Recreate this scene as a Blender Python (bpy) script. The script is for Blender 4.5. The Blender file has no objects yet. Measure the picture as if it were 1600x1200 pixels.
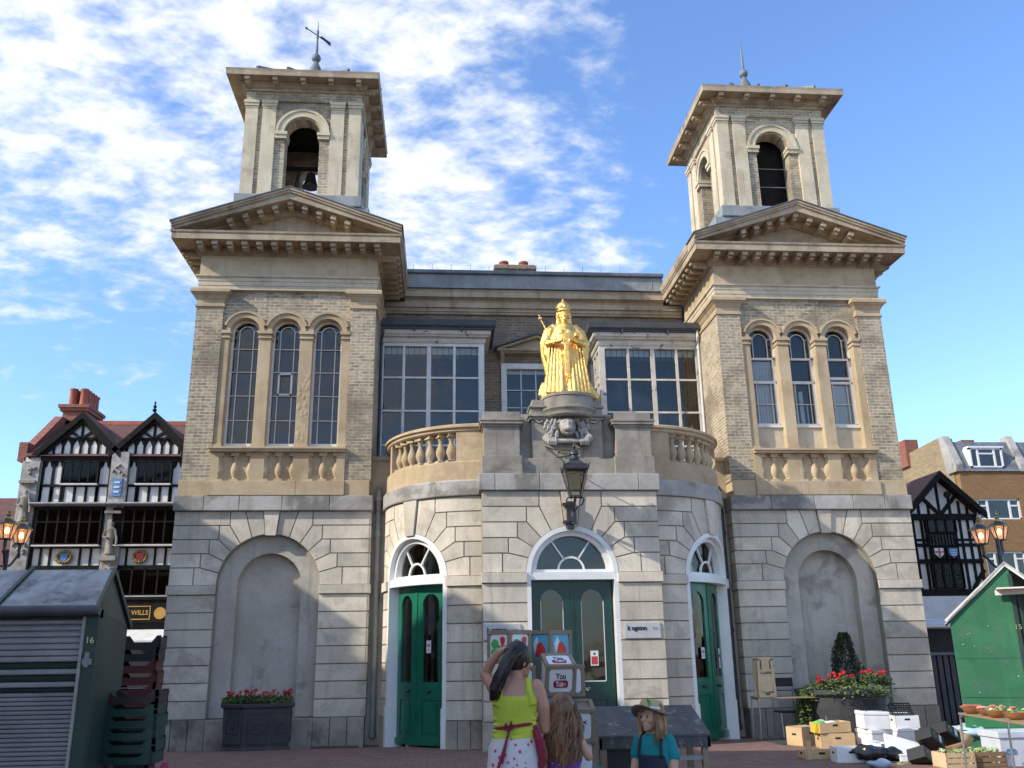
import bpy, bmesh, math, random
from mathutils import Vector, Matrix
random.seed(7)
PI = math.pi
SC = bpy.context.scene
COL = SC.collection

# ------------------------------------------------------------------ camera
cam_d = bpy.data.cameras.new('camera'); cam = bpy.data.objects.new('camera', cam_d); COL.objects.link(cam)
cR = Vector((0.99689857, -0.07735344, -0.01448071)); cU = Vector((-0.00864417, -0.29052258, 0.95682909)); cW = Vector((0.07822099, 0.95373638, 0.2902902))
m = Matrix((cR, cU, -cW)).transposed().to_4x4(); m.translation = Vector((-2.3546, 0, 1.62))
cam.matrix_world = m
cam_d.sensor_width = 36; cam_d.lens = 31.5; cam_d.clip_end = 3000; cam_d.clip_start = 0.05
SC.camera = cam

# ------------------------------------------------------------------ light
SUN_TO = Vector((1.38, 0.52, -0.92)).normalized()      # direction the sunlight travels
sun_el = math.asin(-SUN_TO.z); sun_az = math.atan2(-SUN_TO.x, -SUN_TO.y)   # compass style, from +Y towards +X
sd = bpy.data.lights.new('sun', 'SUN'); sd.energy = 2.9; sd.angle = math.radians(0.53); sd.color = (1.0, 0.93, 0.81)
so = bpy.data.objects.new('sun', sd); COL.objects.link(so); so.rotation_euler = SUN_TO.to_track_quat('-Z', 'Y').to_euler()
SC.view_settings.view_transform = 'Standard'; SC.view_settings.look = 'None'; SC.view_settings.gamma = 1.0
SC.view_settings.exposure = 0.78
W = bpy.data.worlds.new('World'); SC.world = W; W.use_nodes = True
nt = W.node_tree; nt.nodes.clear()
def N(t, tree=None, **k):
    n = (tree or nt).nodes.new(t)
    for a, b in k.items(): setattr(n, a, b)
    return n
def math_(tree, op, a, b=None, c=None, clamp=False):
    n = tree.nodes.new('ShaderNodeMath'); n.operation = op; n.use_clamp = clamp
    for i, x in enumerate((a, b, c)):
        if x is None: continue
        if isinstance(x, (int, float)): n.inputs[i].default_value = x
        else: tree.links.new(x, n.inputs[i])
    return n.outputs[0]
def maprange(tree, v, a, b, c=0.0, d=1.0, smooth=True):
    n = tree.nodes.new('ShaderNodeMapRange'); n.clamp = True
    if smooth: n.interpolation_type = 'SMOOTHSTEP'
    tree.links.new(v, n.inputs[0])
    for i, x in enumerate((a, b, c, d)): n.inputs[i + 1].default_value = x
    return n.outputs[0]
sky = N('ShaderNodeTexSky', sky_type='NISHITA'); sky.sun_disc = False; sky.sun_elevation = sun_el; sky.sun_rotation = sun_az
sky.air_density = 1.0; sky.dust_density = 0.5; sky.ozone_density = 1.6; sky.altitude = 30
tc = N('ShaderNodeTexCoord'); sep = N('ShaderNodeSeparateXYZ'); nt.links.new(tc.outputs['Generated'], sep.inputs[0])
X, Y, Z = sep.outputs
zz = math_(nt, 'ADD', math_(nt, 'MAXIMUM', Z, 0.0), 0.22)
cu = math_(nt, 'DIVIDE', X, zz); cv = math_(nt, 'DIVIDE', Y, zz)
comb = N('ShaderNodeCombineXYZ'); nt.links.new(cu, comb.inputs[0]); nt.links.new(cv, comb.inputs[1])
def noise(tree, vec, scale, detail=6, rough=0.55, dist=0.0, off=(0, 0, 0), sc=(1, 1, 1), rot=(0, 0, 0)):
    mp = tree.nodes.new('ShaderNodeMapping'); mp.inputs['Location'].default_value = off; mp.inputs['Scale'].default_value = sc; mp.inputs['Rotation'].default_value = rot
    tree.links.new(vec, mp.inputs[0])
    n = tree.nodes.new('ShaderNodeTexNoise'); n.inputs['Scale'].default_value = scale; n.inputs['Detail'].default_value = detail
    n.inputs['Roughness'].default_value = rough; n.inputs['Distortion'].default_value = dist
    tree.links.new(mp.outputs[0], n.inputs['Vector']); return n.outputs['Fac']
az = math_(nt, 'DIVIDE', X, math_(nt, 'MAXIMUM', Y, 0.05))          # tangent of the bearing from +Y
el = Z
# a broad bank of broken cloud over the left and centre of the view, clear blue to the right
bank = maprange(nt, az, -0.05, 0.48, 1.0, 0.15)
bank2 = maprange(nt, az, 0.20, 0.50, 0.25, 0.0)
high = maprange(nt, el, 0.16, 0.44, 0.55, 1.0)
nbig = noise(nt, comb.outputs[0], 1.05, 3, 0.5, 0.3, off=(3.1, 1.7, 0))
nmid = noise(nt, comb.outputs[0], 6.0, 10, 0.62, 0.25, off=(1.3, 8.2, 0), rot=(0, 0, 0.5), sc=(1, 1.15, 1))
nfin = noise(nt, comb.outputs[0], 22.0, 6, 0.6, 0.2, off=(4, 2, 0), rot=(0, 0, -0.6), sc=(1, 1.5, 1))
ripple = noise(nt, comb.outputs[0], 13.0, 4, 0.5, 0.6, off=(9, 2, 0), rot=(0, 0, 0.9), sc=(1, 1.5, 1))
dens = math_(nt, 'ADD', math_(nt, 'MULTIPLY', nbig, 0.40), math_(nt, 'ADD', math_(nt, 'MULTIPLY', nmid, 0.52), math_(nt, 'MULTIPLY', nfin, 0.22)))
dens = math_(nt, 'ADD', dens, math_(nt, 'MULTIPLY', ripple, 0.24))
mask = math_(nt, 'ADD', math_(nt, 'MULTIPLY', bank, high), bank2)
dd = math_(nt, 'ADD', dens, math_(nt, 'MULTIPLY', math_(nt, 'SUBTRACT', mask, 1.0), 0.34))
cl = maprange(nt, dd, 0.615, 0.84, 0.0, 1.0)
clc = N('ShaderNodeMix', data_type='RGBA'); clc.inputs['A'].default_value = (3.2, 3.55, 4.1, 1); clc.inputs['B'].default_value = (4.5, 4.6, 4.7, 1)
nt.links.new(maprange(nt, dd, 0.62, 0.86), clc.inputs['Factor'])
mx = N('ShaderNodeMix', data_type='RGBA'); nt.links.new(math_(nt, 'MULTIPLY', cl, 0.90), mx.inputs['Factor'])
sk = N('ShaderNodeVectorMath', operation='MULTIPLY'); nt.links.new(sky.outputs[0], sk.inputs[0]); sk.inputs[1].default_value = (0.84, 1.02, 1.28)   # clear summer blue
nt.links.new(sk.outputs[0], mx.inputs['A']); nt.links.new(clc.outputs['Result'], mx.inputs['B'])
bg = N('ShaderNodeBackground'); bg.inputs['Strength'].default_value = 0.15; nt.links.new(mx.outputs['Result'], bg.inputs[0])
wo = N('ShaderNodeOutputWorld'); nt.links.new(bg.outputs[0], wo.inputs[0])

# ------------------------------------------------------------------ materials
MATS = {}
def newmat(name):
    mt = bpy.data.materials.new(name); mt.use_nodes = True; t = mt.node_tree
    b = t.nodes['Principled BSDF']; MATS[name] = mt; return mt, t, b
def mixc(t, fac, a, b):
    n = t.nodes.new('ShaderNodeMix'); n.data_type = 'RGBA'
    for k, x in (('Factor', fac), ('A', a), ('B', b)):
        if isinstance(x, (int, float)): n.inputs[k].default_value = x
        elif isinstance(x, tuple): n.inputs[k].default_value = (x + (1,))[:4]
        else: t.links.new(x, n.inputs[k])
    return n.outputs['Result']
def mulc(t, col, fac):
    n = t.nodes.new('ShaderNodeVectorMath'); n.operation = 'SCALE'
    t.links.new(col, n.inputs[0])
    if isinstance(fac, (int, float)): n.inputs['Scale'].default_value = fac
    else: t.links.new(fac, n.inputs['Scale'])
    return n.outputs[0]
def bump(t, b, h, strength, dist):
    n = t.nodes.new('ShaderNodeBump'); n.inputs['Strength'].default_value = strength; n.inputs['Distance'].default_value = dist
    t.links.new(h, n.inputs['Height']); t.links.new(n.outputs[0], b.inputs['Normal'])
def coords(t, kind):
    if kind == 'pos': return t.nodes.new('ShaderNodeNewGeometry').outputs['Position']
    return t.nodes.new('ShaderNodeTexCoord').outputs['Object']
def surf(name, c1, c2=None, rough=0.7, metal=0.0, sc=2.0, fine=18.0, fine_amt=0.18, streak=0.0, streak_c=(0.1, 0.09, 0.08), dirt=0.0, dirt_c=(0.09, 0.085, 0.08), dirt_sc=0.7, bmp=0.25, bd=0.01, tone=0.0, kind='pos', spec=0.5, dth=(0.52, 0.66), coat=0.0):
    mt, t, b = newmat(name); P = coords(t, kind)
    c2 = c2 or tuple(x * 0.8 for x in c1)
    n1 = noise(t, P, sc, 6, 0.6, 0.2)
    col = mixc(t, maprange(t, n1, 0.35, 0.65), c1, c2)
    if dirt > 0:
        n3 = noise(t, P, dirt_sc, 9, 0.62, 0.35, off=(5, 3, 1))
        col = mixc(t, math_(t, 'MULTIPLY', maprange(t, n3, dth[0], dth[1]), dirt), col, dirt_c)
    if streak > 0:
        n4 = noise(t, P, 5.0, 5, 0.6, 0.0, sc=(1, 1, 0.12), off=(2, 7, 0))
        col = mixc(t, math_(t, 'MULTIPLY', maprange(t, n4, 0.52, 0.75), streak), col, streak_c)
    n2 = noise(t, P, fine, 8, 0.65)
    f = math_(t, 'ADD', math_(t, 'MULTIPLY', n2, fine_amt * 2), 1.0 - fine_amt)
    col = mulc(t, col, f)
    if tone > 0:
        at = t.nodes.new('ShaderNodeAttribute'); at.attribute_name = 'tone'
        col = mulc(t, col, math_(t, 'ADD', math_(t, 'MULTIPLY', at.outputs['Fac'], tone), 1.0 - tone * 0.5))
    t.links.new(col, b.inputs['Base Color'])
    b.inputs['Roughness'].default_value = rough; b.inputs['Metallic'].default_value = metal; b.inputs['Specular IOR Level'].default_value = spec
    b.inputs['Coat Weight'].default_value = coat
    if bmp > 0: bump(t, b, math_(t, 'ADD', n2, math_(t, 'MULTIPLY', n1, 1.5)), bmp, bd)
    return mt
def wallvec(t):
    g = t.nodes.new('ShaderNodeNewGeometry'); s1 = t.nodes.new('ShaderNodeSeparateXYZ'); s2 = t.nodes.new('ShaderNodeSeparateXYZ')
    t.links.new(g.outputs['Position'], s1.inputs[0]); t.links.new(g.outputs['True Normal'], s2.inputs[0])
    k = math_(t, 'GREATER_THAN', math_(t, 'ABSOLUTE', s2.outputs[0]), 0.7)
    u = math_(t, 'ADD', math_(t, 'MULTIPLY', s1.outputs[1], k), math_(t, 'MULTIPLY', s1.outputs[0], math_(t, 'SUBTRACT', 1.0, k)))
    c = t.nodes.new('ShaderNodeCombineXYZ'); t.links.new(u, c.inputs[0]); t.links.new(s1.outputs[2], c.inputs[1])
    return c.outputs[0], g.outputs['Position']
def brick(name, c1, c2, mort, bw=0.225, rh=0.075, ms=0.011, rough=0.9, pale=0.0, soot=0.0, soot_c=(0.06, 0.055, 0.05), ground=False, bias=0.0, bs=0.6):
    mt, t, b = newmat(name)
    if ground: P = coords(t, 'pos'); v = P
    else: v, P = wallvec(t)
    # slight waviness so that the courses are not ruler straight
    nw = t.nodes.new('ShaderNodeTexNoise'); nw.inputs['Scale'].default_value = 3.0; t.links.new(P, nw.inputs['Vector'])
    va = t.nodes.new('ShaderNodeVectorMath'); va.operation = 'MULTIPLY_ADD'; t.links.new(nw.outputs['Color'], va.inputs[0]); va.inputs[1].default_value = (0.014, 0.014, 0); t.links.new(v, va.inputs[2])
    bt = t.nodes.new('ShaderNodeTexBrick'); t.links.new(va.outputs[0], bt.inputs['Vector'])
    bt.inputs['Color1'].default_value = c1 + (1,); bt.inputs['Color2'].default_value = c2 + (1,); bt.inputs['Mortar'].default_value = mort + (1,)
    bt.inputs['Scale'].default_value = 1.0; bt.inputs['Mortar Size'].default_value = ms; bt.inputs['Mortar Smooth'].default_value = 0.2
    bt.inputs['Brick Width'].default_value = bw; bt.inputs['Row Height'].default_value = rh; bt.inputs['Bias'].default_value = bias
    col = bt.outputs['Color']
    n0 = noise(t, P, 7.0, 4, 0.6, 0.5)
    if pale > 0: col = mixc(t, math_(t, 'MULTIPLY', maprange(t, n0, 0.50, 0.66), pale), col, mort)
    n1 = noise(t, P, 0.9, 7, 0.65, 0.3, off=(2, 2, 4))
    if soot > 0: col = mixc(t, math_(t, 'MULTIPLY', maprange(t, n1, 0.44, 0.64), soot), col, soot_c)
    n2 = noise(t, P, 15.0, 8, 0.75)
    col = mulc(t, col, math_(t, 'ADD', math_(t, 'MULTIPLY', n2, 1.3 if not ground else 0.8), 0.36 if not ground else 0.6))
    t.links.new(col, b.inputs['Base Color']); b.inputs['Roughness'].default_value = rough
    bump(t, b, math_(t, 'SUBTRACT', math_(t, 'MULTIPLY', n2, 0.5), bt.outputs['Fac']), bs, 0.012)
    return mt
def flat(name, c, rough=0.5, metal=0.0, emit=None, es=1.0, kind='obj', var=0.10, spec=0.5):
    mt = surf(name, c, tuple(x * 0.88 for x in c), rough, metal, sc=4, fine=30, fine_amt=var, bmp=0.0, kind=kind, spec=spec)
    if emit:
        b = mt.node_tree.nodes['Principled BSDF']; b.inputs['Emission Color'].default_value = emit + (1,); b.inputs['Emission Strength'].default_value = es
    return mt
# painted / dressed stone of the ground storey, sandstone of the upper storey
surf('ashlar', (0.68, 0.605, 0.485), (0.53, 0.475, 0.385), 0.85, sc=1.4, fine=24, fine_amt=0.18, streak=0.5, streak_c=(0.34, 0.30, 0.24), dirt=0.6, dirt_c=(0.34, 0.30, 0.24), dirt_sc=1.5, bmp=0.6, bd=0.009, tone=0.32)
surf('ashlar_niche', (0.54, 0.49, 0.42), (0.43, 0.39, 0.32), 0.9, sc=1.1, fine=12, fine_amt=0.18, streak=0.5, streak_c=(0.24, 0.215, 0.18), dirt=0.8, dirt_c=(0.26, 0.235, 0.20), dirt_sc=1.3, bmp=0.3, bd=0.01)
surf('joint', (0.34, 0.305, 0.25), None, 0.95, sc=6, fine_amt=0.2, bmp=0.0)
surf('plinth_stone', (0.42, 0.375, 0.305), (0.30, 0.265, 0.215), 0.9, sc=1.6, fine=14, fine_amt=0.28, dirt=0.7, dirt_c=(0.13, 0.12, 0.105), dirt_sc=1.2, bmp=0.5, bd=0.015, tone=0.2)
surf('ledge_stone', (0.44, 0.42, 0.385), (0.33, 0.31, 0.275), 0.9, sc=1.3, fine=14, fine_amt=0.2, dirt=0.7, dirt_c=(0.15, 0.14, 0.125), dirt_sc=1.0, streak=0.4, streak_c=(0.17, 0.16, 0.145), bmp=0.5, bd=0.015, tone=0.22, dth=(0.5, 0.6))
surf('sandstone', (0.53, 0.415, 0.265), (0.44, 0.325, 0.195), 0.88, sc=1.2, fine=16, fine_amt=0.18, streak=0.30, streak_c=(0.22, 0.165, 0.11), dirt=0.45, dirt_c=(0.30, 0.20, 0.115), dirt_sc=1.5, bmp=0.35, bd=0.01, tone=0.12)
surf('sandstone_pale', (0.62, 0.53, 0.385), (0.52, 0.435, 0.305), 0.88, sc=1.5, fine=18, fine_amt=0.18, streak=0.35, streak_c=(0.24, 0.19, 0.135), dirt=0.4, dirt_c=(0.25, 0.20, 0.145), dirt_sc=1.8, bmp=0.35, bd=0.01, tone=0.12)
surf('cornice_stone', (0.47, 0.375, 0.255), (0.35, 0.265, 0.175), 0.9, sc=1.6, fine=15, fine_amt=0.24, streak=0.5, streak_c=(0.14, 0.11, 0.085), dirt=0.55, dirt_c=(0.17, 0.125, 0.09), dirt_sc=1.4, bmp=0.45, bd=0.012)
surf('grey_stone', (0.36, 0.325, 0.27), (0.25, 0.225, 0.185), 0.9, sc=2.0, fine=16, fine_amt=0.25, streak=0.6, streak_c=(0.10, 0.09, 0.08), dirt=0.6, dirt_c=(0.11, 0.10, 0.09), dirt_sc=1.6, bmp=0.5, bd=0.012)
surf('carved_stone', (0.46, 0.43, 0.39), (0.30, 0.28, 0.25), 0.9, sc=4.0, fine=24, fine_amt=0.25, dirt=0.6, dirt_c=(0.13, 0.12, 0.11), dirt_sc=4, bmp=0.6, bd=0.012, kind='pos')
brick('stock_brick', (0.47, 0.38, 0.245), (0.25, 0.20, 0.135), (0.56, 0.48, 0.36), bw=0.21, rh=0.07, ms=0.012, pale=0.65, soot=0.7, soot_c=(0.17, 0.135, 0.095), bs=1.0)
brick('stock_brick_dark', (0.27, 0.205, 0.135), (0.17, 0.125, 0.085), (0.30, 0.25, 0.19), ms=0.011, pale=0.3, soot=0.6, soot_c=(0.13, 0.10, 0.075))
brick('yellow_brick', (0.34, 0.25, 0.13), (0.24, 0.17, 0.09), (0.30, 0.25, 0.17), pale=0.3, soot=0.25, soot_c=(0.20, 0.15, 0.09))
brick('brown_brick', (0.30, 0.165, 0.065), (0.25, 0.13, 0.05), (0.25, 0.16, 0.085), ms=0.009, pale=0.1, soot=0.2, soot_c=(0.18, 0.10, 0.04))
brick('red_brick', (0.32, 0.09, 0.05), (0.23, 0.06, 0.04), (0.26, 0.17, 0.13), ms=0.009, pale=0.1, soot=0.3, soot_c=(0.14, 0.05, 0.035))
brick('paving', (0.30, 0.165, 0.13), (0.19, 0.10, 0.085), (0.12, 0.095, 0.08), bw=0.21, rh=0.105, ms=0.010, pale=0.2, soot=0.5, soot_c=(0.17, 0.11, 0.095), ground=True, bs=0.5)
surf('lead', (0.17, 0.185, 0.205), (0.11, 0.12, 0.135), 0.55, sc=2.0, fine=20, fine_amt=0.2, streak=0.4, streak_c=(0.30, 0.31, 0.32), bmp=0.2, bd=0.01)
surf('lead_pale', (0.30, 0.31, 0.31), (0.21, 0.22, 0.22), 0.6, sc=2.0, fine=18, fine_amt=0.2, streak=0.5, streak_c=(0.13, 0.13, 0.135), dirt=0.4, bmp=0.25, bd=0.01)
surf('gutter_iron', (0.045, 0.05, 0.06), (0.07, 0.07, 0.075), 0.6, sc=3, fine=20, fine_amt=0.3, bmp=0.2)
surf('white_paint', (0.72, 0.70, 0.66), (0.64, 0.61, 0.56), 0.5, sc=3, fine=22, fine_amt=0.10, dirt=0.3, dirt_c=(0.36, 0.32, 0.27), dirt_sc=5, bmp=0.15, bd=0.004)
surf('peeling_paint', (0.62, 0.57, 0.50), (0.52, 0.47, 0.40), 0.7, sc=3, fine=22, fine_amt=0.14, dirt=0.85, dirt_c=(0.11, 0.08, 0.06), dirt_sc=6, dth=(0.60, 0.64), bmp=0.3, bd=0.004)
surf('door_white', (0.80, 0.80, 0.78), (0.74, 0.74, 0.72), 0.35, sc=3, fine=20, fine_amt=0.05, bmp=0.05)
surf('door_green', (0.010, 0.150, 0.085), (0.008, 0.120, 0.070), 0.28, sc=3, fine=25, fine_amt=0.12, bmp=0.08, bd=0.003)
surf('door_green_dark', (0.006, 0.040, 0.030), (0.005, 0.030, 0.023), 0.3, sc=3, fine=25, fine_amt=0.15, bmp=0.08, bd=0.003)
surf('pipe_grey', (0.33, 0.32, 0.29), (0.26, 0.25, 0.22), 0.5, sc=3, fine=22, fine_amt=0.2, dirt=0.5, dirt_c=(0.2, 0.1, 0.06), dirt_sc=5, dth=(0.62, 0.68), bmp=0.2)
surf('black_iron', (0.025, 0.028, 0.032), (0.045, 0.047, 0.05), 0.42, sc=6, fine=30, fine_amt=0.3, bmp=0.15, kind='obj')
surf('dark_room', (0.035, 0.034, 0.034), None, 0.9, bmp=0.0)
surf('curtain', (0.80, 0.80, 0.80), (0.66, 0.66, 0.67), 0.9, sc=2.5, fine=12, fine_amt=0.12, bmp=0.0)
surf('roof_tile_red', (0.13, 0.05, 0.04), (0.075, 0.035, 0.032), 0.85, sc=3, fine=16, fine_amt=0.4, bmp=0.6, bd=0.02, tone=0.3)
surf('slate', (0.085, 0.09, 0.10), (0.13, 0.13, 0.135), 0.7, sc=3, fine=16, fine_amt=0.3, bmp=0.3)
surf('render_white', (0.72, 0.70, 0.66), (0.62, 0.60, 0.56), 0.85, sc=2, fine=14, fine_amt=0.12, streak=0.2, streak_c=(0.4, 0.38, 0.35), bmp=0.2)
surf('timber_black', (0.012, 0.011, 0.010), (0.02, 0.017, 0.015), 0.8, sc=5, fine=20, fine_amt=0.3, bmp=0.2, spec=0.15)
surf('terracotta', (0.42, 0.12, 0.07), (0.33, 0.09, 0.05), 0.8, sc=3, fine=16, fine_amt=0.2, bmp=0.2)
def glassmat(name, tint=(0.55, 0.6, 0.62), refl=0.14, rough=0.02):
    mt = bpy.data.materials.new(name); mt.use_nodes = True; t = mt.node_tree; t.nodes.clear(); MATS[name] = mt
    tr = t.nodes.new('ShaderNodeBsdfTransparent'); tr.inputs[0].default_value = tint + (1,)
    gl = t.nodes.new('ShaderNodeBsdfGlossy'); gl.inputs['Roughness'].default_value = rough; gl.inputs['Color'].default_value = (0.80, 0.74, 0.68, 1)
    fr = t.nodes.new('ShaderNodeFresnel'); fr.inputs['IOR'].default_value = 1.5
    P = coords(t, 'pos'); nb = noise(t, P, 1.7, 2, 0.5); bp = t.nodes.new('ShaderNodeBump'); bp.inputs['Strength'].default_value = 0.22; bp.inputs['Distance'].default_value = 0.05
    t.links.new(nb, bp.inputs['Height']); t.links.new(bp.outputs[0], gl.inputs['Normal']); t.links.new(bp.outputs[0], fr.inputs['Normal'])
    mx = t.nodes.new('ShaderNodeMixShader'); t.links.new(math_(t, 'ADD', fr.outputs[0], refl), mx.inputs[0]); t.links.new(tr.outputs[0], mx.inputs[1]); t.links.new(gl.outputs[0], mx.inputs[2])
    o = t.nodes.new('ShaderNodeOutputMaterial'); t.links.new(mx.outputs[0], o.inputs[0]); return mt
glassmat('glass', (0.86, 0.88, 0.88), 0.01, 0.04); glassmat('glass_dirty', (0.5, 0.5, 0.45), -0.02, 0.1)

# ------------------------------------------------------------------ mesh helpers
class MB:
    def __init__(s): s.v = []; s.f = []; s.t = []; s.mi = []; s.m = 0
    def add(s, vs, fs, tone=None):
        n = len(s.v); s.v += [tuple(p) for p in vs]
        tn = random.random() if tone is None else tone
        for f in fs: s.f.append(tuple(i + n for i in f)); s.t.append(tn); s.mi.append(s.m)
        return s
    def box(s, x0, x1, y0, y1, z0, z1, tone=None):
        x0, x1 = sorted((x0, x1)); y0, y1 = sorted((y0, y1)); z0, z1 = sorted((z0, z1))
        return s.add([(x0, y0, z0), (x1, y0, z0), (x1, y1, z0), (x0, y1, z0), (x0, y0, z1), (x1, y0, z1), (x1, y1, z1), (x0, y1, z1)],
                     [(0, 3, 2, 1), (4, 5, 6, 7), (0, 1, 5, 4), (1, 2, 6, 5), (2, 3, 7, 6), (3, 0, 4, 7)], tone)
    def prism(s, pts, a0, a1, ax='y', tone=None):
        n = len(pts)
        ar = sum(pts[i][0] * pts[(i + 1) % n][1] - pts[(i + 1) % n][0] * pts[i][1] for i in range(n))
        if ar < 0: pts = pts[::-1]
        if a0 > a1: a0, a1 = a1, a0
        if ax == 'y': mk = lambda p, a: (p[0], a, p[1])
        elif ax == 'x': mk = lambda p, a: (a, p[0], p[1])
        else: mk = lambda p, a: (p[0], p[1], a)
        vs = [mk(p, a0) for p in pts] + [mk(p, a1) for p in pts]
        fs = [tuple(range(n)), tuple(range(2 * n - 1, n - 1, -1))] + [(i, i + n, (i + 1) % n + n, (i + 1) % n) for i in range(n)]
        if ax != 'y': fs = [f[::-1] for f in fs]
        return s.add(vs, fs, tone)
    def lathe(s, prof, cx=0, cy=0, cz=0, n=16, tone=None, sx=1, sy=1, a0=0):
        vs = []; fs = []
        for r, z in prof:
            for k in range(n): a = a0 + 2 * PI * k / n; vs.append((cx + r * sx * math.cos(a), cy + r * sy * math.sin(a), cz + z))
        for i in range(len(prof) - 1):
            for k in range(n):
                k2 = (k + 1) % n; fs.append((i * n + k, i * n + k2, (i + 1) * n + k2, (i + 1) * n + k))
        fs.append(tuple(range(n))[::-1]); L = (len(prof) - 1) * n; fs.append(tuple(range(L, L + n)))
        return s.add(vs, fs, tone)
    def tube(s, path, r, n=8, tone=None, closed=False):
        path = [Vector(p) for p in path]; rs = r if isinstance(r, (list, tuple)) else [r] * len(path)
        vs = []; fs = []; up = None
        for i, p in enumerate(path):
            d = (path[min(i + 1, len(path) - 1)] - path[max(i - 1, 0)]).normalized()
            if up is None: up = Vector((0, 0, 1)) if abs(d.z) < 0.9 else Vector((1, 0, 0))
            u = (up - d * up.dot(d)).normalized(); w = d.cross(u); up = u
            for k in range(n): a = 2 * PI * k / n; vs.append(tuple(p + (u * math.cos(a) + w * math.sin(a)) * rs[i]))
        for i in range(len(path) - 1):
            for k in range(n): k2 = (k + 1) % n; fs.append((i * n + k, i * n + k2, (i + 1) * n + k2, (i + 1) * n + k))
        fs.append(tuple(range(n))[::-1]); L = (len(path) - 1) * n; fs.append(tuple(range(L, L + n)))
        return s.add(vs, fs, tone)
    def ball(s, c, r, n=12, tone=None, sc=(1, 1, 1)):
        prof = [(max(1e-4, r * math.sin(PI * i / n)), -r * math.cos(PI * i / n)) for i in range(n + 1)]
        vs = []; fs = []; N2 = n + 4
        for q, z in prof:
            for k in range(N2): a = 2 * PI * k / N2; vs.append((c[0] + q * sc[0] * math.cos(a), c[1] + q * sc[1] * math.sin(a), c[2] + z * sc[2]))
        for i in range(n):
            for k in range(N2): k2 = (k + 1) % N2; fs.append((i * N2 + k, i * N2 + k2, (i + 1) * N2 + k2, (i + 1) * N2 + k))
        return s.add(vs, fs, tone)
    def bar(s, a, b, w, h, tone=None):      # rectangular bar between two points; w across, h upright
        a = Vector(a); b = Vector(b); d = (b - a).normalized()
        up = Vector((0, 0, 1)) if abs(d.z) < 0.95 else Vector((0, 1, 0))
        u = d.cross(up).normalized() * w / 2; q = u.cross(d).normalized() * h / 2
        vs = [a - u - q, a + u - q, a + u + q, a - u + q, b - u - q, b + u - q, b + u + q, b - u + q]
        return s.add(vs, [(0, 1, 2, 3)[::-1], (4, 5, 6, 7)[::-1][::-1], (0, 1, 5, 4), (1, 2, 6, 5), (2, 3, 7, 6), (3, 0, 4, 7)], tone)
    def sweep(s, prof, path, closed=False, tone=None):
        # prof: closed list of (outward offset, z); path: xy polyline, outward is to the right of travel
        n = len(path); m_ = len(prof); vs = []; fs = []
        P = [Vector((p[0], p[1])) for p in path]
        for i in range(n):
            if closed: a, c = P[i - 1], P[(i + 1) % n]
            else: a, c = P[max(i - 1, 0)], P[min(i + 1, n - 1)]
            d1 = (P[i] - a); d2 = (c - P[i])
            if d1.length < 1e-6: d1 = d2
            if d2.length < 1e-6: d2 = d1
            d1.normalize(); d2.normalize()
            n1 = Vector((d1.y, -d1.x)); n2 = Vector((d2.y, -d2.x)); nn = (n1 + n2); nn.normalize(); k = 1 / max(0.3, nn.dot(n1))
            for o, z in prof: vs.append((P[i].x + nn.x * o * k, P[i].y + nn.y * o * k, z))
        R_ = n if closed else n - 1
        for i in range(R_):
            j = (i + 1) % n
            for k in range(m_): k2 = (k + 1) % m_; fs.append((i * m_ + k, i * m_ + k2, j * m_ + k2, j * m_ + k))
        if not closed: fs.append(tuple(range(m_))[::-1]); fs.append(tuple((n - 1) * m_ + k for k in range(m_)))
        return s.add(vs, fs, tone)
    def xform(s, fn): s.v = [tuple(fn(Vector(p))) for p in s.v]; return s
    def build(s, name, mat, parent=None, mirror=1, smooth=False, bev=0, label=None, fixn=True, loc=None):
        me = bpy.data.meshes.new(name)
        off = ROOT.get(parent.name, Vector((0, 0, 0))) if parent is not None else Vector(loc or (0, 0, 0))
        vs = [(p[0] * mirror - off[0], p[1] - off[1], p[2] - off[2]) for p in s.v]
        me.from_pydata(vs, [], s.f)
        at = me.attributes.new('tone', 'FLOAT', 'FACE'); at.data.foreach_set('value', s.t)
        ms = mat if isinstance(mat, (list, tuple)) else [mat]
        for q in ms: me.materials.append(MATS[q] if isinstance(q, str) else q)
        if any(s.mi): me.polygons.foreach_set('material_index', s.mi)
        if fixn:
            bm = bmesh.new(); bm.from_mesh(me); bmesh.ops.recalc_face_normals(bm, faces=bm.faces); bm.to_mesh(me); bm.free()
        if smooth:
            me.polygons.foreach_set('use_smooth', [True] * len(me.polygons))
            if smooth != 2: me.set_sharp_from_angle(angle=math.radians(40))
        me.update()
        o = bpy.data.objects.new(name, me); COL.objects.link(o)
        if parent is not None: o.parent = parent; ROOT[o.name] = off
        else: o.location = off
        if bev: b = o.modifiers.new('bevel', 'BEVEL'); b.width = bev; b.segments = 2; b.limit_method = 'ANGLE'; b.angle_limit = math.radians(50)
        if label: o['label'] = label
        return o
ROOT = {}
def thing(name, label, cat, loc=(0, 0, 0), group=None):
    o = bpy.data.objects.new(name, None); COL.objects.link(o); o.location = loc; o['label'] = label; o['category'] = cat; o.empty_display_size = 0.2
    if group: o['group'] = group
    ROOT[o.name] = Vector(loc); return o
def tag(o, label=None, cat=None, group=None, kind=None):
    if label: o['label'] = label
    if cat: o['category'] = cat
    if group: o['group'] = group
    if kind: o['kind'] = kind
    return o
def copy_tree(o, parent=None):
    c = o.copy(); COL.objects.link(c)
    if parent is not None: c.parent = parent
    for ch in list(o.children): copy_tree(ch, c)
    return c
def arc(cx, cz, r, a0, a1, n):       # angles in degrees from the vertical, clockwise
    return [(cx + r * math.sin(math.radians(a0 + (a1 - a0) * i / n)), cz + r * math.cos(math.radians(a0 + (a1 - a0) * i / n))) for i in range(n + 1)]
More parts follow.
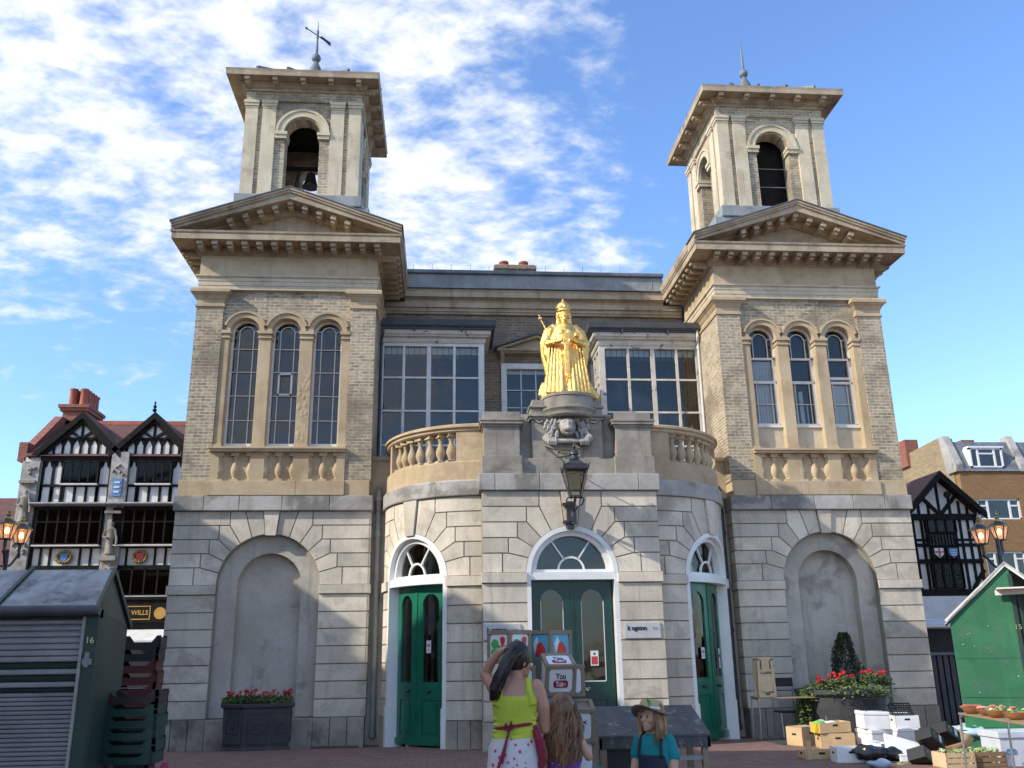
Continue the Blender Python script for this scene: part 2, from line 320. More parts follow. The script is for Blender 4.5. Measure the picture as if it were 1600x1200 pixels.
def text_obj(name, txt, size, mat, parent, loc, rot=(PI / 2, 0, 0), ext=0.004, sx=1.0, align='CENTER', bold=0.0):
    cu_ = bpy.data.curves.new(name, 'FONT'); cu_.body = txt; cu_.size = size; cu_.extrude = ext; cu_.align_x = align; cu_.align_y = 'CENTER'; cu_.offset = bold
    tmp = bpy.data.objects.new('tmp_text', cu_); COL.objects.link(tmp)
    dg = bpy.context.evaluated_depsgraph_get(); me = bpy.data.meshes.new_from_object(tmp.evaluated_get(dg))
    bpy.data.objects.remove(tmp); me.name = name; me.materials.clear(); me.materials.append(MATS[mat])
    off = ROOT.get(parent.name, Vector((0, 0, 0))) if parent is not None else Vector((0, 0, 0))
    M_ = Matrix.Translation(Vector(loc) - off) @ (rot if isinstance(rot, Matrix) else __import__('mathutils').Euler(rot).to_matrix().to_4x4()) @ Matrix.Diagonal((sx, 1, 1, 1))
    me.transform(M_)
    o = bpy.data.objects.new(name, me); COL.objects.link(o)
    if parent is not None: o.parent = parent; ROOT[o.name] = off
    return o
surf('lead_line', (0.03,0.032,0.035), None, 0.6, bmp=0)
flat('shield_blue', (0.10, 0.25, 0.50), 0.5); flat('shield_red', (0.55, 0.08, 0.06), 0.5); flat('shield_white', (0.75, 0.74, 0.7), 0.5)
flat('wreath_gold', (0.30, 0.20, 0.06), 0.6); flat('rose_pink', (0.55, 0.28, 0.30), 0.6); surf('bronze', (0.06, 0.055, 0.045), None, 0.45, 0.7, bmp=0)
lp = glassmat('lantern_pane', (0.72, 0.72, 0.62), 0.03, 0.2)
surf('conifer_green', (0.03, 0.045, 0.02), (0.055, 0.07, 0.03), 0.7, sc=3, bmp=0, kind='pos', tone=0.8)
flat('cardboard_pale', (0.50, 0.42, 0.2), 0.8); flat('poly_blue', (0.60, 0.64, 0.72), 0.6, var=0.05); flat('clear_sheet', (0.45, 0.62, 0.70), 0.35)
flat('plate_grey', (0.52, 0.51, 0.52), .4, var=.03); flat('ink', (0.02, 0.02, 0.025), .5, var=0); flat('ink_faint', (0.42, 0.41, 0.43), .5, var=0); flat('paper_white', (0.75, 0.75, 0.73), .6, var=.02); flat('paper_red', (0.50, 0.05, 0.05), .6, var=0)
# ================================================================== THE MARKET HALL
hall = thing('market_hall', 'twin-towered market hall of pale stone and stock brick with a bowed front', 'market hall', (0, 18.4, 0))
ZT = [4.495, 4.21, 3.93, 3.65, 3.375, 3.03]
ZB = [2.85, 2.51, 2.19, 1.86, 1.525, 1.204, 0.88, 0.55]
def inset(pts, t):
    n = len(pts); ar = sum(pts[i][0] * pts[(i + 1) % n][1] - pts[(i + 1) % n][0] * pts[i][1] for i in range(n))
    if ar < 0: pts = pts[::-1]
    out = []
    for i in range(n):
        a, b_, c = Vector(pts[i - 1]), Vector(pts[i]), Vector(pts[(i + 1) % n])
        d1 = (b_ - a).normalized(); d2 = (c - b_).normalized(); n1 = Vector((-d1.y, d1.x)); n2 = Vector((-d2.y, d2.x))
        q = n1 + n2
        if q.length < 1e-4: q = n1
        q.normalize(); k = t / max(0.35, q.dot(n1)); out.append((b_.x + q.x * k, b_.y + q.y * k))
    return out
def curve(mb, lo, hi, step, mapfn):
    # cut a flat (u, -depth, z) mesh along u and wrap it round the bow
    bm = bmesh.new(); lay = bm.faces.layers.float.new('t')
    vs = [bm.verts.new(p) for p in mb.v]
    for f, t in zip(mb.f, mb.t):
        try: fc = bm.faces.new([vs[i] for i in f]); fc[lay] = t
        except ValueError: pass
    u = lo + step
    while u < hi:
        bmesh.ops.bisect_plane(bm, geom=bm.verts[:] + bm.edges[:] + bm.faces[:], plane_co=(u, 0, 0), plane_no=(1, 0, 0), dist=1e-5); u += step
    bm.verts.index_update()
    mb.v = [tuple(mapfn(v.co)) for v in bm.verts]; mb.f = [tuple(v.index for v in f.verts) for f in bm.faces]; mb.t = [f[lay] for f in bm.faces]; mb.mi = [0] * len(mb.f)
    bm.free(); return mb
RB = 1.95
def bow(p):
    u, y, z = p; d = -y; th = u / RB
    if th < PI / 2: return (1.5 + (RB + d) * math.sin(th), 18.6 - (RB + d) * math.cos(th), z)
    return (1.5 + RB + d, 18.6 + (u - RB * PI / 2), z)
def facing(uL, uR, uc, r, kb, kt, angs, E, xl, lo_r=None, y0=0.0, skirt=True):
    """rusticated blocks round an arched opening; returns blocks, backing, impost band, plinth"""
    blk = MB(); IN = 0.011
    def B(pts, pr=0.03, tn=None): blk.prism([(uc + x, z) for x, z in inset(pts, IN)], y0 - pr, y0 + 0.01, tone=tn)
    A = lambda a: (r * math.sin(math.radians(a)), 3.03 + r * math.cos(math.radians(a)))
    ka = math.degrees(math.asin(kb / r))
    B([(kb, 3.03 + r * math.cos(math.radians(ka)) - 0.03), (kt, ZT[0]), (-kt, ZT[0]), (-kb, 3.03 + r * math.cos(math.radians(ka)) - 0.03)], 0.075)
    for sg in (1, -1):
        J = [(ka, kt, 0)] + [(a, x, l) for a, (x, l) in zip(angs, E)]
        for i in range(1, len(J)):
            a0, x0, l0 = J[i - 1]; a1, x1, l1 = J[i]
            pts = arc(0, 3.03, r, a0, a1, 4) + [(x1, ZT[l1])]
            if l1 > l0: pts.append((x1, ZT[l0]))
            pts.append((x0, ZT[l0]))
            B([(sg * x, z) for x, z in pts])
        a, x, l = J[-1]
        B([(sg * px, z) for px, z in arc(0, 3.03, r, a, 90, 4) + [(xl, 3.03), (xl, ZT[l]), (x, ZT[l])]])
        xs = [e[0] for e in E if e[1] > 0] + [xl]
        end = (uR - uc) if sg > 0 else (uc - uL)
        for j in range(5):
            if end - xs[j] > 0.05: B([(sg * xs[j], ZT[j + 1]), (sg * end, ZT[j + 1]), (sg * end, ZT[j]), (sg * xs[j], ZT[j])])
        ri = lo_r or r
        for j in range(7): B([(sg * ri, ZB[j + 1]), (sg * end, ZB[j + 1]), (sg * end, ZB[j]), (sg * ri, ZB[j])])
    back = MB()
    for sg in (1, -1):
        e = uR if sg > 0 else uL
        pts = [(uc, ZT[0] + 0.02), (uc, 3.03 + r)] + [(uc + sg * x, z) for x, z in arc(0, 3.03, r, 0, 90, 14)[1:]] + [(uc + sg * (lo_r or r), 3.03)] * (1 if lo_r else 0) + [(uc + sg * (lo_r or r), 0), (e, 0), (e, ZT[0] + 0.02)]
        back.prism(pts, y0, y0 + 0.20)
    imp = MB()
    for a, b_ in ((uL - 0.02, uc - (lo_r or r)), (uc + (lo_r or r), uR + 0.02)): imp.box(a, b_, y0 - 0.075, y0 + 0.05, 2.855, 3.028)
    pl = MB()
    for a, b_ in ((uL - 0.015, uc - (lo_r or r)), (uc + (lo_r or r), uR + 0.015)):
        n = 3; w = (b_ - a) / n
        for i in range(n): pl.box(a + i * w + 0.006, a + (i + 1) * w - 0.006, y0 - 0.05, y0 + 0.05, -0.2, 0.54)
    return blk, back, imp, pl
WE = [(0.53, 0), (0.82, 1), (1.02, 2), (1.19, 3), (1.34, 4)]; WA = [21.5, 35.7, 49, 62, 76]
PE = [(0.572, 1), (0.807, 2), (0.975, 3), (1.142, 4)]; PA = [26, 41.5, 57.4, 71.6]
# ---- ground storey of the two wings, each with a blind arched niche
for s in (1, -1):
    side = 'right' if s > 0 else 'left'
    blk, back, imp, pl = facing(3.79, 7.68, 5.755, 1.0, 0.11, 0.165, WA, WE, 1.45, y0=18.47)
    for j in range(5):      # quoin courses turning the inner corner
        for (a, b_) in ((18.45, 19.0), (19.02, 19.6)): blk.box(3.765, 3.80, a, b_, ZT[j + 1] + 0.011, ZT[j] - 0.011)
    for j in range(7):
        for (a, b_) in ((18.45, 19.0), (19.02, 19.6)): blk.box(3.765, 3.80, a, b_, ZB[j + 1] + 0.011, ZB[j] - 0.011)
    imp.box(3.74, 3.80, 18.40, 19.6, 2.857, 3.026)
    blk.build('rusticated_facing', 'ashlar', hall, s)
    back.box(3.79, 7.66, 18.9, 26, -0.2, 4.5).box(3.79, 3.95, 18.672, 18.9, -0.2, 4.5).box(7.5, 7.66, 18.672, 18.9, -0.2, 4.5)
    back.build('wall', 'joint', hall, s); imp.build('impost_band', 'ashlar', hall, s, bev=0.008)
    ni = MB()        # the niche: a wide shallow frame, then a deeper round-headed panel
    for sg in (1, -1):
        pts = [(5.755, 4.1), (5.755, 3.04 + 0.63)] + [(5.755 + sg * x, z) for x, z in arc(0, 3.04, 0.63, 0, 90, 14)[1:]] + [(5.755 + sg * 0.63, 0.56), (5.755 + sg * 1.08, 0.56), (5.755 + sg * 1.08, 4.1)]
        ni.prism(pts, 18.62, 18.86)
    ni.box(4.9, 6.6, 18.84, 18.9, 0.5, 4.0)
    pl.box(4.752, 5.40, 18.42, 18.88, -0.2, 0.54).box(5.41, 6.1, 18.42, 18.88, -0.2, 0.54).box(6.11, 6.758, 18.42, 18.88, -0.2, 0.54)
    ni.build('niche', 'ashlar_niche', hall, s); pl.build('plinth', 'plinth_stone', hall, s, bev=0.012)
    led = MB()
    xs = [3.74, 4.6, 5.55, 6.4, 7.1, 7.70]
    for i in range(5): led.box(xs[i] + (0.002 if i else 0), xs[i + 1] - 0.002, 18.34, 18.8, 4.495, 4.80)
    led.box(3.74, 4.2, 18.8, 20.0, 4.495, 4.80)
    led.build('string_course', 'ledge_stone', hall, s, bev=0.015)
# ---- the bow: quadrants either side of the flat centre
for s in (1, -1):
    uc = math.radians(45.8) * RB
    blk, back, imp, pl = facing(math.radians(2.6) * RB, 3.45, uc, 0.82, 0.115, 0.19, PA, PE, 1.25, lo_r=0.81)
    for mb, nm, mt in ((blk, 'rusticated_facing', 'ashlar'), (back, 'wall', 'joint'), (imp, 'impost_band', 'ashlar'), (pl, 'plinth', 'plinth_stone')):
        curve(mb, -0.2, 3.5, 0.11, bow).build(nm, mt, hall, s)
    path = [(1.45, 16.65)] + [bow((t * RB, 0, 0))[:2] for t in [PI / 2 * i / 22 for i in range(23)]] + [(3.45, 19.1)]
    path = [(x, y) for x, y in path if x > 1.5 or y < 16.66][::1]
    PB = path
    MB().sweep([(-0.5, 4.495), (0.075, 4.495), (0.085, 4.51), (0.085, 4.77), (0.06, 4.80), (-0.5, 4.80)], path).build('string_course', 'ledge_stone', hall, s)
    MB().sweep([(-0.3, 4.80), (0.02, 4.80), (0.02, 5.15), (0.0, 5.17), (-0.3, 5.17)], path).build('balustrade_base', 'sandstone', hall, s)
    MB().sweep([(-0.30, 5.735), (0.0, 5.735), (0.03, 5.76), (0.03, 5.80), (0.075, 5.82), (0.075, 5.865), (0.03, 5.89), (-0.30, 5.89)], path).build('balustrade_rail', 'sandstone', hall, s)
    dado = MB()
    dado.box(0.06, 0.58, -0.0, 0.26, 5.168, 5.737, tone=0.4)
    curve(dado, 0, 3.5, 0.1, bow).build('balustrade_dado', 'sandstone', hall, s)
    e = MB(); e.box(2.42, 2.54, 0.0, 0.26, 5.168, 5.737); curve(e, 0, 3.5, 0.1, bow).build('balustrade_pier', 'sandstone', hall, s)
    b0 = None
    for k, dg in enumerate([21.3, 28.2, 35.6, 43.5, 51, 58.3, 65.5]):
        th = math.radians(dg); px, py = s * (1.5 + (RB - 0.12) * math.sin(th)), 18.6 - (RB - 0.12) * math.cos(th)
        if b0 is None:
            q = MB().lathe([(0.06, 0), (0.065, 0.05), (0.045, 0.07), (0.055, 0.10), (0.085, 0.17), (0.092, 0.22), (0.075, 0.29), (0.045, 0.37), (0.037, 0.42), (0.05, 0.46), (0.06, 0.48), (0.06, 0.50)], n=14)
            q.box(-0.09, 0.09, -0.09, 0.09, -0.001, 0.045); q.box(-0.085, 0.085, -0.085, 0.085, 0.50, 0.572)
            b0 = q.build('baluster', 'sandstone', None, smooth=True); b0.parent = hall; b0.location = Vector((px, py, 5.168)) - ROOT['market_hall']; b0.rotation_euler.z = s * -th
            B0 = b0
        else:
            c = B0.copy(); COL.objects.link(c); c.parent = hall; c.location = Vector((px, py, 5.168)) - ROOT['market_hall']; c.rotation_euler.z = -s * th
    # short solid walls that close the gap between bow and wing, above the ledge
    MB().box(3.40, 3.82, 18.85, 19.1, -0.2, 4.50).build('link_wall', 'ashlar', hall, s)
    MB().box(3.38, 3.84, 18.82, 19.05, 4.49, 5.62, tone=0.3).build('link_parapet', 'sandstone', hall, s)
    MB().box(3.34, 3.84, 18.78, 19.1, 5.62, 5.70, tone=0.3).build('link_coping', 'sandstone', hall, s)
# ---- flat centre of the bow with the main door
blk, back, imp, pl = facing(-1.61, 1.61, 0.0, 0.82, 0.115, 0.19, PA, PE, 1.25, lo_r=0.81, y0=16.15)
blk.build('rusticated_facing', 'ashlar', hall); imp.build('impost_band', 'ashlar', hall, bev=0.006); pl.build('plinth', 'plinth_stone', hall, bev=0.01)
back.box(-1.6, -0.82, 16.34, 16.7, -0.2, 4.5).box(0.82, 1.6, 16.34, 16.7, -0.2, 4.5); back.build('wall', 'joint', hall)
rm = MB(); rm.box(-2.9, 2.9, 18.2, 18.3, 0, 4.4).box(-2.85, 2.85, 17.5, 18.3, 4.30, 4.36).box(-2.1, 2.1, 16.9, 17.5, 4.30, 4.36); rm.build('interior', 'dark_room', hall)
MB().box(-2.95, 2.95, 17.5, 19.2, 4.62, 4.78).box(-2.3, 2.3, 17.0, 17.5, 4.62, 4.78).box(-3.78, 3.78, 19.2, 21.3, 4.6, 4.78).build('terrace_floor', 'lead', hall)
MB().box(-2.95, 2.95, 17.5, 19.9, -0.1, 0.11).box(-0.8, 0.8, 16.3, 17.5, -0.1, 0.105).build('floor_slab', 'plinth_stone', hall)
led = MB(); xs = [-1.67, -1.37, -0.55, 0.2, 1.27, 1.67]
for i in range(5): led.box(xs[i] + 0.002, xs[i + 1] - 0.002, 16.05, 16.75, 4.497, 4.805)
led.build('string_course', 'ledge_stone', hall, bev=0.014)

# ---- doors: white arched surround, fanlight with spokes, two glazed green leaves
def door_set(mapf, mirror, y0, green, leafmat, notice=True):
    def fin(mb, nm, mt, par=hall, **k):
        if mapf: curve(mb, mb_lo, mb_hi, 0.08, mapf)
        return mb.build(nm, mt, par, mirror, **k)
    uc = math.radians(45.8) * RB if mapf else 0.0; mb_lo, mb_hi = uc - 1.0, uc + 1.0
    fr = MB()
    for sg in (1, -1):
        fr.prism([(uc + sg * x, z) for x, z in arc(0, 3.03, 0.825, 0, 90, 16) + arc(0, 3.03, 0.74, 90, 0, 16)], y0 - 0.035, y0 + 0.3, tone=0.5)
        fr.prism([(uc + sg * x, z) for x, z in arc(0, 3.05, 0.75, 0, 90, 16) + arc(0, 3.05, 0.64, 90, 0, 16)], y0 + 0.06, y0 + 0.3, tone=0.5)
        fr.box(uc + sg * 0.745, uc + sg * 0.82, y0 - 0.03, y0 + 0.3, 0.0, 3.03); fr.box(uc + sg * 0.73, uc + sg * 0.83, y0 - 0.05, y0 + 0.28, 0.0, 0.75)
    fr.box(uc - 0.82, uc + 0.82, y0 - 0.02, y0 + 0.3, 2.905, 3.035).box(uc - 0.72, uc + 0.72, y0 + 0.05, y0 + 0.3, 3.03, 3.09)
    surround = fin(fr, 'door_surround', 'door_white')
    fl = MB()
    fl.prism([(uc + x, z) for x, z in arc(0, 3.08, 0.25, -90, 90, 20) + arc(0, 3.08, 0.215, 90, -90, 20)], y0 + 0.13, y0 + 0.17)
    for a in (-33, 33):
        sa, ca = math.sin(math.radians(a)), math.cos(math.radians(a))
        fl.prism([(uc + sa * 0.23 - ca * 0.014, 3.08 + ca * 0.23 + sa * 0.014), (uc + sa * 0.23 + ca * 0.014, 3.08 + ca * 0.23 - sa * 0.014), (uc + sa * 0.65 + ca * 0.014, 3.06 + ca * 0.65 - sa * 0.014), (uc + sa * 0.65 - ca * 0.014, 3.06 + ca * 0.65 + sa * 0.014)], y0 + 0.13, y0 + 0.17)
    f = fin(fl, 'fanlight', 'door_white')
    gp = MB().prism([(uc + x, z) for x, z in arc(0, 3.07, 0.66, -90, 90, 24)], y0 + 0.18, y0 + 0.19); fin(gp, 'pane', 'glass', f)
    for sg in (1, -1):
        lf = MB(); c = uc + sg * 0.365; w = 0.355; g = 0.205
        y1, y2 = y0 + 0.17, y0 + 0.225
        for q in (1, -1): lf.box(c + q * g, c + q * w, y1, y2, 0.115, 2.90)
        for q in (1, -1): lf.prism([(c, 2.90), (c, 2.54 + g)] + [(c + q * x, z) for x, z in arc(0, 2.54, g, 0, 90, 10)[1:]] + [(c + q * (g + 0.004), 2.54), (c + q * (g + 0.004), 2.90)], y1 + 0.002, y2 - 0.002, tone=0.5)
        lf.box(c - g, c + g, y1 + 0.001, y2, 0.88, 1.17).box(c - g, c + g, y1 + 0.001, y2, 0.115, 0.27).box(c - g, c + g, y1 + 0.02, y2, 0.27, 0.88)
        lf.box(c - g + 0.05, c + g - 0.05, y1 + 0.004, y2 - 0.01, 0.32, 0.83)
        lf.box(c - w, c + w, y1 - 0.03, y1 + 0.002, 0.115, 0.21)
        if sg > 0: lf.box(uc - 0.02, uc + 0.02, y1 - 0.015, y1 + 0.005, 0.115, 2.9)
        ob = fin(lf, 'door', leafmat)
        md = MB()      # thin pale bead round the glass
        for q in (1, -1): md.box(c + q * (g - 0.012), c + q * g, y1 + 0.012, y1 + 0.035, 1.17, 2.54)
        md.box(c - g, c + g, y1 + 0.012, y1 + 0.035, 1.17, 1.185)
        fin(md, 'bead', 'door_white' if not mapf else leafmat, ob)
        gp = MB().prism([(c - g - 0.01, 1.16), (c + g + 0.01, 1.16)] + [(c + x, z) for x, z in arc(0, 2.54, g + 0.01, 90, -90, 14)], y1 + 0.03, y1 + 0.036); fin(gp, 'pane', 'glass', ob)
        kn = MB(); kp = (c + (-0.16 if sg > 0 else -0.0) , y1 - 0.05, 1.03); kn.ball(kp, 0.035, 8); kn.tube([(kp[0], kp[1], kp[2]), (kp[0], y1, kp[2])], 0.014, 8); kn.tube([(kp[0], y1 - 0.008, kp[2]), (kp[0], y1, kp[2])], 0.03, 10)
        if mapf: kn.xform(mapf)
        kn.build('handle', 'brass' if not mapf else 'black_iron', ob, mirror, smooth=True)
surf('brass', (0.55, 0.45, 0.25), None, 0.35, 0.9, kind='obj', bmp=0)
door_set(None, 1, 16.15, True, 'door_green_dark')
for s in (1, -1): door_set(bow, s, 0.0, True, 'door_green')
# ---- pedestals, statue plinth and the lion
for sg in (-1, 1):
    p = MB(); c = sg * 1.235
    p.box(c - 0.375, c + 0.375, 16.10, 16.72, 4.805, 5.15).box(c - 0.335, c + 0.335, 16.14, 16.70, 5.15, 5.715)
    p.box(c - 0.36, c + 0.36, 16.115, 16.72, 5.70, 5.745).box(c - 0.40, c + 0.40, 16.075, 16.74, 5.745, 5.80).box(c - 0.415, c + 0.415, 16.06, 16.75, 5.80, 5.845).box(c - 0.345, c + 0.345, 16.13, 16.7, 5.845, 5.99)
    p.build('pedestal', 'grey_stone', hall, bev=0.008)
MB().box(-0.86, 0.86, 16.20, 16.75, 4.804, 5.12).box(-0.90, 0.90, 16.42, 16.74, 5.12, 6.02).build('statue_plinth_wall', 'grey_stone', hall, bev=0.008)
p = MB(); p.box(-0.67, 0.67, 16.24, 16.74, 5.12, 5.86).box(-0.71, 0.71, 16.20, 16.74, 5.86, 5.91).box(-0.74, 0.74, 16.16, 16.74, 5.91, 5.955).box(-0.68, 0.68, 16.22, 16.74, 5.955, 6.09).box(-0.71, 0.71, 16.18, 16.7, 6.09, 6.13).box(-0.65, 0.65, 16.26, 16.7, 6.13, 6.26)
p.build('statue_pedestal', 'grey_stone', hall, bev=0.008)
MB().lathe([(0.47, 5.90), (0.50, 5.93), (0.50, 5.96), (0.52, 6.0), (0.55, 6.03), (0.55, 6.06), (0.50, 6.08), (0.50, 6.27), (0.52, 6.28), (0.52, 6.33), (0.50, 6.34)], 0.06, 16.42, 0, 32).build('statue_drum', 'grey_stone', hall, smooth=True)
def remesh(mb, name, mat, parent=None, vox=0.012, smooth_it=4, disp=None, label=None, loc=None, decim=None):
    o = mb.build(name + '_raw', mat, None, fixn=True)
    r = o.modifiers.new('r', 'REMESH'); r.mode = 'VOXEL'; r.voxel_size = vox; r.use_smooth_shade = True
    if smooth_it: q = o.modifiers.new('s', 'SMOOTH'); q.factor = 0.5; q.iterations = smooth_it
    if decim: d_ = o.modifiers.new('d', 'DECIMATE'); d_.ratio = decim
    dg = bpy.context.evaluated_depsgraph_get(); me = bpy.data.meshes.new_from_object(o.evaluated_get(dg)); me.name = name
    bpy.data.objects.remove(o)
    if disp:
        for v in me.vertices: v.co = disp(v.co, v.normal)
    off = ROOT.get(parent.name, Vector((0, 0, 0))) if parent is not None else Vector(loc or (0, 0, 0))
    me.transform(Matrix.Translation(-off)); me.polygons.foreach_set('use_smooth', [True] * len(me.polygons))
    me.materials.clear(); me.materials.append(MATS[mat] if isinstance(mat, str) else mat)
    ob = bpy.data.objects.new(name, me); COL.objects.link(ob)
    if parent is not None: ob.parent = parent; ROOT[ob.name] = off
    else: ob.location = off
    if label: ob['label'] = label
    return ob
LI = MB(); cx, cz = 0.0, 5.70; ly = 16.16
LI.ball((cx, ly - 0.04, cz + 0.0), 0.155, 12, sc=(1, 0.8, 1.15)); LI.ball((cx, ly - 0.13, cz - 0.06), 0.075, 10, sc=(1.1, 1, 0.8)); LI.ball((cx, ly - 0.14, cz + 0.03), 0.035, 8, sc=(0.9, 1, 2.0)); LI.ball((cx, ly - 0.18, cz - 0.035), 0.028, 8, sc=(1.5, .8, .8))
LI.ball((cx, ly - 0.10, cz - 0.135), 0.045, 8, sc=(1.3, .8, .7))
for q in (1, -1):
    LI.ball((cx + q * 0.065, ly - 0.115, cz + 0.085), 0.04, 8, sc=(1.3, .8, .7)); LI.ball((cx + q * 0.05, ly - 0.15, cz - 0.065), 0.04, 8); LI.ball((cx + q * 0.13, ly - 0.02, cz + 0.13), 0.045, 8)
    LI.tube([(cx + q * 0.42, ly + 0.02, cz - 0.18), (cx + q * 0.36, ly - 0.03, cz - 0.25), (cx + q * 0.30, ly - 0.06, cz - 0.31)], [0.08, 0.075, 0.06], 10)
    for k in range(4): LI.tube([(cx + q * (0.36 - k * 0.04), ly - 0.07, cz - 0.22), (cx + q * (0.37 - k * 0.045), ly - 0.10, cz - 0.29), (cx + q * (0.375 - k * 0.045), ly - 0.08, cz - 0.36)], [0.022, 0.026, 0.016], 8)
    LI.tube([(cx + q * 0.45, ly + 0.06, 5.83), (cx + q * 0.53, ly + 0.04, 5.80), (cx + q * 0.60, ly + 0.05, 5.86)], [0.03, 0.02, 0.012], 6)
rr = random.Random(4)
for k in range(80):      # curling locks of the mane
    a = math.radians(-55 + 290 * ((k * 0.618) % 1.0)); R0 = 0.17 + 0.16 * rr.random(); x = cx + R0 * 1.2 * math.cos(a); z = cz + 0.03 + R0 * 0.85 * math.sin(a)
    if z > 5.87: continue
    p0 = Vector((x, ly - 0.03 + R0 * 0.15, z)); w = 0.05 + 0.03 * rr.random(); sgn = 1 if x > cx else -1
    pts = [p0 + Vector((sgn * 0.06 * t, -0.03 * math.sin(3 * t), -0.09 * t + 0.035 * math.sin(5 * t + k))) for t in (0, .25, .5, .75, 1)]
    LI.tube(pts, [0.02, 0.028, 0.026, 0.02, 0.008], 6)
LI.tube([(cx - 0.25, ly - 0.03, 5.43), (cx + 0.25, ly - 0.03, 5.43)], 0.045, 10)
remesh(LI, 'lion_relief', 'carved_stone', hall, 0.0085, 0)
MB().tube([(-0.42, 16.22, 5.36), (-0.25, 16.20, 5.30), (0.0, 16.19, 5.285), (0.25, 16.20, 5.30), (0.42, 16.22, 5.36)], 0.018, 6).prism([(-0.30, 5.32), (0.30, 5.32), (0.22, 5.15), (0, 5.12), (-0.22, 5.15)], 16.212, 16.26).build('scroll', 'grey_stone', hall)
surf('gilt_letter', (0.75, 0.45, 0.12), None, 0.4, 0.3, bmp=0, kind='obj')
text_obj('inscription', 'MDCCVI', 0.125, 'gilt_letter', hall, (0.0, 16.205, 5.255), sx=0.9, bold=0.002)
# ---- rainwater pipes in the slots beside the bow
for s in (-1, 1):
    p = MB(); X0 = 3.64 * s if s < 0 else 3.62
    p.tube([(X0, 18.72, 0.14), (X0, 18.72, 4.95), (X0, 18.85, 5.05)], 0.058, 14)
    for z in (0.16, 2.03, 4.02, 4.74): p.tube([(X0, 18.72, z), (X0, 18.72, z + 0.05)], 0.078, 14); p.tube([(X0, 18.72, z + 0.05), (X0, 18.72, z + 0.10)], 0.066, 14)
    p.build('rainwater_pipe', 'pipe_grey' if s < 0 else 'gutter_iron', hall, smooth=True)

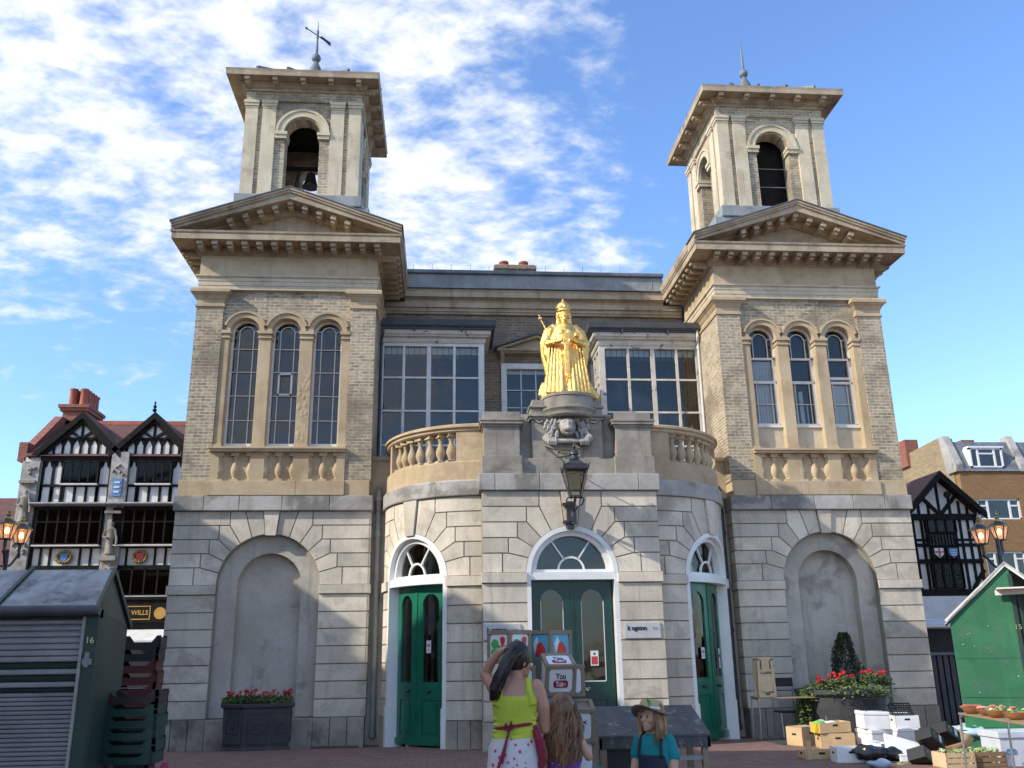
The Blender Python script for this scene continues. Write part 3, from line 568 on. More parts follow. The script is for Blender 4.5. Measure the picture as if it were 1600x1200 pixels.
# ---- upper storey of the wings
def Wg(x): return x
for s in (1, -1):
    left = s < 0
    b = MB()        # brick piers and the brick body behind
    b.box(7.05, 7.62, 18.41, 19.0, 5.115, 8.94).box(3.80, 4.33, 18.41, 19.0, 5.115, 8.94)
    b.box(3.801, 4.2, 18.99, 21.2, 5.115, 9.31).box(7.2, 7.62, 18.99, 26, 5.115, 9.31)
    b.build('brick_pier', 'stock_brick', hall, s)
    # brick spandrel over the three lights, cut round the arches
    sp = MB(); cs = [4.82, 5.70, 6.575]
    for i, c in enumerate(cs):
        xl_, xr = (4.33 if i == 0 else c - 0.44), (7.05 if i == 2 else c + 0.44)
        sp.prism([(c, 9.32), (c, 8.37 + 0.33)] + [(c + x, z) for x, z in arc(0, 8.37, 0.33, 0, -90, 10)[1:]] + [(xl_, 8.37), (xl_, 9.32)], 18.50, 18.7)
        sp.prism([(c, 9.32), (c, 8.37 + 0.33)] + [(c + x, z) for x, z in arc(0, 8.37, 0.33, 0, 90, 10)[1:]] + [(xr, 8.37), (xr, 9.32)], 18.50, 18.7)
    sp.build('spandrel_brick', 'stock_brick', hall, s)
    bs = MB(); bs.box(3.82, 4.32, 18.37, 18.99, 4.80, 5.12).box(7.06, 7.64, 18.37, 18.99, 4.80, 5.12).box(4.322, 5.3, 18.33, 18.8, 4.802, 5.10).box(5.303, 7.058, 18.33, 18.8, 4.802, 5.10)
    bs.box(3.79, 3.83, 18.98, 21.2, 4.78, 5.12).box(7.6, 7.64, 18.98, 26, 4.78, 5.12)
    bs.build('base_course', 'sandstone', hall, s, bev=0.008)
    # window arcade
    ar = MB()
    for i, c in enumerate(cs):
        for q in (1, -1):
            ar.prism([(c + q * x, z) for x, z in arc(0, 8.375, 0.455, 0, 74, 12) + arc(0, 8.375, 0.41, 74, 0, 12)], 18.42, 18.62)
            ar.prism([(c + q * x, z) for x, z in arc(0, 8.375, 0.41, 0, 90, 12) + arc(0, 8.375, 0.31, 90, 0, 12)], 18.455, 18.86, tone=0.5)
    ar.build('archivolt', 'sandstone', hall, s)
    pi = MB()
    for a, c in ((4.333, 4.51), (5.13, 5.39), (6.005, 6.265), (6.885, 7.047)):
        pi.box(a, c, 18.44, 18.86, 5.80, 8.20, tone=random.random()); pi.box(a - (0.02 if a > 4.4 else 0), c + (0.02 if c < 7 else 0), 18.41, 18.86, 8.20, 8.24).box(a - (0.0), c, 18.43, 18.86, 8.24, 8.30).box(a - (0.03 if a > 4.4 else 0), c + (0.03 if c < 7 else 0), 18.39, 18.86, 8.30, 8.372)
        pi.box(a - (0.015 if a > 4.4 else 0), c + (0.015 if c < 7 else 0), 18.42, 18.80, 5.79, 5.88)
    if left:   # spalled, eroded face of the shaft
        for k in range(34): pi.ball((5.15 + random.random() * 0.2, 18.44, 5.95 + random.random() * 1.5), 0.014 + 0.03 * random.random(), 5, sc=(1.2, 0.22, 1.5))
        for k in range(10): pi.ball((4.49, 18.47, 6.0 + k * 0.11), 0.03, 6, sc=(0.8, 1, 1.8))
    pi.build('arcade_pilaster', 'sandstone', hall, s, bev=0.006)
    # sill, blind balustrade
    r_ = MB(); r_.box(4.335, 7.085, 18.30, 18.84, 5.705, 5.755).box(4.32, 7.10, 18.27, 18.8, 5.755, 5.80); r_.build('sill_course', 'sandstone', hall, s, bev=0.006)
    pn = MB(); pn.box(4.335, 7.045, 18.47, 18.8, 5.09, 5.706)
    for a, c in ((4.334, 4.505), (5.065, 5.39), (5.965, 6.255), (6.875, 7.046)): pn.box(a, c, 18.38, 18.48, 5.10, 5.70)
    pn.build('blind_balustrade_panel', 'sandstone', hall, s, bev=0.004)
    for c in (4.505, 4.785, 5.065, 5.39, 5.6775, 5.965, 6.255, 6.565, 6.875):
        # applied half balusters
        o = bpy.data.objects.new('baluster', B0.data); COL.objects.link(o); o.parent = hall; o.scale = (0.95, 0.9, 1.055); o.location = Vector((s * c, 18.46, 5.10)) - ROOT['market_hall']
    # windows
    for i, c in enumerate(cs):
        hw, zb, zs = 0.30, 5.88, 8.375
        if not left: zb = 6.39
        wf = MB(); y1, y2 = 18.66, 18.72
        for q in (1, -1):
            wf.box(c + q * (hw - 0.035), c + q * (hw + 0.01), y1, y2, zb, zs)
            wf.prism([(c + q * x, z) for x, z in arc(0, zs, hw + 0.01, 0, 90, 10) + arc(0, zs, hw - 0.035, 90, 0, 10)], y1, y2)
        if left:
            wf.box(c - hw, c + hw, y1 - 0.04, y2, zb, zb + 0.055)
            for q in (1, -1):
                wf.box(c + q * 0.150 - 0.008, c + q * 0.150 + 0.008, y1 + 0.02, y2 - 0.01, zb, zs + 0.03)
                wf.prism([(c + q * x, z) for x, z in arc(0, zs + 0.03, 0.158, 0, 90, 8) + arc(0, zs + 0.03, 0.142, 90, 0, 8)], y1 + 0.02, y2 - 0.01)
                wf.bar((c + q * 0.15, y1 + 0.035, zs + 0.06), (c + q * 0.27, y1 + 0.035, zs + 0.10), 0.014, 0.014)
            for z in (6.44, 6.98, 7.51, 8.03): wf.box(c - hw, c + hw, y1 + 0.02, y2 - 0.01, z, z + 0.014)
            if i == 1: # small opening casement
                for z in (7.0, 7.46): wf.box(c - 0.15, c + 0.15, y1 - 0.01, y2, z, z + 0.035)
                for q in (1, -1): wf.box(c + q * 0.115, c + q * 0.15, y1 - 0.01, y2, 7.0, 7.49)
        else:
            wf.box(c - hw - 0.02, c + hw + 0.02, y1 - 0.10, y2, zb - 0.06, zb)
            wf.box(c - hw, c + hw, y1, y2, zb, zb + 0.05).box(c - hw, c + hw, y1, y2, 7.92, 7.965).box(c - hw, c + hw, y1, y2, 7.36, 7.42)
            for q in (1, -1):
                wf.box(c + q * 0.235, c + q * 0.27, y1 - 0.005, y2, zb, 7.92)
                wf.box(c + q * 0.165 - 0.008, c + q * 0.165 + 0.008, y1 + 0.02, y2 - 0.01, 7.95, zs)
                wf.prism([(c + q * x, z) for x, z in arc(0, zs, 0.173, 0, 90, 8) + arc(0, zs, 0.157, 90, 0, 8)], y1 + 0.02, y2 - 0.01)
                wf.bar((c + q * 0.165, y1 + 0.035, zs + 0.03), (c + q * 0.27, y1 + 0.035, zs + 0.06), 0.014, 0.014)
                wf.box(c + q * 0.165 - 0.007, c + q * 0.165 + 0.007, y1 + 0.02, y2 - 0.01, zb, 7.38)
            wf.box(c - 0.23, c + 0.23, y1 + 0.02, y2 - 0.01, 6.88, 6.895)
            if i == 2: wf.box(c - 0.25, c + 0.25, y1 - 0.01, y2, 7.46, 7.52)
        o = wf.build('window', 'white_paint', hall, s)
        MB().prism([(c - hw, zb), (c + hw, zb)] + [(c + x, z) for x, z in arc(0, zs, hw, 90, -90, 14)], y2, y2 + 0.006).build('pane', 'glass', o, s)
        if not left:
            if i == 0:
                cu2 = MB()
                for k in range(14): x = c - 0.24 + 0.48 * k / 14; cu2.box(x, x + 0.03, 18.738 + 0.012 * (k % 2), 18.76 + 0.012 * (k % 2), 6.4, 7.9, tone=random.random())
                cu2.build('curtain', 'curtain', o, s)
            if i == 1: MB().box(c - 0.2, c - 0.12, 18.74, 18.75, 6.42, 7.35).box(c - 0.07, c + 0.02, 18.745, 18.755, 6.42, 7.2).box(c + 0.08, c + 0.11, 18.74, 18.75, 6.42, 6.9).build('curtain', 'curtain', o, s)
            if i == 2: MB().box(c - 0.26, c + 0.24, 18.735, 18.742, 6.4, 7.35).build('blind', 'door_white', o, s)
            MB().box(c - 0.31, c + 0.31, 18.60, 18.9, 5.80, zb - 0.06).build('apron_panel', 'sandstone_pale', hall, s)
    MB().box(4.3, 7.1, 19.4, 19.45, 5.7, 9.0).box(4.2, 7.2, 18.8, 19.45, 8.9, 9.0).build('interior', 'dark_room', hall, s)
    # pier capitals
    cp = MB()
    for a, c in ((3.80, 4.33), (7.05, 7.62)):
        prof = [(0.0, 8.90), (0.03, 8.905), (0.03, 8.95), (0.005, 8.96), (0.005, 9.07), (0.02, 9.08), (0.035, 9.11), (0.06, 9.15), (0.095, 9.18), (0.10, 9.20), (0.13, 9.21), (0.13, 9.275), (0.115, 9.31), (-0.1, 9.31), (-0.1, 8.90)]
        cp.sweep([(o - 0.0, z) for o, z in prof], [(c, 18.75), (c, 18.41), (a, 18.41), (a, 18.75)][::-1] if False else [(a, 20.9 if a < 5 else 18.9), (a, 18.41), (c, 18.41), (c, 18.9 if c < 5 else 22)])
    cp.build('pier_capital', 'sandstone', hall, s)
    # entablature: architrave fasciae, frieze, corona; returned along both flanks
    flank = [(3.80, 20.95), (3.80, 18.41), (7.62, 18.41), (7.62, 26)]
    en = MB()
    en.sweep([(-0.4, 9.31), (0.0, 9.31), (0.0, 9.405), (0.012, 9.405), (0.012, 9.50), (0.025, 9.505), (0.025, 9.575), (0.05, 9.59), (0.065, 9.60), (0.065, 9.63), (-0.4, 9.63)], flank)
    en.build('architrave', 'sandstone_pale', hall, s)
    MB().sweep([(-0.4, 9.63), (0.0, 9.63), (0.0, 10.10), (-0.4, 10.10)], flank, tone=0.6).build('frieze', 'sandstone', hall, s)
    co = MB()
    co.sweep([(-0.4, 10.10), (0.02, 10.10), (0.03, 10.13), (0.06, 10.15), (0.09, 10.155), (0.09, 10.275), (0.46, 10.275), (0.47, 10.26), (0.52, 10.26), (0.52, 10.40), (0.54, 10.41), (0.55, 10.455), (-0.4, 10.455)], flank)
    co.build('cornice', 'cornice_stone', hall, s)
    # modillions under the corona
    mod = MB(); mod.box(-0.062, 0.062, -0.30, 0.12, 0, 0.08).box(-0.052, 0.052, -0.22, 0.12, -0.05, 0.0).box(-0.07, 0.07, -0.31, 0.12, 0.08, 0.10)
    if s > 0: MOD = mod.build('modillion', 'cornice_stone', hall, bev=0.008); MOD.location = Vector((0, 0, 0)); MODM = MOD.data; bpy.data.objects.remove(MOD); MODM.transform(Matrix.Translation(ROOT['market_hall'])); MODN = 0
    def put(x, y, z, rz=0.0, tilt=0.0, sc=1.0):
        o = bpy.data.objects.new('modillion', MODM); COL.objects.link(o); o.parent = hall; o.location = Vector((x, y, z)) - ROOT['market_hall']; o.rotation_euler = (0, tilt, rz); o.scale = (sc, sc, sc)
        bv = o.modifiers.new('bevel', 'BEVEL'); bv.width = 0.008; bv.segments = 1
        return o
    for k in range(13): put(s * (3.79 + k * 0.3145), 18.25, 10.172)
    for k in range(8): put(s * 3.63, 18.42 + 0.0 + k * 0.315 + 0.2, 10.172, rz=-s * PI / 2)
    for k in range(3): put(s * 7.78, 18.6 + k * 0.315, 10.172, rz=s * PI / 2)
    # raking cornice and tympanum; half width 2.45 about x 5.70, slope .36
    sl = 0.358; cx = 5.70; ht = lambda x: 11.50 - sl * abs(x - cx)
    MB().prism([(cx - 2.3, 10.45), (cx + 2.3, 10.45), (cx, 11.28)], 18.42, 18.62, tone=0.4).build('tympanum', 'cornice_stone', hall, s)
    rk = MB(); RP = [(17.80, 0.0), (17.80, -0.05), (17.83, -0.07), (17.83, -0.10), (17.87, -0.12), (17.87, -0.25), (18.27, -0.25), (18.27, -0.37), (18.35, -0.41), (18.45, -0.41), (18.45, 0.0)]
    for q in (1, -1):
        vs = []; fs = []; nP = len(RP)
        for xx in (cx, cx + q * 2.45):
            for y, dz in RP: vs.append((xx, y, max(ht(xx) + dz, 10.458)))
        for k in range(nP): k2 = (k + 1) % nP; fs.append((k, k2, nP + k2, nP + k))
        fs += [tuple(range(nP)), tuple(range(nP, 2 * nP))]
        rk.add(vs, fs)
    rk.build('raking_cornice', 'cornice_stone', hall, s)
    for k in range(-4, 5):
        if True:
            x = cx + k * 0.312; t = math.atan(sl) * (1 if k > 0 else -1 if k < 0 else 0)
            put(s * x, 18.25, ht(x) - 0.25 - 0.10, tilt=s * t)
    rf = MB()
    for q in (1, -1):
        rf.add([(cx, 17.78, 11.525), (cx + q * 2.48, 17.78, 10.64), (cx + q * 2.48, 26, 10.64), (cx, 26, 11.525), (cx, 17.78, 11.50), (cx + q * 2.48, 17.78, 10.61), (cx + q * 2.48, 26, 10.61), (cx, 26, 11.50)], [(0, 1, 2, 3), (4, 5, 6, 7), (0, 1, 5, 4), (1, 2, 6, 5), (2, 3, 7, 6), (3, 0, 4, 7)])
    rf.build('roof', 'slate', hall, s)
    g = MB(); g.sweep([(0.50, 10.455), (0.565, 10.455), (0.59, 10.55), (0.59, 10.61), (0.50, 10.61)], flank[:2]).sweep([(0.50, 10.455), (0.565, 10.455), (0.59, 10.55), (0.59, 10.61), (0.50, 10.61)], flank[2:]); g.build('gutter', 'cornice_stone', hall, s)
    # lead stages under the tower
    st = MB(); st.box(3.98, 7.34, 18.66, 21.9, 10.9, 11.30).box(4.05, 7.30, 18.68, 21.8, 11.29, 11.50).box(4.22, 7.11, 18.64, 21.6, 11.50, 11.785); st.build('lead_stage', 'lead_pale', hall, s, bev=0.02)
    # ---- belfry
    tc_ = (5.665, 20.08); T = thing; hb = 1.345
    tw = MB(); fr_ = MB(); cap = MB(); arv = MB()
    for k in range(4):
        M_ = Matrix.Translation((tc_[0], tc_[1], 0)) @ Matrix.Rotation(k * PI / 2, 4, 'Z')
        a1 = MB(); z0, z1 = 11.78, 14.30; yb = -hb + 0.055; A = 0.40
        for q in (1, -1):
            a1.prism([(q * A, z0), (q * 1.30, z0), (q * 1.30, z1), (0, z1), (0, 13.45 + A)] + [(q * x, z) for x, z in arc(0, 13.45, A, 0, 90, 10)[1:]], yb, yb + 0.36)
        a1.xform(lambda p: M_ @ p); tw.v_n = 0
        n0 = len(tw.v); tw.v += a1.v; tw.f += [tuple(i + n0 for i in f) for f in a1.f]; tw.t += a1.t; tw.mi += a1.mi
        a2 = MB()
        for q in (1, -1):
            for (u0, u1) in ((0.64, 0.955), (1.06, 1.345)):
                a2.box(q * u0, q * u1, -hb - (0.002 if u1 > 1.2 else 0), -hb + 0.2, z0, 14.08)
                a2.box(q * (u0 - 0.0), q * (u1 + 0.0), -hb - 0.012, -hb + 0.2, 14.08, 14.11).box(q * (u0 - 0.015), q * (u1 + 0.015), -hb - 0.03, -hb + 0.2, 14.13, 14.20).box(q * (u0 - 0.03), q * (u1 + (0.03 if u1 < 1.2 else 0.028)), -hb - 0.05, -hb + 0.2, 14.20, 14.28).box(q * u0, q * u1, -hb - 0.004, -hb + 0.2, 14.08, 14.29)
            a2.prism([(q * x, z) for x, z in arc(0, 13.45, 0.60, 0, 90, 12) + arc(0, 13.45, 0.43, 90, 0, 12)], -hb - 0.005, -hb + 0.30)
            a2.prism([(q * x, z) for x, z in arc(0, 13.45, 0.625, 0, 90, 12) + arc(0, 13.45, 0.565, 90, 0, 12)], -hb - 0.03, -hb + 0.05)
            a2.box(q * 0.36, q * 0.625, -hb - 0.02, -hb + 0.33, 13.285, 13.37).box(q * 0.345, q * 0.637, -hb - 0.05, -hb + 0.33, 13.37, 13.45)
        a2.xform(lambda p: M_ @ p); n0 = len(fr_.v); fr_.v += a2.v; fr_.f += [tuple(i + n0 for i in f) for f in a2.f]; fr_.t += a2.t; fr_.mi += a2.mi
    tw.build('belfry_wall', 'stock_brick', hall, s); fr_.build('belfry_pilaster', 'sandstone_pale', hall, s)
    sq = [(tc_[0] + hb, tc_[1] - hb), (tc_[0] + hb, tc_[1] + hb), (tc_[0] - hb, tc_[1] + hb), (tc_[0] - hb, tc_[1] - hb)]
    sq = [sq[0], sq[1], sq[2], sq[3]]
    MB().sweep([(-0.3, 14.28), (-0.0, 14.28), (-0.0, 14.53), (-0.3, 14.53)], sq, closed=True).build('belfry_frieze', 'stock_brick', hall, s)
    MB().sweep([(-0.3, 14.53), (0.03, 14.53), (0.04, 14.58), (0.09, 14.61), (0.10, 14.65), (0.14, 14.68), (0.14, 14.715), (-0.3, 14.72)], sq, closed=True).build('belfry_cornice', 'cornice_stone', hall, s)
    MB().sweep([(-0.4, 14.715), (0.36, 14.715), (0.37, 14.70), (0.415, 14.70), (0.42, 14.80), (0.435, 14.86), (0.40, 14.87), (-0.4, 14.87)], sq, closed=True).build('belfry_eaves', 'cornice_stone', hall, s)
    MB().box(tc_[0] - 1.2, tc_[0] + 1.2, tc_[1] - 1.2, tc_[1] + 1.2, 14.32, 14.5).build('belfry_ceiling', 'timber_black', hall, s)
    for k in range(5):
        for (ox, oy, rz) in ((-1.29 + k * 0.645, -hb - 0.09, 0), (-hb - 0.09, -1.29 + k * 0.645, -PI / 2)):
            put(s * (tc_[0] + ox), tc_[1] + oy, 14.615, rz=s * rz, sc=0.95)
    er = MB(); e = hb + 0.43; ap = 15.85
    for k in range(4):
        c0 = [(-e, -e), (e, -e), (e, e), (-e, e)]; a_, b_ = c0[k], c0[(k + 1) % 4]
        er.add([(tc_[0] + a_[0], tc_[1] + a_[1], 14.865), (tc_[0] + b_[0], tc_[1] + b_[1], 14.865), (tc_[0], tc_[1], ap)], [(0, 1, 2)])
        for j in range(1, 5):     # lead rolls
            t = j / 5; bx, by = a_[0] + (b_[0] - a_[0]) * t, a_[1] + (b_[1] - a_[1]) * t; f = 1 - abs(t - 0.5) * 1.0
            ex, ey = bx * 0.3, by * 0.3
            er.bar((tc_[0] + bx * 0.995, tc_[1] + by * 0.995, 14.90), (tc_[0] + bx * 0.6, tc_[1] + by * 0.6, 14.865 + (ap - 14.865) * (1 - 0.6 * max(abs(bx), abs(by)) / e) + 0.03), 0.06, 0.06)
    er.build('belfry_roof', 'lead', hall, s)
    MB().lathe([(0.20, 15.7), (0.17, 16.1), (0.11, 16.25), (0.06, 16.36), (0.05, 16.40), (0.09, 16.42), (0.115, 16.47), (0.12, 16.51), (0.10, 16.57), (0.05, 16.62), (0.038, 16.66), (0.03, 17.0), (0.018, 17.3), (0.005, 17.65)], tc_[0], tc_[1], 0, 16).build('finial', 'lead', hall, s, smooth=True)
# thin horizontal tie rods in the right-hand belfry opening and a black sheet standing in for the darkness behind
MB().box(5.24, 6.09, 18.95, 18.965, 12.45, 12.462).box(5.24, 6.09, 18.95, 18.965, 12.95, 12.962).build('tie_rod', 'lead_pale', hall)
MB().box(4.6, 6.8, 19.3, 19.34, 11.8, 14.3).build('belfry_dark_sheet', 'timber_black', hall)

# ---- the recessed centre of the upper storey
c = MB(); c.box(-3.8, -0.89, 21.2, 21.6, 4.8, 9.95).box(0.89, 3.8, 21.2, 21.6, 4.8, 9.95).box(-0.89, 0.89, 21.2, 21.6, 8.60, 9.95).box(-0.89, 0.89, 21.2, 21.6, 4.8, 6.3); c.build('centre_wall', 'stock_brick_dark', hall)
MB().box(-3.78, 3.78, 21.10, 21.3, 9.94, 10.03).box(-3.78, 3.78, 21.13, 21.3, 9.88, 9.94).box(-3.78, 3.78, 21.05, 21.3, 10.03, 10.16).build('centre_architrave', 'cornice_stone', hall)
MB().sweep([(-0.5, 10.16), (0.0, 10.16), (0.02, 10.22), (0.10, 10.26), (0.15, 10.27), (0.15, 10.40), (0.18, 10.45), (-0.5, 10.455)], [(-3.3, 21.08), (3.3, 21.08)]).build('centre_cornice', 'cornice_stone', hall)
q = MB(); q.box(-3.3, 3.3, 20.98, 21.4, 10.455, 10.90).box(-3.3, 3.3, 20.90, 21.3, 10.50, 10.53)
for k in range(7): q.box(-3.0 + k, -2.985 + k, 20.968, 20.98, 10.53, 10.9)
q.build('parapet', 'lead_pale', hall)
MB().box(-3.32, 3.32, 20.90, 21.6, 10.90, 11.0).box(-3.3, 3.3, 21.5, 26, 10.6, 10.95).build('roof_edge', 'lead', hall, bev=0.02)
sp_ = MB()
for k in range(14): sp_.tube([(-3.1 + k * 0.48, 20.95, 11.0), (-3.1 + k * 0.48 + 0.01, 20.95, 11.16)], 0.004, 4)
sp_.build('bird_spike', 'black_iron', hall)
# central window under a little pediment
w = MB()
for q in (1, -1): w.box(q * 0.75, q * 0.885, 21.13, 21.3, 6.3, 8.448)
w.box(-0.885, 0.885, 21.13, 21.3, 8.45, 8.585)
for x in (-0.39, -0.02, 0.35): w.box(x - 0.012, x + 0.012, 21.2, 21.23, 6.3, 8.45)
for z in (7.0, 7.45, 7.90): w.box(-0.75, 0.75, 21.2, 21.23, z, z + 0.02)
o = w.build('window', 'white_paint', hall); MB().box(-0.76, 0.76, 21.24, 21.246, 6.3, 8.46).build('pane', 'glass', o); MB().box(-0.76, 0.76, 21.26, 21.27, 8.34, 8.45).build('blind', 'white_paint', o)
MB().box(-0.95, 0.95, 21.9, 21.95, 5.5, 9.0).build('interior', 'dark_room', hall)
h = MB(); h.box(-0.98, 0.98, 20.92, 21.25, 8.86, 8.91).box(-0.92, 0.92, 20.98, 21.25, 8.82, 8.86).prism([(-0.86, 8.91), (0.86, 8.91), (0, 9.21)], 21.06, 21.22)
for q in (1, -1): h.prism([(q * 1.02, 8.915), (q * 0.86, 8.915), (0, 9.21), (0, 9.28)], 20.92, 21.21)
h.build('window_pediment', 'cornice_stone', hall)
g = MB()
for q in (1, -1): g.prism([(q * 1.06, 8.92), (q * 1.06, 8.95), (0, 9.33), (0, 9.285)], 20.85, 21.22)
g.build('window_hood', 'slate', hall)
for q in (1, -1): MB().prism([(20.95, 8.86), (21.2, 8.86), (21.2, 8.62)], q * 0.80, q * 0.90, ax='x').build('bracket', 'cornice_stone', hall)
# box bay windows
for s in (1, -1):
    f = MB(); y1, y2 = 19.93, 20.03
    f.box(1.365, 1.50, y1, y2 + 0.03, 5.2, 8.67).box(3.70, 3.80, y1, y2, 5.2, 8.67).box(1.50, 3.70, y1, y2, 8.595, 8.67).box(1.50, 3.7, y1, y2, 5.2, 5.5)
    for x, wd in ((2.064, 0.06), (2.655, 0.10), (3.235, 0.06)): f.box(x - wd / 2, x + wd / 2, y1 + 0.015, y2, 5.5, 8.60)
    for z in (6.22, 7.03, 7.83): f.box(1.50, 3.70, y1 + 0.02, y2, z - 0.022, z + 0.022)
    f.box(1.37, 1.47, 21.10, 21.2, 5.2, 8.67)
    for y in (20.42, 20.78): f.box(1.375, 1.44, y - 0.03, y + 0.03, 5.2, 8.6)
    f.box(1.372, 1.44, 20.06, 21.1, 8.595, 8.668)
    for z in (6.22, 7.03, 7.83): f.box(1.38, 1.44, 20.06, 21.1, z - 0.02, z + 0.02)
    f.build('bay_window', 'peeling_paint' if s > 0 else 'white_paint', hall, s); bw = bpy.context.scene.collection.objects[-1]
    bw = [o for o in COL.objects if o.name.startswith('bay_window')][-1]
    gp = MB().box(1.42, 1.425, 20.0, 21.15, 5.3, 8.6); gp.box(1.45, 3.75, 19.99, 19.995, 5.3, 8.6); gp.build('pane', 'glass', bw, s)
    ld = MB(); x = 1.53      # leaded lattice behind the glass
    while x < 3.7: ld.box(x, x + 0.011, 19.999, 20.004, 5.3, 8.6); x += 0.133
    z = 5.4
    while z < 8.6: ld.box(1.5, 3.7, 19.999, 20.004, z, z + 0.010); z += 0.20
    ld.build('lead_lattice', 'lead_line', bw, s) if 'lead_line' in MATS else None
    MB().box(1.5, 3.7, 20.05, 20.06, 8.42, 8.60).build('blind', 'white_paint', bw, s)
    MB().box(1.45, 3.79, 21.1, 21.15, 5.2, 8.7).build('interior', 'dark_room', hall, s)
    e = MB(); e.box(1.34, 3.80, 19.90, 21.2, 8.67, 8.70).box(1.33, 3.80, 19.89, 21.2, 8.70, 8.80).box(1.26, 3.80, 19.81, 21.2, 8.80, 8.835).box(1.21, 3.80, 19.76, 21.2, 8.85, 8.95).box(1.22, 3.80, 19.79, 21.2, 8.83, 8.86)
    e.build('bay_fascia', 'peeling_paint', hall, s, bev=0.004)
    e = MB(); e.box(1.16, 3.80, 19.70, 21.2, 8.95, 9.03); e.sweep([(0.0, 9.0), (0.06, 8.99), (0.095, 9.03), (0.10, 9.17), (0.0, 9.17)], [(1.20, 21.15), (1.20, 19.74), (3.80, 19.74)]); e.box(1.2, 3.8, 19.74, 21.2, 9.0, 9.12)
    for x in (1.9, 3.0): e.box(x - 0.015, x + 0.015, 19.66, 19.8, 8.9, 9.0)
    e.build('bay_gutter', 'gutter_iron', hall, s)
    p = MB(); X0 = 3.72
    p.tube([(X0, 19.72, 9.0), (X0, 19.72, 8.85), (X0 + 0.04, 19.86, 8.72), (X0 + 0.04, 19.88, 5.0)], 0.032, 8)
    for z in (8.6, 7.0, 5.8): p.tube([(X0 + 0.04, 19.88, z), (X0 + 0.04, 19.88, z + 0.05)], 0.045, 8)
    p.build('rainwater_pipe', 'white_paint' if s > 0 else 'gutter_iron', hall, s, smooth=True)
    MB().box(1.36, 3.8, 20.04, 21.2, 4.8, 5.25).box(1.36, 3.8, 19.93, 20.04, 4.8, 5.2).build('bay_apron', 'peeling_paint', hall, s)
ch = MB(); ch.box(-0.78, 0.42, 24.7, 25.6, 10.5, 12.9).box(-0.82, 0.46, 24.66, 25.64, 12.75, 12.86); chs = ch.build('chimney', 'stock_brick_dark', hall)
for x in (-0.5, 0.1): MB().lathe([(0.13, 12.9), (0.12, 13.02), (0.15, 13.05), (0.15, 13.1)], x, 25.0, 0, 14).build('chimney_pot', 'terracotta', chs, smooth=True)
MB().box(-7.6, 7.6, 25.9, 26.1, 0, 10.4).build('rear_wall', 'stock_brick_dark', hall)
# small paper notices and metal plates on the building are things of their own (further down)
# ================================================================== GROUND
def at(px, py, Y):
    d = cW + cR * ((px - 800) / 1400) - cU * ((py - 600) / 1400); t = Y / d.y
    return Vector((-2.3546 + d.x * t, Y, 1.62 + d.z * t))
def gp(px, py, z=0.1):
    d = cW + cR * ((px - 800) / 1400) - cU * ((py - 600) / 1400); t = (z - 1.62) / d.z
    return Vector((-2.3546 + d.x * t, d.y * t, z))
g = MB(); ys = [-60, -10, 0, 16.0, 17.5, 18.35, 22, 60, 900]; hz = [0.1, 0.1, 0.1, 0.1, 0.075, 0.0, 0.0, 0.0, 0.0]; xs = [-900, -60, -20, -8, 0, 8, 20, 60, 900]
g.v = [(x, y, h) for y, h in zip(ys, hz) for x in xs]; n = len(xs)
for j in range(len(ys) - 1):
    for i in range(n - 1): g.f.append((j * n + i, j * n + i + 1, (j + 1) * n + i + 1, (j + 1) * n + i)); g.t.append(0.5); g.mi.append(0)
tag(g.build('ground', 'paving'), kind='structure')
gr = MB(); c0 = gp(1262, 1160); c0.z = 0
for k in range(16): gr.box(c0.x - 0.55 + k * 0.075, c0.x - 0.55 + k * 0.075 + 0.04, c0.y - 0.35, c0.y + 0.35, 0.102, 0.112)
gr.box(c0.x - 0.6, c0.x + 0.65, c0.y - 0.4, c0.y + 0.4, 0.09, 0.104)
tag(gr.build('drain_grate', 'gutter_iron', loc=(c0.x, c0.y, 0.1)), 'flat slotted iron grate let into the paving in front of the cardboard boxes', 'drain')
c0 = Vector((-4.25, 18.0, 0))
tag(MB().box(-4.7, -3.85, 17.85, 18.1, 0.02, 0.065).build('drain_cover', 'gutter_iron', loc=(-4.25, 18, 0.05)), 'narrow dark drain cover in the paving by the foot of the left drainpipe', 'drain')

# ================================================================== HALF-TIMBERED SHOP, LEFT
def T3(name, label, cat, loc, group=None): return thing(name, label, cat, loc, group)
tl = T3('timbered_building', 'tall half-timbered building with twin black and white gables left of the hall', 'building', (-14, 33, 0))
YF = 33.0
MB().box(-17.35, -8.5, YF, 38, 0, 8.75).build('wall', 'render_white', tl)
for gx in (-15.43, -12.86, -10.3):
    MB().prism([(gx - 1.45, 8.72), (gx + 1.45, 8.72), (gx, 10.12)], YF - 0.0, YF + 0.5).build('gable', 'render_white', tl)
rf = MB()
rf.add([(-17.3, YF - 0.2, 8.75), (-8.5, YF - 0.2, 8.75), (-8.5, 36, 10.75), (-17.3, 36, 10.75), (-8.5, 39, 8.7), (-17.3, 39, 8.7)], [(0, 1, 2, 3), (3, 2, 4, 5)])
for gx in (-15.43, -12.86, -10.3):
    for q in (1, -1): rf.add([(gx, YF - 0.15, 10.42), (gx + q * (1.31 if not (gx < -15 and q < 0) else 1.75), YF - 0.15, 9.02 if not (gx < -15 and q < 0) else 8.68), (gx + q * (1.31 if not (gx < -15 and q < 0) else 1.75), 36.0, 9.02 if not (gx < -15 and q < 0) else 8.68), (gx, 36.0, 10.42)], [(0, 1, 2, 3)])
rf.build('roof', 'roof_tile_red', tl, fixn=False)
MB().box(-17.3, -8.5, 35.9, 36.1, 10.7, 10.86).build('ridge_tile', 'terracotta', tl)
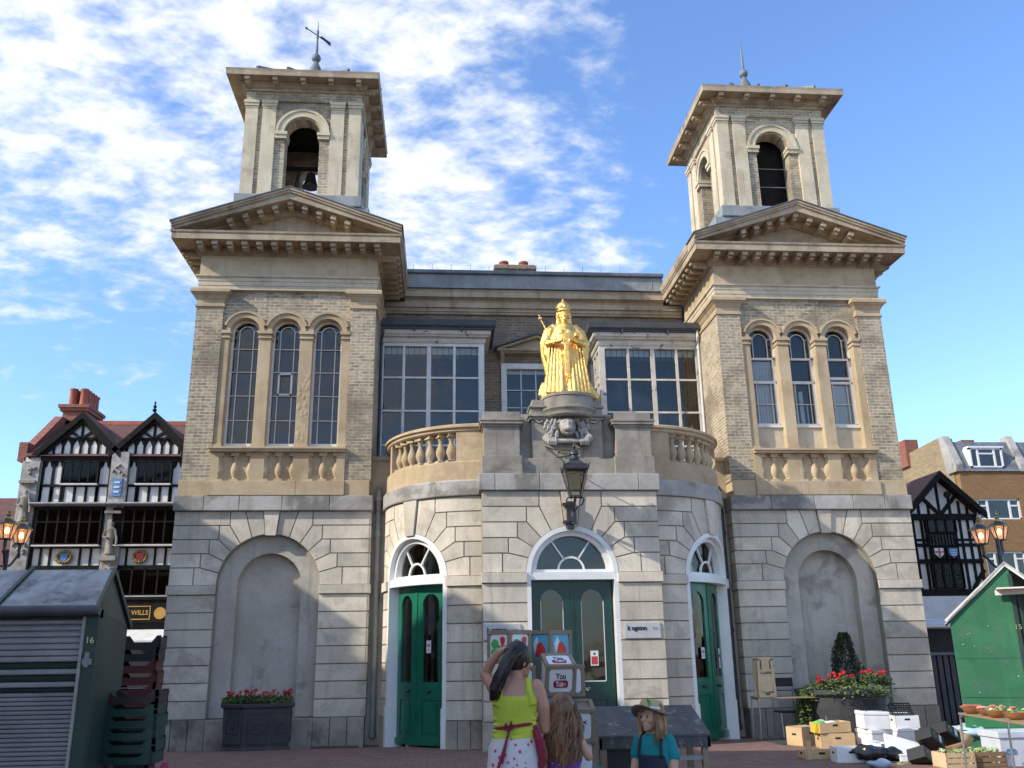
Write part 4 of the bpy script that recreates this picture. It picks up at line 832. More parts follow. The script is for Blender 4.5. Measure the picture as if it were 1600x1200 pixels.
MB().prism([(33.0, 8.6), (33.0, 9.3), (33.5, 9.3), (35.6, 10.95), (36.0, 10.95), (36, 8.6)], -17.6, -17.3, ax='x').build('parapet', 'red_brick', tl)
ch = MB(); ch.box(-17.45, -16.55, 35.9, 37.4, 10.2, 11.25).box(-17.55, -16.45, 35.8, 37.5, 11.25, 11.37).box(-17.60, -16.4, 35.73, 37.57, 11.37, 11.5); ch = ch.build('chimney', 'red_brick', tl)
for i in range(2):
    for j in range(5): MB().lathe([(0.17, 0), (0.15, 0.1), (0.14, 0.62), (0.17, 0.66), (0.17, 0.72), (0.12, 0.72)], -17.2 + i * 0.42 + j * 0.0, 36.1 + j * 0.3, 11.5, 12).build('chimney_pot', 'terracotta', ch, smooth=True)
tb = MB(); y0, y1 = YF - 0.05, YF + 0.02
def hb_(x0, x1, z, h=0.12, p=0.0): tb.box(x0, x1, y0 - p, y1, z - h / 2, z + h / 2)
def vb_(x, z0, z1, w=0.10): tb.box(x - w / 2, x + w / 2, y0 + 0.02, y1, z0, z1)
wn = []
for gi_, gx in enumerate((-15.43, -12.86, -10.3)):
    L, R_ = gx - 1.16, gx + 1.16
    if gi_ == 0: L = gx - 1.2
    hb_(L - 0.1, R_ + 0.1, 8.69, 0.22, 0.06)
    for q in (1, -1):                       # barge boards
        tb.prism([(gx, 10.42), (gx + q * 1.5, 8.92), (gx + q * 1.5, 8.66), (gx, 10.16)], y0 - 0.16, y0 - 0.09)
        tb.prism([(gx, 10.2), (gx + q * 1.35, 8.85), (gx + q * 1.2, 8.8), (gx, 9.98)], y0 - 0.06, y1 - 0.05)
    hb_(gx - 0.75, gx + 0.75, 9.42, 0.10)
    for k in range(-3, 4):
        x = gx + k * 0.31 * 1.0; vb_(x, 8.75, max(8.9, 9.42 - max(0, abs(k) - 2) * 0.28), 0.085)
    for q in (1, -1):
        tb.bar((gx + q * 0.05, y0, 9.45), (gx + q * 0.42, y0, 9.72), 0.1, 0.09); tb.bar((gx + q * 0.4, y0, 9.45), (gx + q * 0.75, y0, 9.5), 0.1, 0.09)
    vb_(gx, 9.45, 9.95, 0.09)
    for k in range(-4, 4):                  # pointed heads to the gable panels
        xa = gx + k * 0.31 + 0.155
        for q in (1, -1): tb.prism([(xa + q * 0.12, 9.40), (xa + q * 0.0, 9.40), (xa + q * 0.12, 9.14)], y0 + 0.03, y1) if abs(k + .5) < 2.6 else None
    for x in (L, L + 0.36, L + 0.72, R_ - 0.42, R_): vb_(x, 7.02, 8.6, 0.10)
    for q0 in (L + 0.18, L + 0.54, R_ - 0.21):
        for q in (1, -1): tb.prism([(q0 + q * 0.15, 8.62), (q0 + q * 0.03, 8.62), (q0 + q * 0.06, 8.42), (q0 + q * 0.15, 8.30)], y0 + 0.03, y1)
    hb_(L, R_, 7.70, 0.09)
    for k in range(7): vb_(L + k * (R_ - L) / 6, 7.02, 7.68, 0.09)
    hb_(L - 0.12, R_ + 0.12, 6.93, 0.12, 0.08)
    for x in (L - 0.02, R_ + 0.02): vb_(x, 4.75, 6.9, 0.11)
    hb_(L, R_, 5.50, 0.08); hb_(L, R_, 4.80, 0.12, 0.05)
    for x in (L + 0.3, L + 0.62, R_ - 0.72, R_ - 0.36): vb_(x, 4.8, 5.5, 0.08)
    hb_(L, R_, 3.72, 0.12, 0.08)
    for x in (L, R_): vb_(x, 0, 4.75, 0.14)
    for (a, b_, z0, z1, nx, nz, depth) in ((L + 0.72, R_ - 0.42, 7.75, 8.58, 4, 1, 0.10), (L + 0.10, R_ - 0.06, 5.56, 6.86, 6, 2, 0.22), (L + 0.06, R_ - 0.06, 3.80, 4.74, 5, 1, 0.18)):
        f = MB(); f.box(a, b_, y0 - depth, y0 - depth + 0.06, z1 - 0.05, z1).box(a, b_, y0 - depth, y0 - depth + 0.06, z0, z0 + 0.05)
        for k in range(nx + 1): x = a + (b_ - a) * k / nx; f.box(x - 0.028, x + 0.028, y0 - depth, y0 - depth + 0.06, z0, z1)
        for k in range(1, nz): z = z0 + (z1 - z0) * (0.62 if nz == 2 else 0.5); f.box(a, b_, y0 - depth + 0.005, y0 - depth + 0.05, z - 0.02, z + 0.02)
        f.box(a, a + 0.03, y0 - depth + 0.06, y1, z0, z1).box(b_ - 0.03, b_, y0 - depth + 0.06, y1, z0, z1)
        o = f.build('window', 'timber_black', tl); MB().box(a, b_, y0 - depth + 0.03, y0 - depth + 0.034, z0, z1).build('pane', 'glass_dirty', o)
        MB().box(a + 0.03, b_ - 0.03, y1 - 0.05, y1 - 0.03, z0, z1).build('interior', 'dark_room', o)
        sl_ = MB().box(a - 0.04, b_ + 0.04, y0 - depth - 0.06, y0, z0 - 0.05, z0).build('sill', 'white_paint', o)
    # ledge of the big oriel
    MB().prism([(YF - 0.5, 6.98), (YF - 0.48, 7.03), (YF - 0.05, 7.06), (YF - 0.05, 6.90), (YF - 0.4, 6.93)], L - 0.15, R_ + 0.15, ax='x').build('oriel_ledge', 'lead_pale', tl)
    # painted and carved shields on the panels
    sh = MB(); cxs = (L + R_) / 2 - 0.05
    sh.prism([(cxs - 0.13, 5.28), (cxs + 0.13, 5.28), (cxs + 0.13, 5.12), (cxs, 4.96), (cxs - 0.13, 5.12)], y0 - 0.06, y0 + 0.05)
    sh.build('shield', 'shield_blue' if gi_ == 0 else 'shield_red', tl)
    wr = MB(); rr = random.Random(gi_)
    for k in range(16):
        a = 2 * PI * k / 16; wr.ball((cxs + 0.21 * math.cos(a) * (1 + .15 * rr.random()), y0 - 0.02, 5.16 + 0.19 * math.sin(a)), 0.05 + 0.02 * rr.random(), 5)
    wr.build('carved_wreath', 'wreath_gold', tl)
    for kx, mt in ((0.55, 'rose_pink'), (2.55, 'wreath_gold'), (4.5, 'rose_pink')):
        x = L + (kx + 0.45) * (R_ - L) / 6; q = MB()
        for a in range(5): q.ball((x + 0.045 * math.sin(a * 1.257), y0 + 0.10, 7.36 + 0.07 * math.cos(a * 1.257)), 0.04, 5, sc=(1, .3, 1.2))
        q.build('painted_rose', mt, tl)
tb.build('timber_frame', 'timber_black', tl)
for gx in (-12.86,): MB().lathe([(0.05, 0), (0.09, 0.08), (0.03, 0.12), (0.07, 0.2), (0.02, 0.28), (0.04, 0.34), (0.005, 0.42)], gx, YF - 0.3, 10.38, 8).build('gable_finial', 'timber_black', tl, smooth=True)
# plaster strips with niche figures and a coat of arms
pl = MB(); pl.box(-14.22, -13.62, YF - 0.2, YF, 0, 8.9).box(-17.33, -16.72, YF - 0.15, YF, 0, 8.55); pl.build('plaster_strip', 'carved_stone', tl)
rel = MB(); rr = random.Random(3)
def relief_figure(mb, x, y, z, h):
    mb.lathe([(0.10, 0), (0.13, 0.03), (0.09, 0.25), (0.085, 0.45), (0.10, 0.52), (0.13, 0.68), (0.14, 0.78), (0.06, 0.84), (0.055, 0.88), (0.075, 0.94), (0.05, 1.0)], x, y, z, 10, sx=h * 1.1, sy=h * 0.8)
    for i in range(len(mb.v) - 110, len(mb.v)): v = mb.v[i]; mb.v[i] = (v[0], v[1], z + (v[2] - z) * h)
    mb.tube([(x - 0.13 * h, y - 0.05, z + 0.76 * h), (x - 0.2 * h, y - 0.06, z + 0.55 * h), (x - 0.06 * h, y - 0.13, z + 0.5 * h)], 0.04 * h, 6)
    mb.tube([(x + 0.13 * h, y - 0.05, z + 0.76 * h), (x + 0.2 * h, y - 0.06, z + 0.5 * h), (x + 0.22 * h, y - 0.1, z + 0.3 * h)], 0.04 * h, 6)
relief_figure(rel, -17.02, YF - 0.25, 6.35, 1.15); relief_figure(rel, -13.92, YF - 0.3, 5.2, 1.15)
rel.box(-17.3, -16.75, YF - 0.35, YF - 0.1, 6.2, 6.33).box(-14.2, -13.65, YF - 0.4, YF - 0.1, 5.0, 5.17).box(-17.3, -16.75, YF - 0.3, YF - 0.1, 7.75, 7.85).box(-14.2, -13.65, YF - 0.36, YF - 0.1, 6.65, 6.75)
for k in range(20): rel.ball((-17.03 + rr.uniform(-.22, .22), YF - 0.17, rr.choice((8.0 + rr.uniform(-.1, .3), 5.4 + rr.uniform(-.4, .3), 4.6))), 0.07, 5)
for k in range(18): rel.ball((-13.92 + rr.uniform(-.2, .2), YF - 0.21, rr.choice((8.15 + rr.uniform(-.1, .25), 6.9, 4.7 + rr.uniform(-.2, .2)))), 0.06, 5)
rel.build('plaster_relief', 'grey_stone', tl, smooth=True)
sh = MB(); sh.box(-14.08, -13.76, YF - 0.25, YF - 0.18, 7.28, 7.92); sh.build('painted_arms', 'shield_blue', tl)
for k in range(3): MB().box(-14.02, -13.82, YF - 0.27, YF - 0.24, 7.40 + k * 0.17, 7.47 + k * 0.17).build('heraldic_fish', 'render_white', tl)
# shop fascia with gilt lettering
fs = MB(); fs.box(-17.3, -11.2, YF - 0.35, YF, 2.9, 3.7).box(-17.3, -11.2, YF - 0.42, YF, 3.66, 3.76); fs.build('shop_fascia', 'timber_black', tl)
fr = MB()
for (a, b_, z0, z1) in ((-15.2, -12.28, 3.42, 3.45), (-15.2, -12.28, 2.99, 3.02)): fr.box(a, b_, YF - 0.365, YF - 0.35, z0, z1)
fr.box(-12.31, -12.28, YF - 0.364, YF - 0.35, 2.99, 3.45).box(-15.2, -15.17, YF - 0.364, YF - 0.35, 2.99, 3.45); fr.build('fascia_border', 'gilt_letter', tl)
text_obj('fascia_lettering', 'JACK WILLS', 0.22, 'gilt_letter', tl, (-12.90, YF - 0.36, 3.22), sx=0.95, bold=.004)
MB().lathe([(0.2, 0), (0.2, 0.02)], 0, 0, 0, 20).xform(lambda p: Vector((-11.95 + p.x, YF - 0.38 + p.z, 3.2 + p.y))).build('gilt_roundel', 'gilt_letter', tl)
MB().box(-17.3, -11.2, YF - 0.2, YF - 0.1, 0.1, 2.9).build('shop_window', 'dark_room', tl)
t = T3('awning', 'plain white shop awning seen through the gap above the dark crates', 'awning', (-12.4, 32, 2.3))
MB().prism([(32.6, 2.62), (31.6, 2.22), (31.6, 2.28), (32.6, 2.66)], -13.4, -11.4, ax='x').build('canopy', 'render_white', t)
MB().box(-13.4, -11.4, 31.58, 31.6, 2.05, 2.28).build('valance', 'render_white', t)
# lower tiled roof further left
b = T3('tiled_roof_building', 'low red tiled building beyond the lit lanterns at the far left', 'building', (-23, 40, 0))
MB().box(-30, -19.6, 40, 50, 0, 5.3).build('wall', 'render_white', b)
MB().prism([(39.6, 5.2), (39.6, 5.35), (45, 9.3), (50, 5.3)], -31, -19.0, ax='x').build('roof', 'roof_tile_red', b)

# ================================================================== HALF-TIMBERED HOUSE, RIGHT
tr = T3('timbered_building', 'small black and white gabled house with two painted shields right of the hall', 'building', (13.3, 27, 0))
YF = 27.0
MB().box(12.1, 14.38, YF, 34, 2.0, 5.7).build('wall', 'render_white', tr)
MB().prism([(12.1, 5.65), (14.45, 5.65), (13.27, 6.80)], YF, YF + 0.4).build('gable', 'render_white', tr)
rf = MB()
for q, e in ((1, 1.30), (-1, 1.25)): rf.add([(13.27, YF - 0.35, 7.0), (13.27 + q * e, YF - 0.35, 5.72 if q > 0 else 5.8), (13.27 + q * e, 34, 5.72 if q > 0 else 5.8), (13.27, 34, 7.0), (13.27, YF - 0.35, 6.94), (13.27 + q * e, YF - 0.35, 5.66), (13.27 + q * e, 34, 5.66), (13.27, 34, 6.94)], [(0, 1, 2, 3), (4, 5, 6, 7), (0, 1, 5, 4), (1, 2, 6, 5)])
rf.build('roof', 'roof_tile_red', tr, fixn=False)
tb = MB(); y0, y1 = YF - 0.05, YF + 0.02
for q, e in ((1, 1.33), (-1, 1.28)): tb.prism([(13.27, 7.0), (13.27 + q * e, 5.70), (13.27 + q * e, 5.48), (13.27, 6.76)], YF - 0.40, YF - 0.33)
tb.lathe([(0.11, 0), (0.11, 0.12)], 0, 0, 0, 10).box(-.001, 0, -.001, 0, 0, .001)
tb.v = [(p[0], p[1], p[2]) for p in tb.v]
k0 = len(tb.v) - 28
for i in range(k0, len(tb.v)): p = tb.v[i]; tb.v[i] = (13.34 + p[0], YF - 0.45 - p[2] * 0.5, 6.22 + p[1])
hb_(12.1, 14.45, 5.58, 0.17, 0.06); hb_(12.1, 14.42, 4.88, 0.07) ; hb_(12.1, 14.42, 4.22, 0.13, 0.04); hb_(12.1, 14.45, 3.27, 0.22, 0.08); hb_(12.1, 12.72, 4.72, 0.1); hb_(13.66, 14.42, 4.72, 0.1)
for x, z0, z1 in ((12.35, 3.3, 5.55), (12.62, 3.3, 5.55), (13.68, 3.3, 5.55), (13.88, 3.3, 5.55), (14.14, 3.3, 5.55), (14.38, 2.1, 5.6), (12.3, 5.6, 6.0), (12.6, 5.6, 6.25), (12.92, 5.6, 6.1), (13.27, 5.6, 6.9), (13.62, 5.6, 6.3), (13.92, 5.6, 6.1), (14.18, 5.6, 5.9)): vb_(x, z0, z1, 0.085)
for q in (1, -1): tb.bar((13.27 + q * 0.03, y0 + 0.02, 5.68), (13.27 + q * 0.62, y0 + 0.02, 6.30), 0.1, 0.10)
tb.bar((14.42, y0 + 0.02, 3.95), (14.0, y0 + 0.02, 3.4), 0.1, 0.1); tb.bar((12.1, y0 + 0.02, 3.8), (12.3, y0 + 0.02, 3.4), 0.1, 0.1)
tb.build('timber_frame', 'timber_black', tr)
for (z0, z1, nx, nz) in ((5.08, 5.50, 3, 1), (4.66, 5.06, 9, 1), (3.40, 4.16, 3, 2)):
    f = MB(); a, b_ = 12.70, 13.62; yw = YF - 0.22
    f.box(a, b_, yw, yw + 0.06, z1 - 0.04, z1).box(a, b_, yw, yw + 0.06, z0, z0 + 0.04)
    for k in range(nx + 1): x = a + (b_ - a) * k / nx; w_ = 0.03 if nx < 5 else 0.008; f.box(x - w_, x + w_, yw, yw + 0.06, z0, z1)
    if nz > 1:
        for k in range(1, 6): z = z0 + (z1 - z0) * k / 6; f.box(a, b_, yw + 0.02, yw + 0.04, z - 0.006, z + 0.006)
        for k in range(1, 18): x = a + (b_ - a) * k / 18; f.box(x - 0.005, x + 0.005, yw + 0.02, yw + 0.04, z0, z1)
    f.box(a, a + 0.04, yw, YF, z0, z1).box(b_ - 0.04, b_, yw, YF, z0, z1)
    o = f.build('window', 'timber_black', tr); MB().box(a, b_, yw + 0.03, yw + 0.034, z0, z1).build('pane', 'glass_dirty', o); MB().box(a, b_, YF - 0.04, YF - 0.02, z0, z1).build('interior', 'dark_room', o)
for x, c1 in ((12.93, 'shield_white'), (13.38, 'shield_blue')):
    MB().box(x - 0.2, x + 0.2, YF - 0.24, YF - 0.05, 4.27, 4.64).build('shield_board', 'timber_black', tr)
    s_ = MB().prism([(x - 0.14, 4.60), (x + 0.14, 4.60), (x + 0.14, 4.42), (x, 4.30), (x - 0.14, 4.42)], YF - 0.27, YF - 0.235).build('shield', c1, tr)
    if c1 == 'shield_white': MB().box(x - 0.025, x + 0.025, YF - 0.285, YF - 0.268, 4.33, 4.59).box(x - 0.13, x + 0.13, YF - 0.284, YF - 0.268, 4.46, 4.51).build('red_cross', 'shield_red', s_)
    else:
        for k in range(3): MB().box(x - 0.09, x + 0.09, YF - 0.285, YF - 0.268, 4.38 + k * 0.07, 4.41 + k * 0.07).build('heraldic_fish', 'render_white', s_)
MB().box(12.1, 14.4, YF - 0.3, YF, 2.25, 3.16).build('shop_fascia', 'render_white', tr)
MB().box(12.1, 14.3, YF - 0.05, YF + 0.3, 0, 2.2).build('shop_front', 'dark_room', tr)

# ================================================================== MODERN BROWN BRICK BUILDING, RIGHT
br = T3('brick_building', 'modern brown brick block with dark mansard roof at the far right', 'building', (20, 34, 0))
YF = 34.0
c = MB(); zs = [(0, 4.3), (5.26, 6.53), (7.35, 8.52)]
for z0, z1 in zs: c.box(18.42, 30, YF, YF + 0.3, z0, z1)
for z0, z1, ws in ((4.3, 5.26, [(18.95, 20.6), (22.1, 23.8)]), (6.53, 7.35, [(18.97, 20.76), (22.1, 23.8)])):
    x = 18.42
    for a, b_ in ws + [(30, 30)]:
        c.box(x, a, YF, YF + 0.3, z0, z1); x = b_
c.build('wall', 'brown_brick', br)
MB().prism([(34.32, 0), (34.32, 8.5), (34.6, 9.95), (35.0, 10.1), (38.3, 9.95), (41, 8.6), (41, 0)], 18.38, 18.7, ax='x').build('side_wall', 'yellow_brick', br)
for x in (18.40, 21.12): MB().prism([(33.9, 8.45), (33.9, 8.75), (34.55, 10.05), (34.95, 10.05), (34.6, 8.45)], x - 0.13, x + 0.16, ax='x').build('parapet', 'ledge_stone', br)
MB().prism([(33.97, 8.5), (34.55, 9.8), (38, 9.8), (38, 8.5)], 18.6, 30, ax='x').build('mansard_roof', 'lead', br)
MB().box(18.42, 30, YF - 0.08, YF + 0.1, 8.46, 8.56).build('gutter', 'lead_pale', br)
for k, x in enumerate((17.75, 20.4)): MB().box(x + 0.5, x + 1.1, 37.5, 38.3, 9.4, 10.6).build('chimney', 'red_brick', br)
for (a, b_, z0, z1, yy, kind) in ((18.97, 20.36, 8.62, 9.42, YF - 0.02, 2), (18.97, 20.76, 6.53, 7.35, YF + 0.05, 1), (18.95, 20.6, 4.3, 5.26, YF + 0.05, 1), (22.1, 23.8, 6.53, 7.35, YF + 0.05, 1), (22.1, 23.8, 4.3, 5.26, YF + 0.05, 1)):
    f = MB(); f.box(a, b_, yy, yy + 0.08, z0, z0 + 0.06).box(a, b_, yy, yy + 0.08, z1 - 0.06, z1).box(a, a + 0.07, yy, yy + 0.08, z0, z1).box(b_ - 0.07, b_, yy, yy + 0.08, z0, z1)
    w_ = (b_ - a)
    f.box(a + w_ * 0.22, a + w_ * 0.22 + 0.08, yy + 0.002, yy + 0.08, z0, z1).box(b_ - w_ * 0.22 - 0.08, b_ - w_ * 0.22, yy + 0.002, yy + 0.08, z0, z1)
    if kind == 2: f.box(a + w_ * 0.25, b_ - w_ * 0.25, yy + 0.003, yy + 0.07, z1 - 0.26, z1 - 0.2); f.box(a - 0.06, b_ + 0.06, yy - 0.05, yy + 0.3, z1, z1 + 0.07).box(a - 0.05, b_ + 0.05, yy + 0.08, yy + 0.6, z0, z1)
    else: f.box(a, a + w_ * 0.22, yy + 0.003, yy + 0.07, z1 - 0.3, z1 - 0.24).box(b_ - w_ * 0.22, b_, yy + 0.003, yy + 0.07, z1 - 0.3, z1 - 0.24)
    o = f.build('window', 'door_white', br); MB().box(a, b_, yy + 0.04, yy + 0.045, z0, z1).build('pane', 'glass', o)
    if kind == 1: MB().box(a, b_, yy + 0.5, yy + 0.52, z0 - .1, z1 + .1).build('interior', 'dark_room', o)
    else: MB().box(a + .07, b_ - .07, yy + 0.075, yy + 0.079, z0, z1).build('interior', 'dark_room', o)
MB().box(18.5, 30, YF + 0.3, 41, 0, 8.5).build('core', 'dark_room', br)
# low red brick gap building seen between hall and timbered house
b = T3('brick_outbuilding', 'low red brick building squeezed behind the shoulder of the right wing', 'building', (12.3, 29, 0))
MB().box(10.8, 12.6, 29, 33, 0, 6.25).build('wall', 'red_brick', b); MB().box(10.7, 12.7, 28.9, 33, 6.25, 6.38).build('coping', 'roof_tile_red', b)

# ================================================================== TREE between the roofs
surf('leaf', (0.055, 0.085, 0.022), (0.10, 0.14, 0.035), 0.6, sc=2, fine_amt=0.3, bmp=0, kind='pos', tone=0.7)
surf('bark', (0.10, 0.075, 0.05), None, 0.9, bmp=0.3)
def foliage(mb, c, R_, n, size, rnd, squash=(1, 1, 1), hole=0.0):
    for k in range(n):
        v = Vector((rnd.gauss(0, 1), rnd.gauss(0, 1), rnd.gauss(0, 1))).normalized() * (R_ * (0.45 + 0.55 * rnd.random() ** 0.5)) * (1 + 0.18 * math.sin(5 * rnd.random() * 6))
        p = Vector(c) + Vector((v.x * squash[0], v.y * squash[1], v.z * squash[2]))
        a = Vector((rnd.gauss(0, 1), rnd.gauss(0, 1), rnd.gauss(0, 1))).normalized(); b_ = a.orthogonal().normalized(); s_ = size * rnd.uniform(0.6, 1.3)
        mb.add([p - a * s_, p + b_ * s_ * 0.45, p + a * s_, p - b_ * s_ * 0.45], [(0, 1, 2, 3)])
t = T3('tree', 'small leafy treetop showing above the roofs behind the right wing', 'tree', (17.5, 42, 0))
q = MB(); q.tube([(17.5, 42, 0), (17.6, 42, 5), (17.4, 42.2, 9)], [0.3, 0.2, 0.08], 8); q.tube([(17.6, 42, 5.5), (18.6, 42, 8), (19, 42, 10)], [0.12, 0.08, 0.03], 6); q.tube([(17.6, 42, 6), (16.6, 42, 8.5)], [0.1, 0.04], 6); q.build('trunk', 'bark', t)
rr = random.Random(5); q = MB()
for (x, z, r_) in ((17.3, 9.8, 1.4), (18.6, 10.2, 1.2), (19.6, 10.6, 1.1), (16.4, 9.0, 1.2), (18.0, 8.5, 1.5)): foliage(q, (x, 42, z), r_, 420, 0.16, rr)
q.build('crown', 'leaf', t, fixn=False)

# ================================================================== STREET LAMPS
def frustum(mb, cx, cy, z0, r0, z1, r1, n=4, a0=PI / 4):
    mb.lathe([(r0, z0), (r1, z1)], cx, cy, 0, n, a0=a0)
flat('lamp_glow', (0.9, 0.55, 0.2), 0.5, emit=(1.0, 0.50, 0.12), es=9.0)
surf('lamp_gold', (0.62, 0.50, 0.22), (0.45, 0.38, 0.2), 0.4, 0.8, bmp=0, kind='obj')
mt = glassmat('lamp_glass', (0.98, 0.83, 0.76), 0.10, 0.25)
surf('frosted', (0.80, 0.62, 0.52), (0.74, 0.56, 0.46), 0.35, bmp=0, kind='obj')
fb = MATS['frosted'].node_tree.nodes['Principled BSDF']; fb.inputs['Transmission Weight'].default_value = 0.0; fb.inputs['Emission Color'].default_value = (1, 0.5, 0.25, 1); fb.inputs['Emission Strength'].default_value = 0.10; fb.inputs['Alpha'].default_value = 0.55
def lantern(par, x, y, z, w=0.23, h=0.34):
    f = MB(); n = 6
    f.lathe([(w * 1.06, 0), (w * 1.12, 0.015), (w * 0.5, h * 0.36), (w * 0.42, h * 0.40)], x, y, z + h, n, a0=PI / 6)
    f.lathe([(w * 0.55, -0.03), (w * 0.60, 0.0), (w * 0.3, 0.0)], x, y, z, n, a0=PI / 6)
    for k in range(n):
        a = PI / 6 + 2 * PI * k / n; f.bar((x + w * 0.56 * math.cos(a), y + w * 0.56 * math.sin(a), z), (x + w * math.cos(a), y + w * math.sin(a), z + h), 0.018, 0.018)
    f.tube([(x, y, z - 0.32), (x, y, z)], [0.03, 0.045], 8)
    o = f.build('lantern_frame', 'black_iron', par)
    MB().lathe([(w * 1.02, 0), (w * 1.10, 0.012), (w * 1.12, 0.03)], x, y, z + h - 0.012, n, a0=PI / 6).build('lantern_rim', 'lamp_gold', o)
    MB().lathe([(w * 0.44, 0), (w * 0.46, 0.03), (w * 0.2, 0.07), (w * 0.3, 0.12), (w * 0.12, 0.15), (w * 0.2, 0.19), (w * 0.06, 0.24), (0.004, 0.32)], x, y, z + h * 1.38, 10).build('finial', 'lamp_gold', o, smooth=True)
    MB().lathe([(w * 0.54, 0.0), (w * 0.97, h)], x, y, z, n, a0=PI / 6).build('lantern_glass', 'frosted', o)
    MB().lathe([(0.02, 0), (0.05, 0.03), (0.055, 0.09), (0.03, 0.15), (0.01, 0.16)], x, y, z + h * 0.35, 10).build('lamp_bulb', 'lamp_glow', o, smooth=True)
def street_lamp(label, px, py, lans, top):
    t = thing('street_lamp', label, 'street lamp', (px, py, 0), 'ornate street lamps with clustered lanterns')
    p = MB(); p.lathe([(0.22, 0), (0.22, 0.1), (0.16, 0.2), (0.14, 0.9), (0.10, 1.0), (0.075, 1.2), (0.065, 2.6), (0.085, 2.65), (0.06, 2.75), (0.05, top)], px, py, 0, 12); p.build('post', 'black_iron', t, smooth=True)
    a = MB()
    for lx, ly, lz in lans:
        n = 8; a.tube([(px + (lx - px) * i / n, py + (ly - py) * i / n, lz - 0.55 + 0.26 * (1 - math.cos(PI * i / n)) / 2 - 0.10 * math.sin(PI * i / n)) for i in range(n + 1)], 0.03, 8)
        a.lathe([(0.02, -0.05), (0.05, 0), (0.05, 0.04), (0.03, 0.08)], lx, ly, lz - 0.32, 8)
    a.build('scroll_arm', 'black_iron', t, smooth=True)
    for l in lans: lantern(t, *l)
street_lamp('black street lamp with lit orange lanterns in front of the left timbered building', -12.98, 23.2, [(-12.90, 22.85, 4.53), (-12.86, 23.55, 4.50), (-13.65, 23.6, 4.5)], 4.3)
street_lamp('black street lamp with lit orange lanterns in front of the brown brick block', 12.0, 22.3, [(11.33, 21.9, 4.17), (12.42, 22.8, 4.38)], 4.35)
# the wall lantern over the main door
wl = thing('wall_lantern', 'black four-sided glass lantern on a bracket above the main door', 'lantern', (0, 16.1, 4.0))
f = MB(); lx, ly = 0.015, 15.55
k = 0.7071
for (z0, r0, z1, r1) in ((4.80, 0.26, 4.845, 0.275), (4.845, 0.24, 4.95, 0.10)): f.lathe([(r0 * 1.0, z0), (r1 * 1.0, z1)], lx, ly, 0, 4, a0=PI / 4)
for a in range(4):
    q = PI / 4 + a * PI / 2; f.bar((lx + 0.13 * math.cos(q), ly + 0.13 * math.sin(q), 4.29), (lx + 0.30 * math.cos(q), ly + 0.30 * math.sin(q), 4.80), 0.02, 0.02); f.tube([(lx + 0.3 * math.cos(q), ly + 0.3 * math.sin(q), 4.80), (lx + 0.33 * math.cos(q), ly + 0.33 * math.sin(q), 4.87)], [0.02, 0.006], 5)
    q2 = q + PI / 2
    f.bar((lx + 0.3 * math.cos(q), ly + 0.3 * math.sin(q), 4.79), (lx + 0.3 * math.cos(q2), ly + 0.3 * math.sin(q2), 4.79), 0.02, 0.06); f.bar((lx + 0.13 * math.cos(q), ly + 0.13 * math.sin(q), 4.29), (lx + 0.13 * math.cos(q2), ly + 0.13 * math.sin(q2), 4.29), 0.02, 0.025)
f.build('lantern_frame', 'black_iron', wl)
MB().lathe([(0.10, 4.95), (0.06, 5.0), (0.06, 5.03), (0.085, 5.04), (0.085, 5.06), (0.07, 5.10), (0.03, 5.13), (0.02, 5.15), (0.035, 5.18), (0.025, 5.21), (0.004, 5.27)], lx, ly, 0, 12).build('chimney_cap', 'black_iron', wl, smooth=True)
gl = MB()
for a in range(4):
    q = PI / 4 + a * PI / 2; q2 = q + PI / 2
    gl.add([(lx + 0.13 * math.cos(q), ly + 0.13 * math.sin(q), 4.29), (lx + 0.13 * math.cos(q2), ly + 0.13 * math.sin(q2), 4.29), (lx + 0.295 * math.cos(q2), ly + 0.295 * math.sin(q2), 4.79), (lx + 0.295 * math.cos(q), ly + 0.295 * math.sin(q), 4.79)], [(0, 1, 2, 3)])
gl.build('lantern_glass', 'lantern_pane', wl)
MB().ball((lx - 0.05, ly, 4.66), 0.035, 8).box(lx - 0.13, lx + 0.13, ly - 0.02, ly + 0.02, 4.70, 4.74).build('gas_mantle', 'white_paint', wl)
b_ = MB(); b_.box(-0.085, 0.035, 15.98, 16.08, 3.78, 4.28).tube([(0.02, 15.9, 3.86), (0.02, 15.9, 4.1)], 0.05, 10).tube([(0.02, 15.9, 4.1), (lx, 15.7, 4.2), (lx, ly, 4.29)], 0.025, 8).box(-0.05, 0.05, 15.85, 16.0, 3.9, 3.98)
for sx_ in (1, -1): b_.tube([(lx + sx_ * 0.03, 15.85, 4.08), (lx + sx_ * 0.06, 15.8, 4.14), (lx + sx_ * 0.14, 15.7, 4.18), (lx + sx_ * 0.155, 15.6, 4.24), (lx + sx_ * 0.12, 15.55, 4.28), (lx + sx_ * 0.07, 15.55, 4.25)], 0.012, 6)
for z in (3.88, 4.2): b_.box(-0.16, 0.0, 15.96, 16.06, z, z + 0.05)
b_.tube([(-0.42, 16.2, 5.34), (-0.36, 16.0, 5.2), (-0.22, 15.8, 5.05), (-0.05, 15.6, 5.04)], 0.012, 6)
b_.build('bracket', 'black_iron', wl)

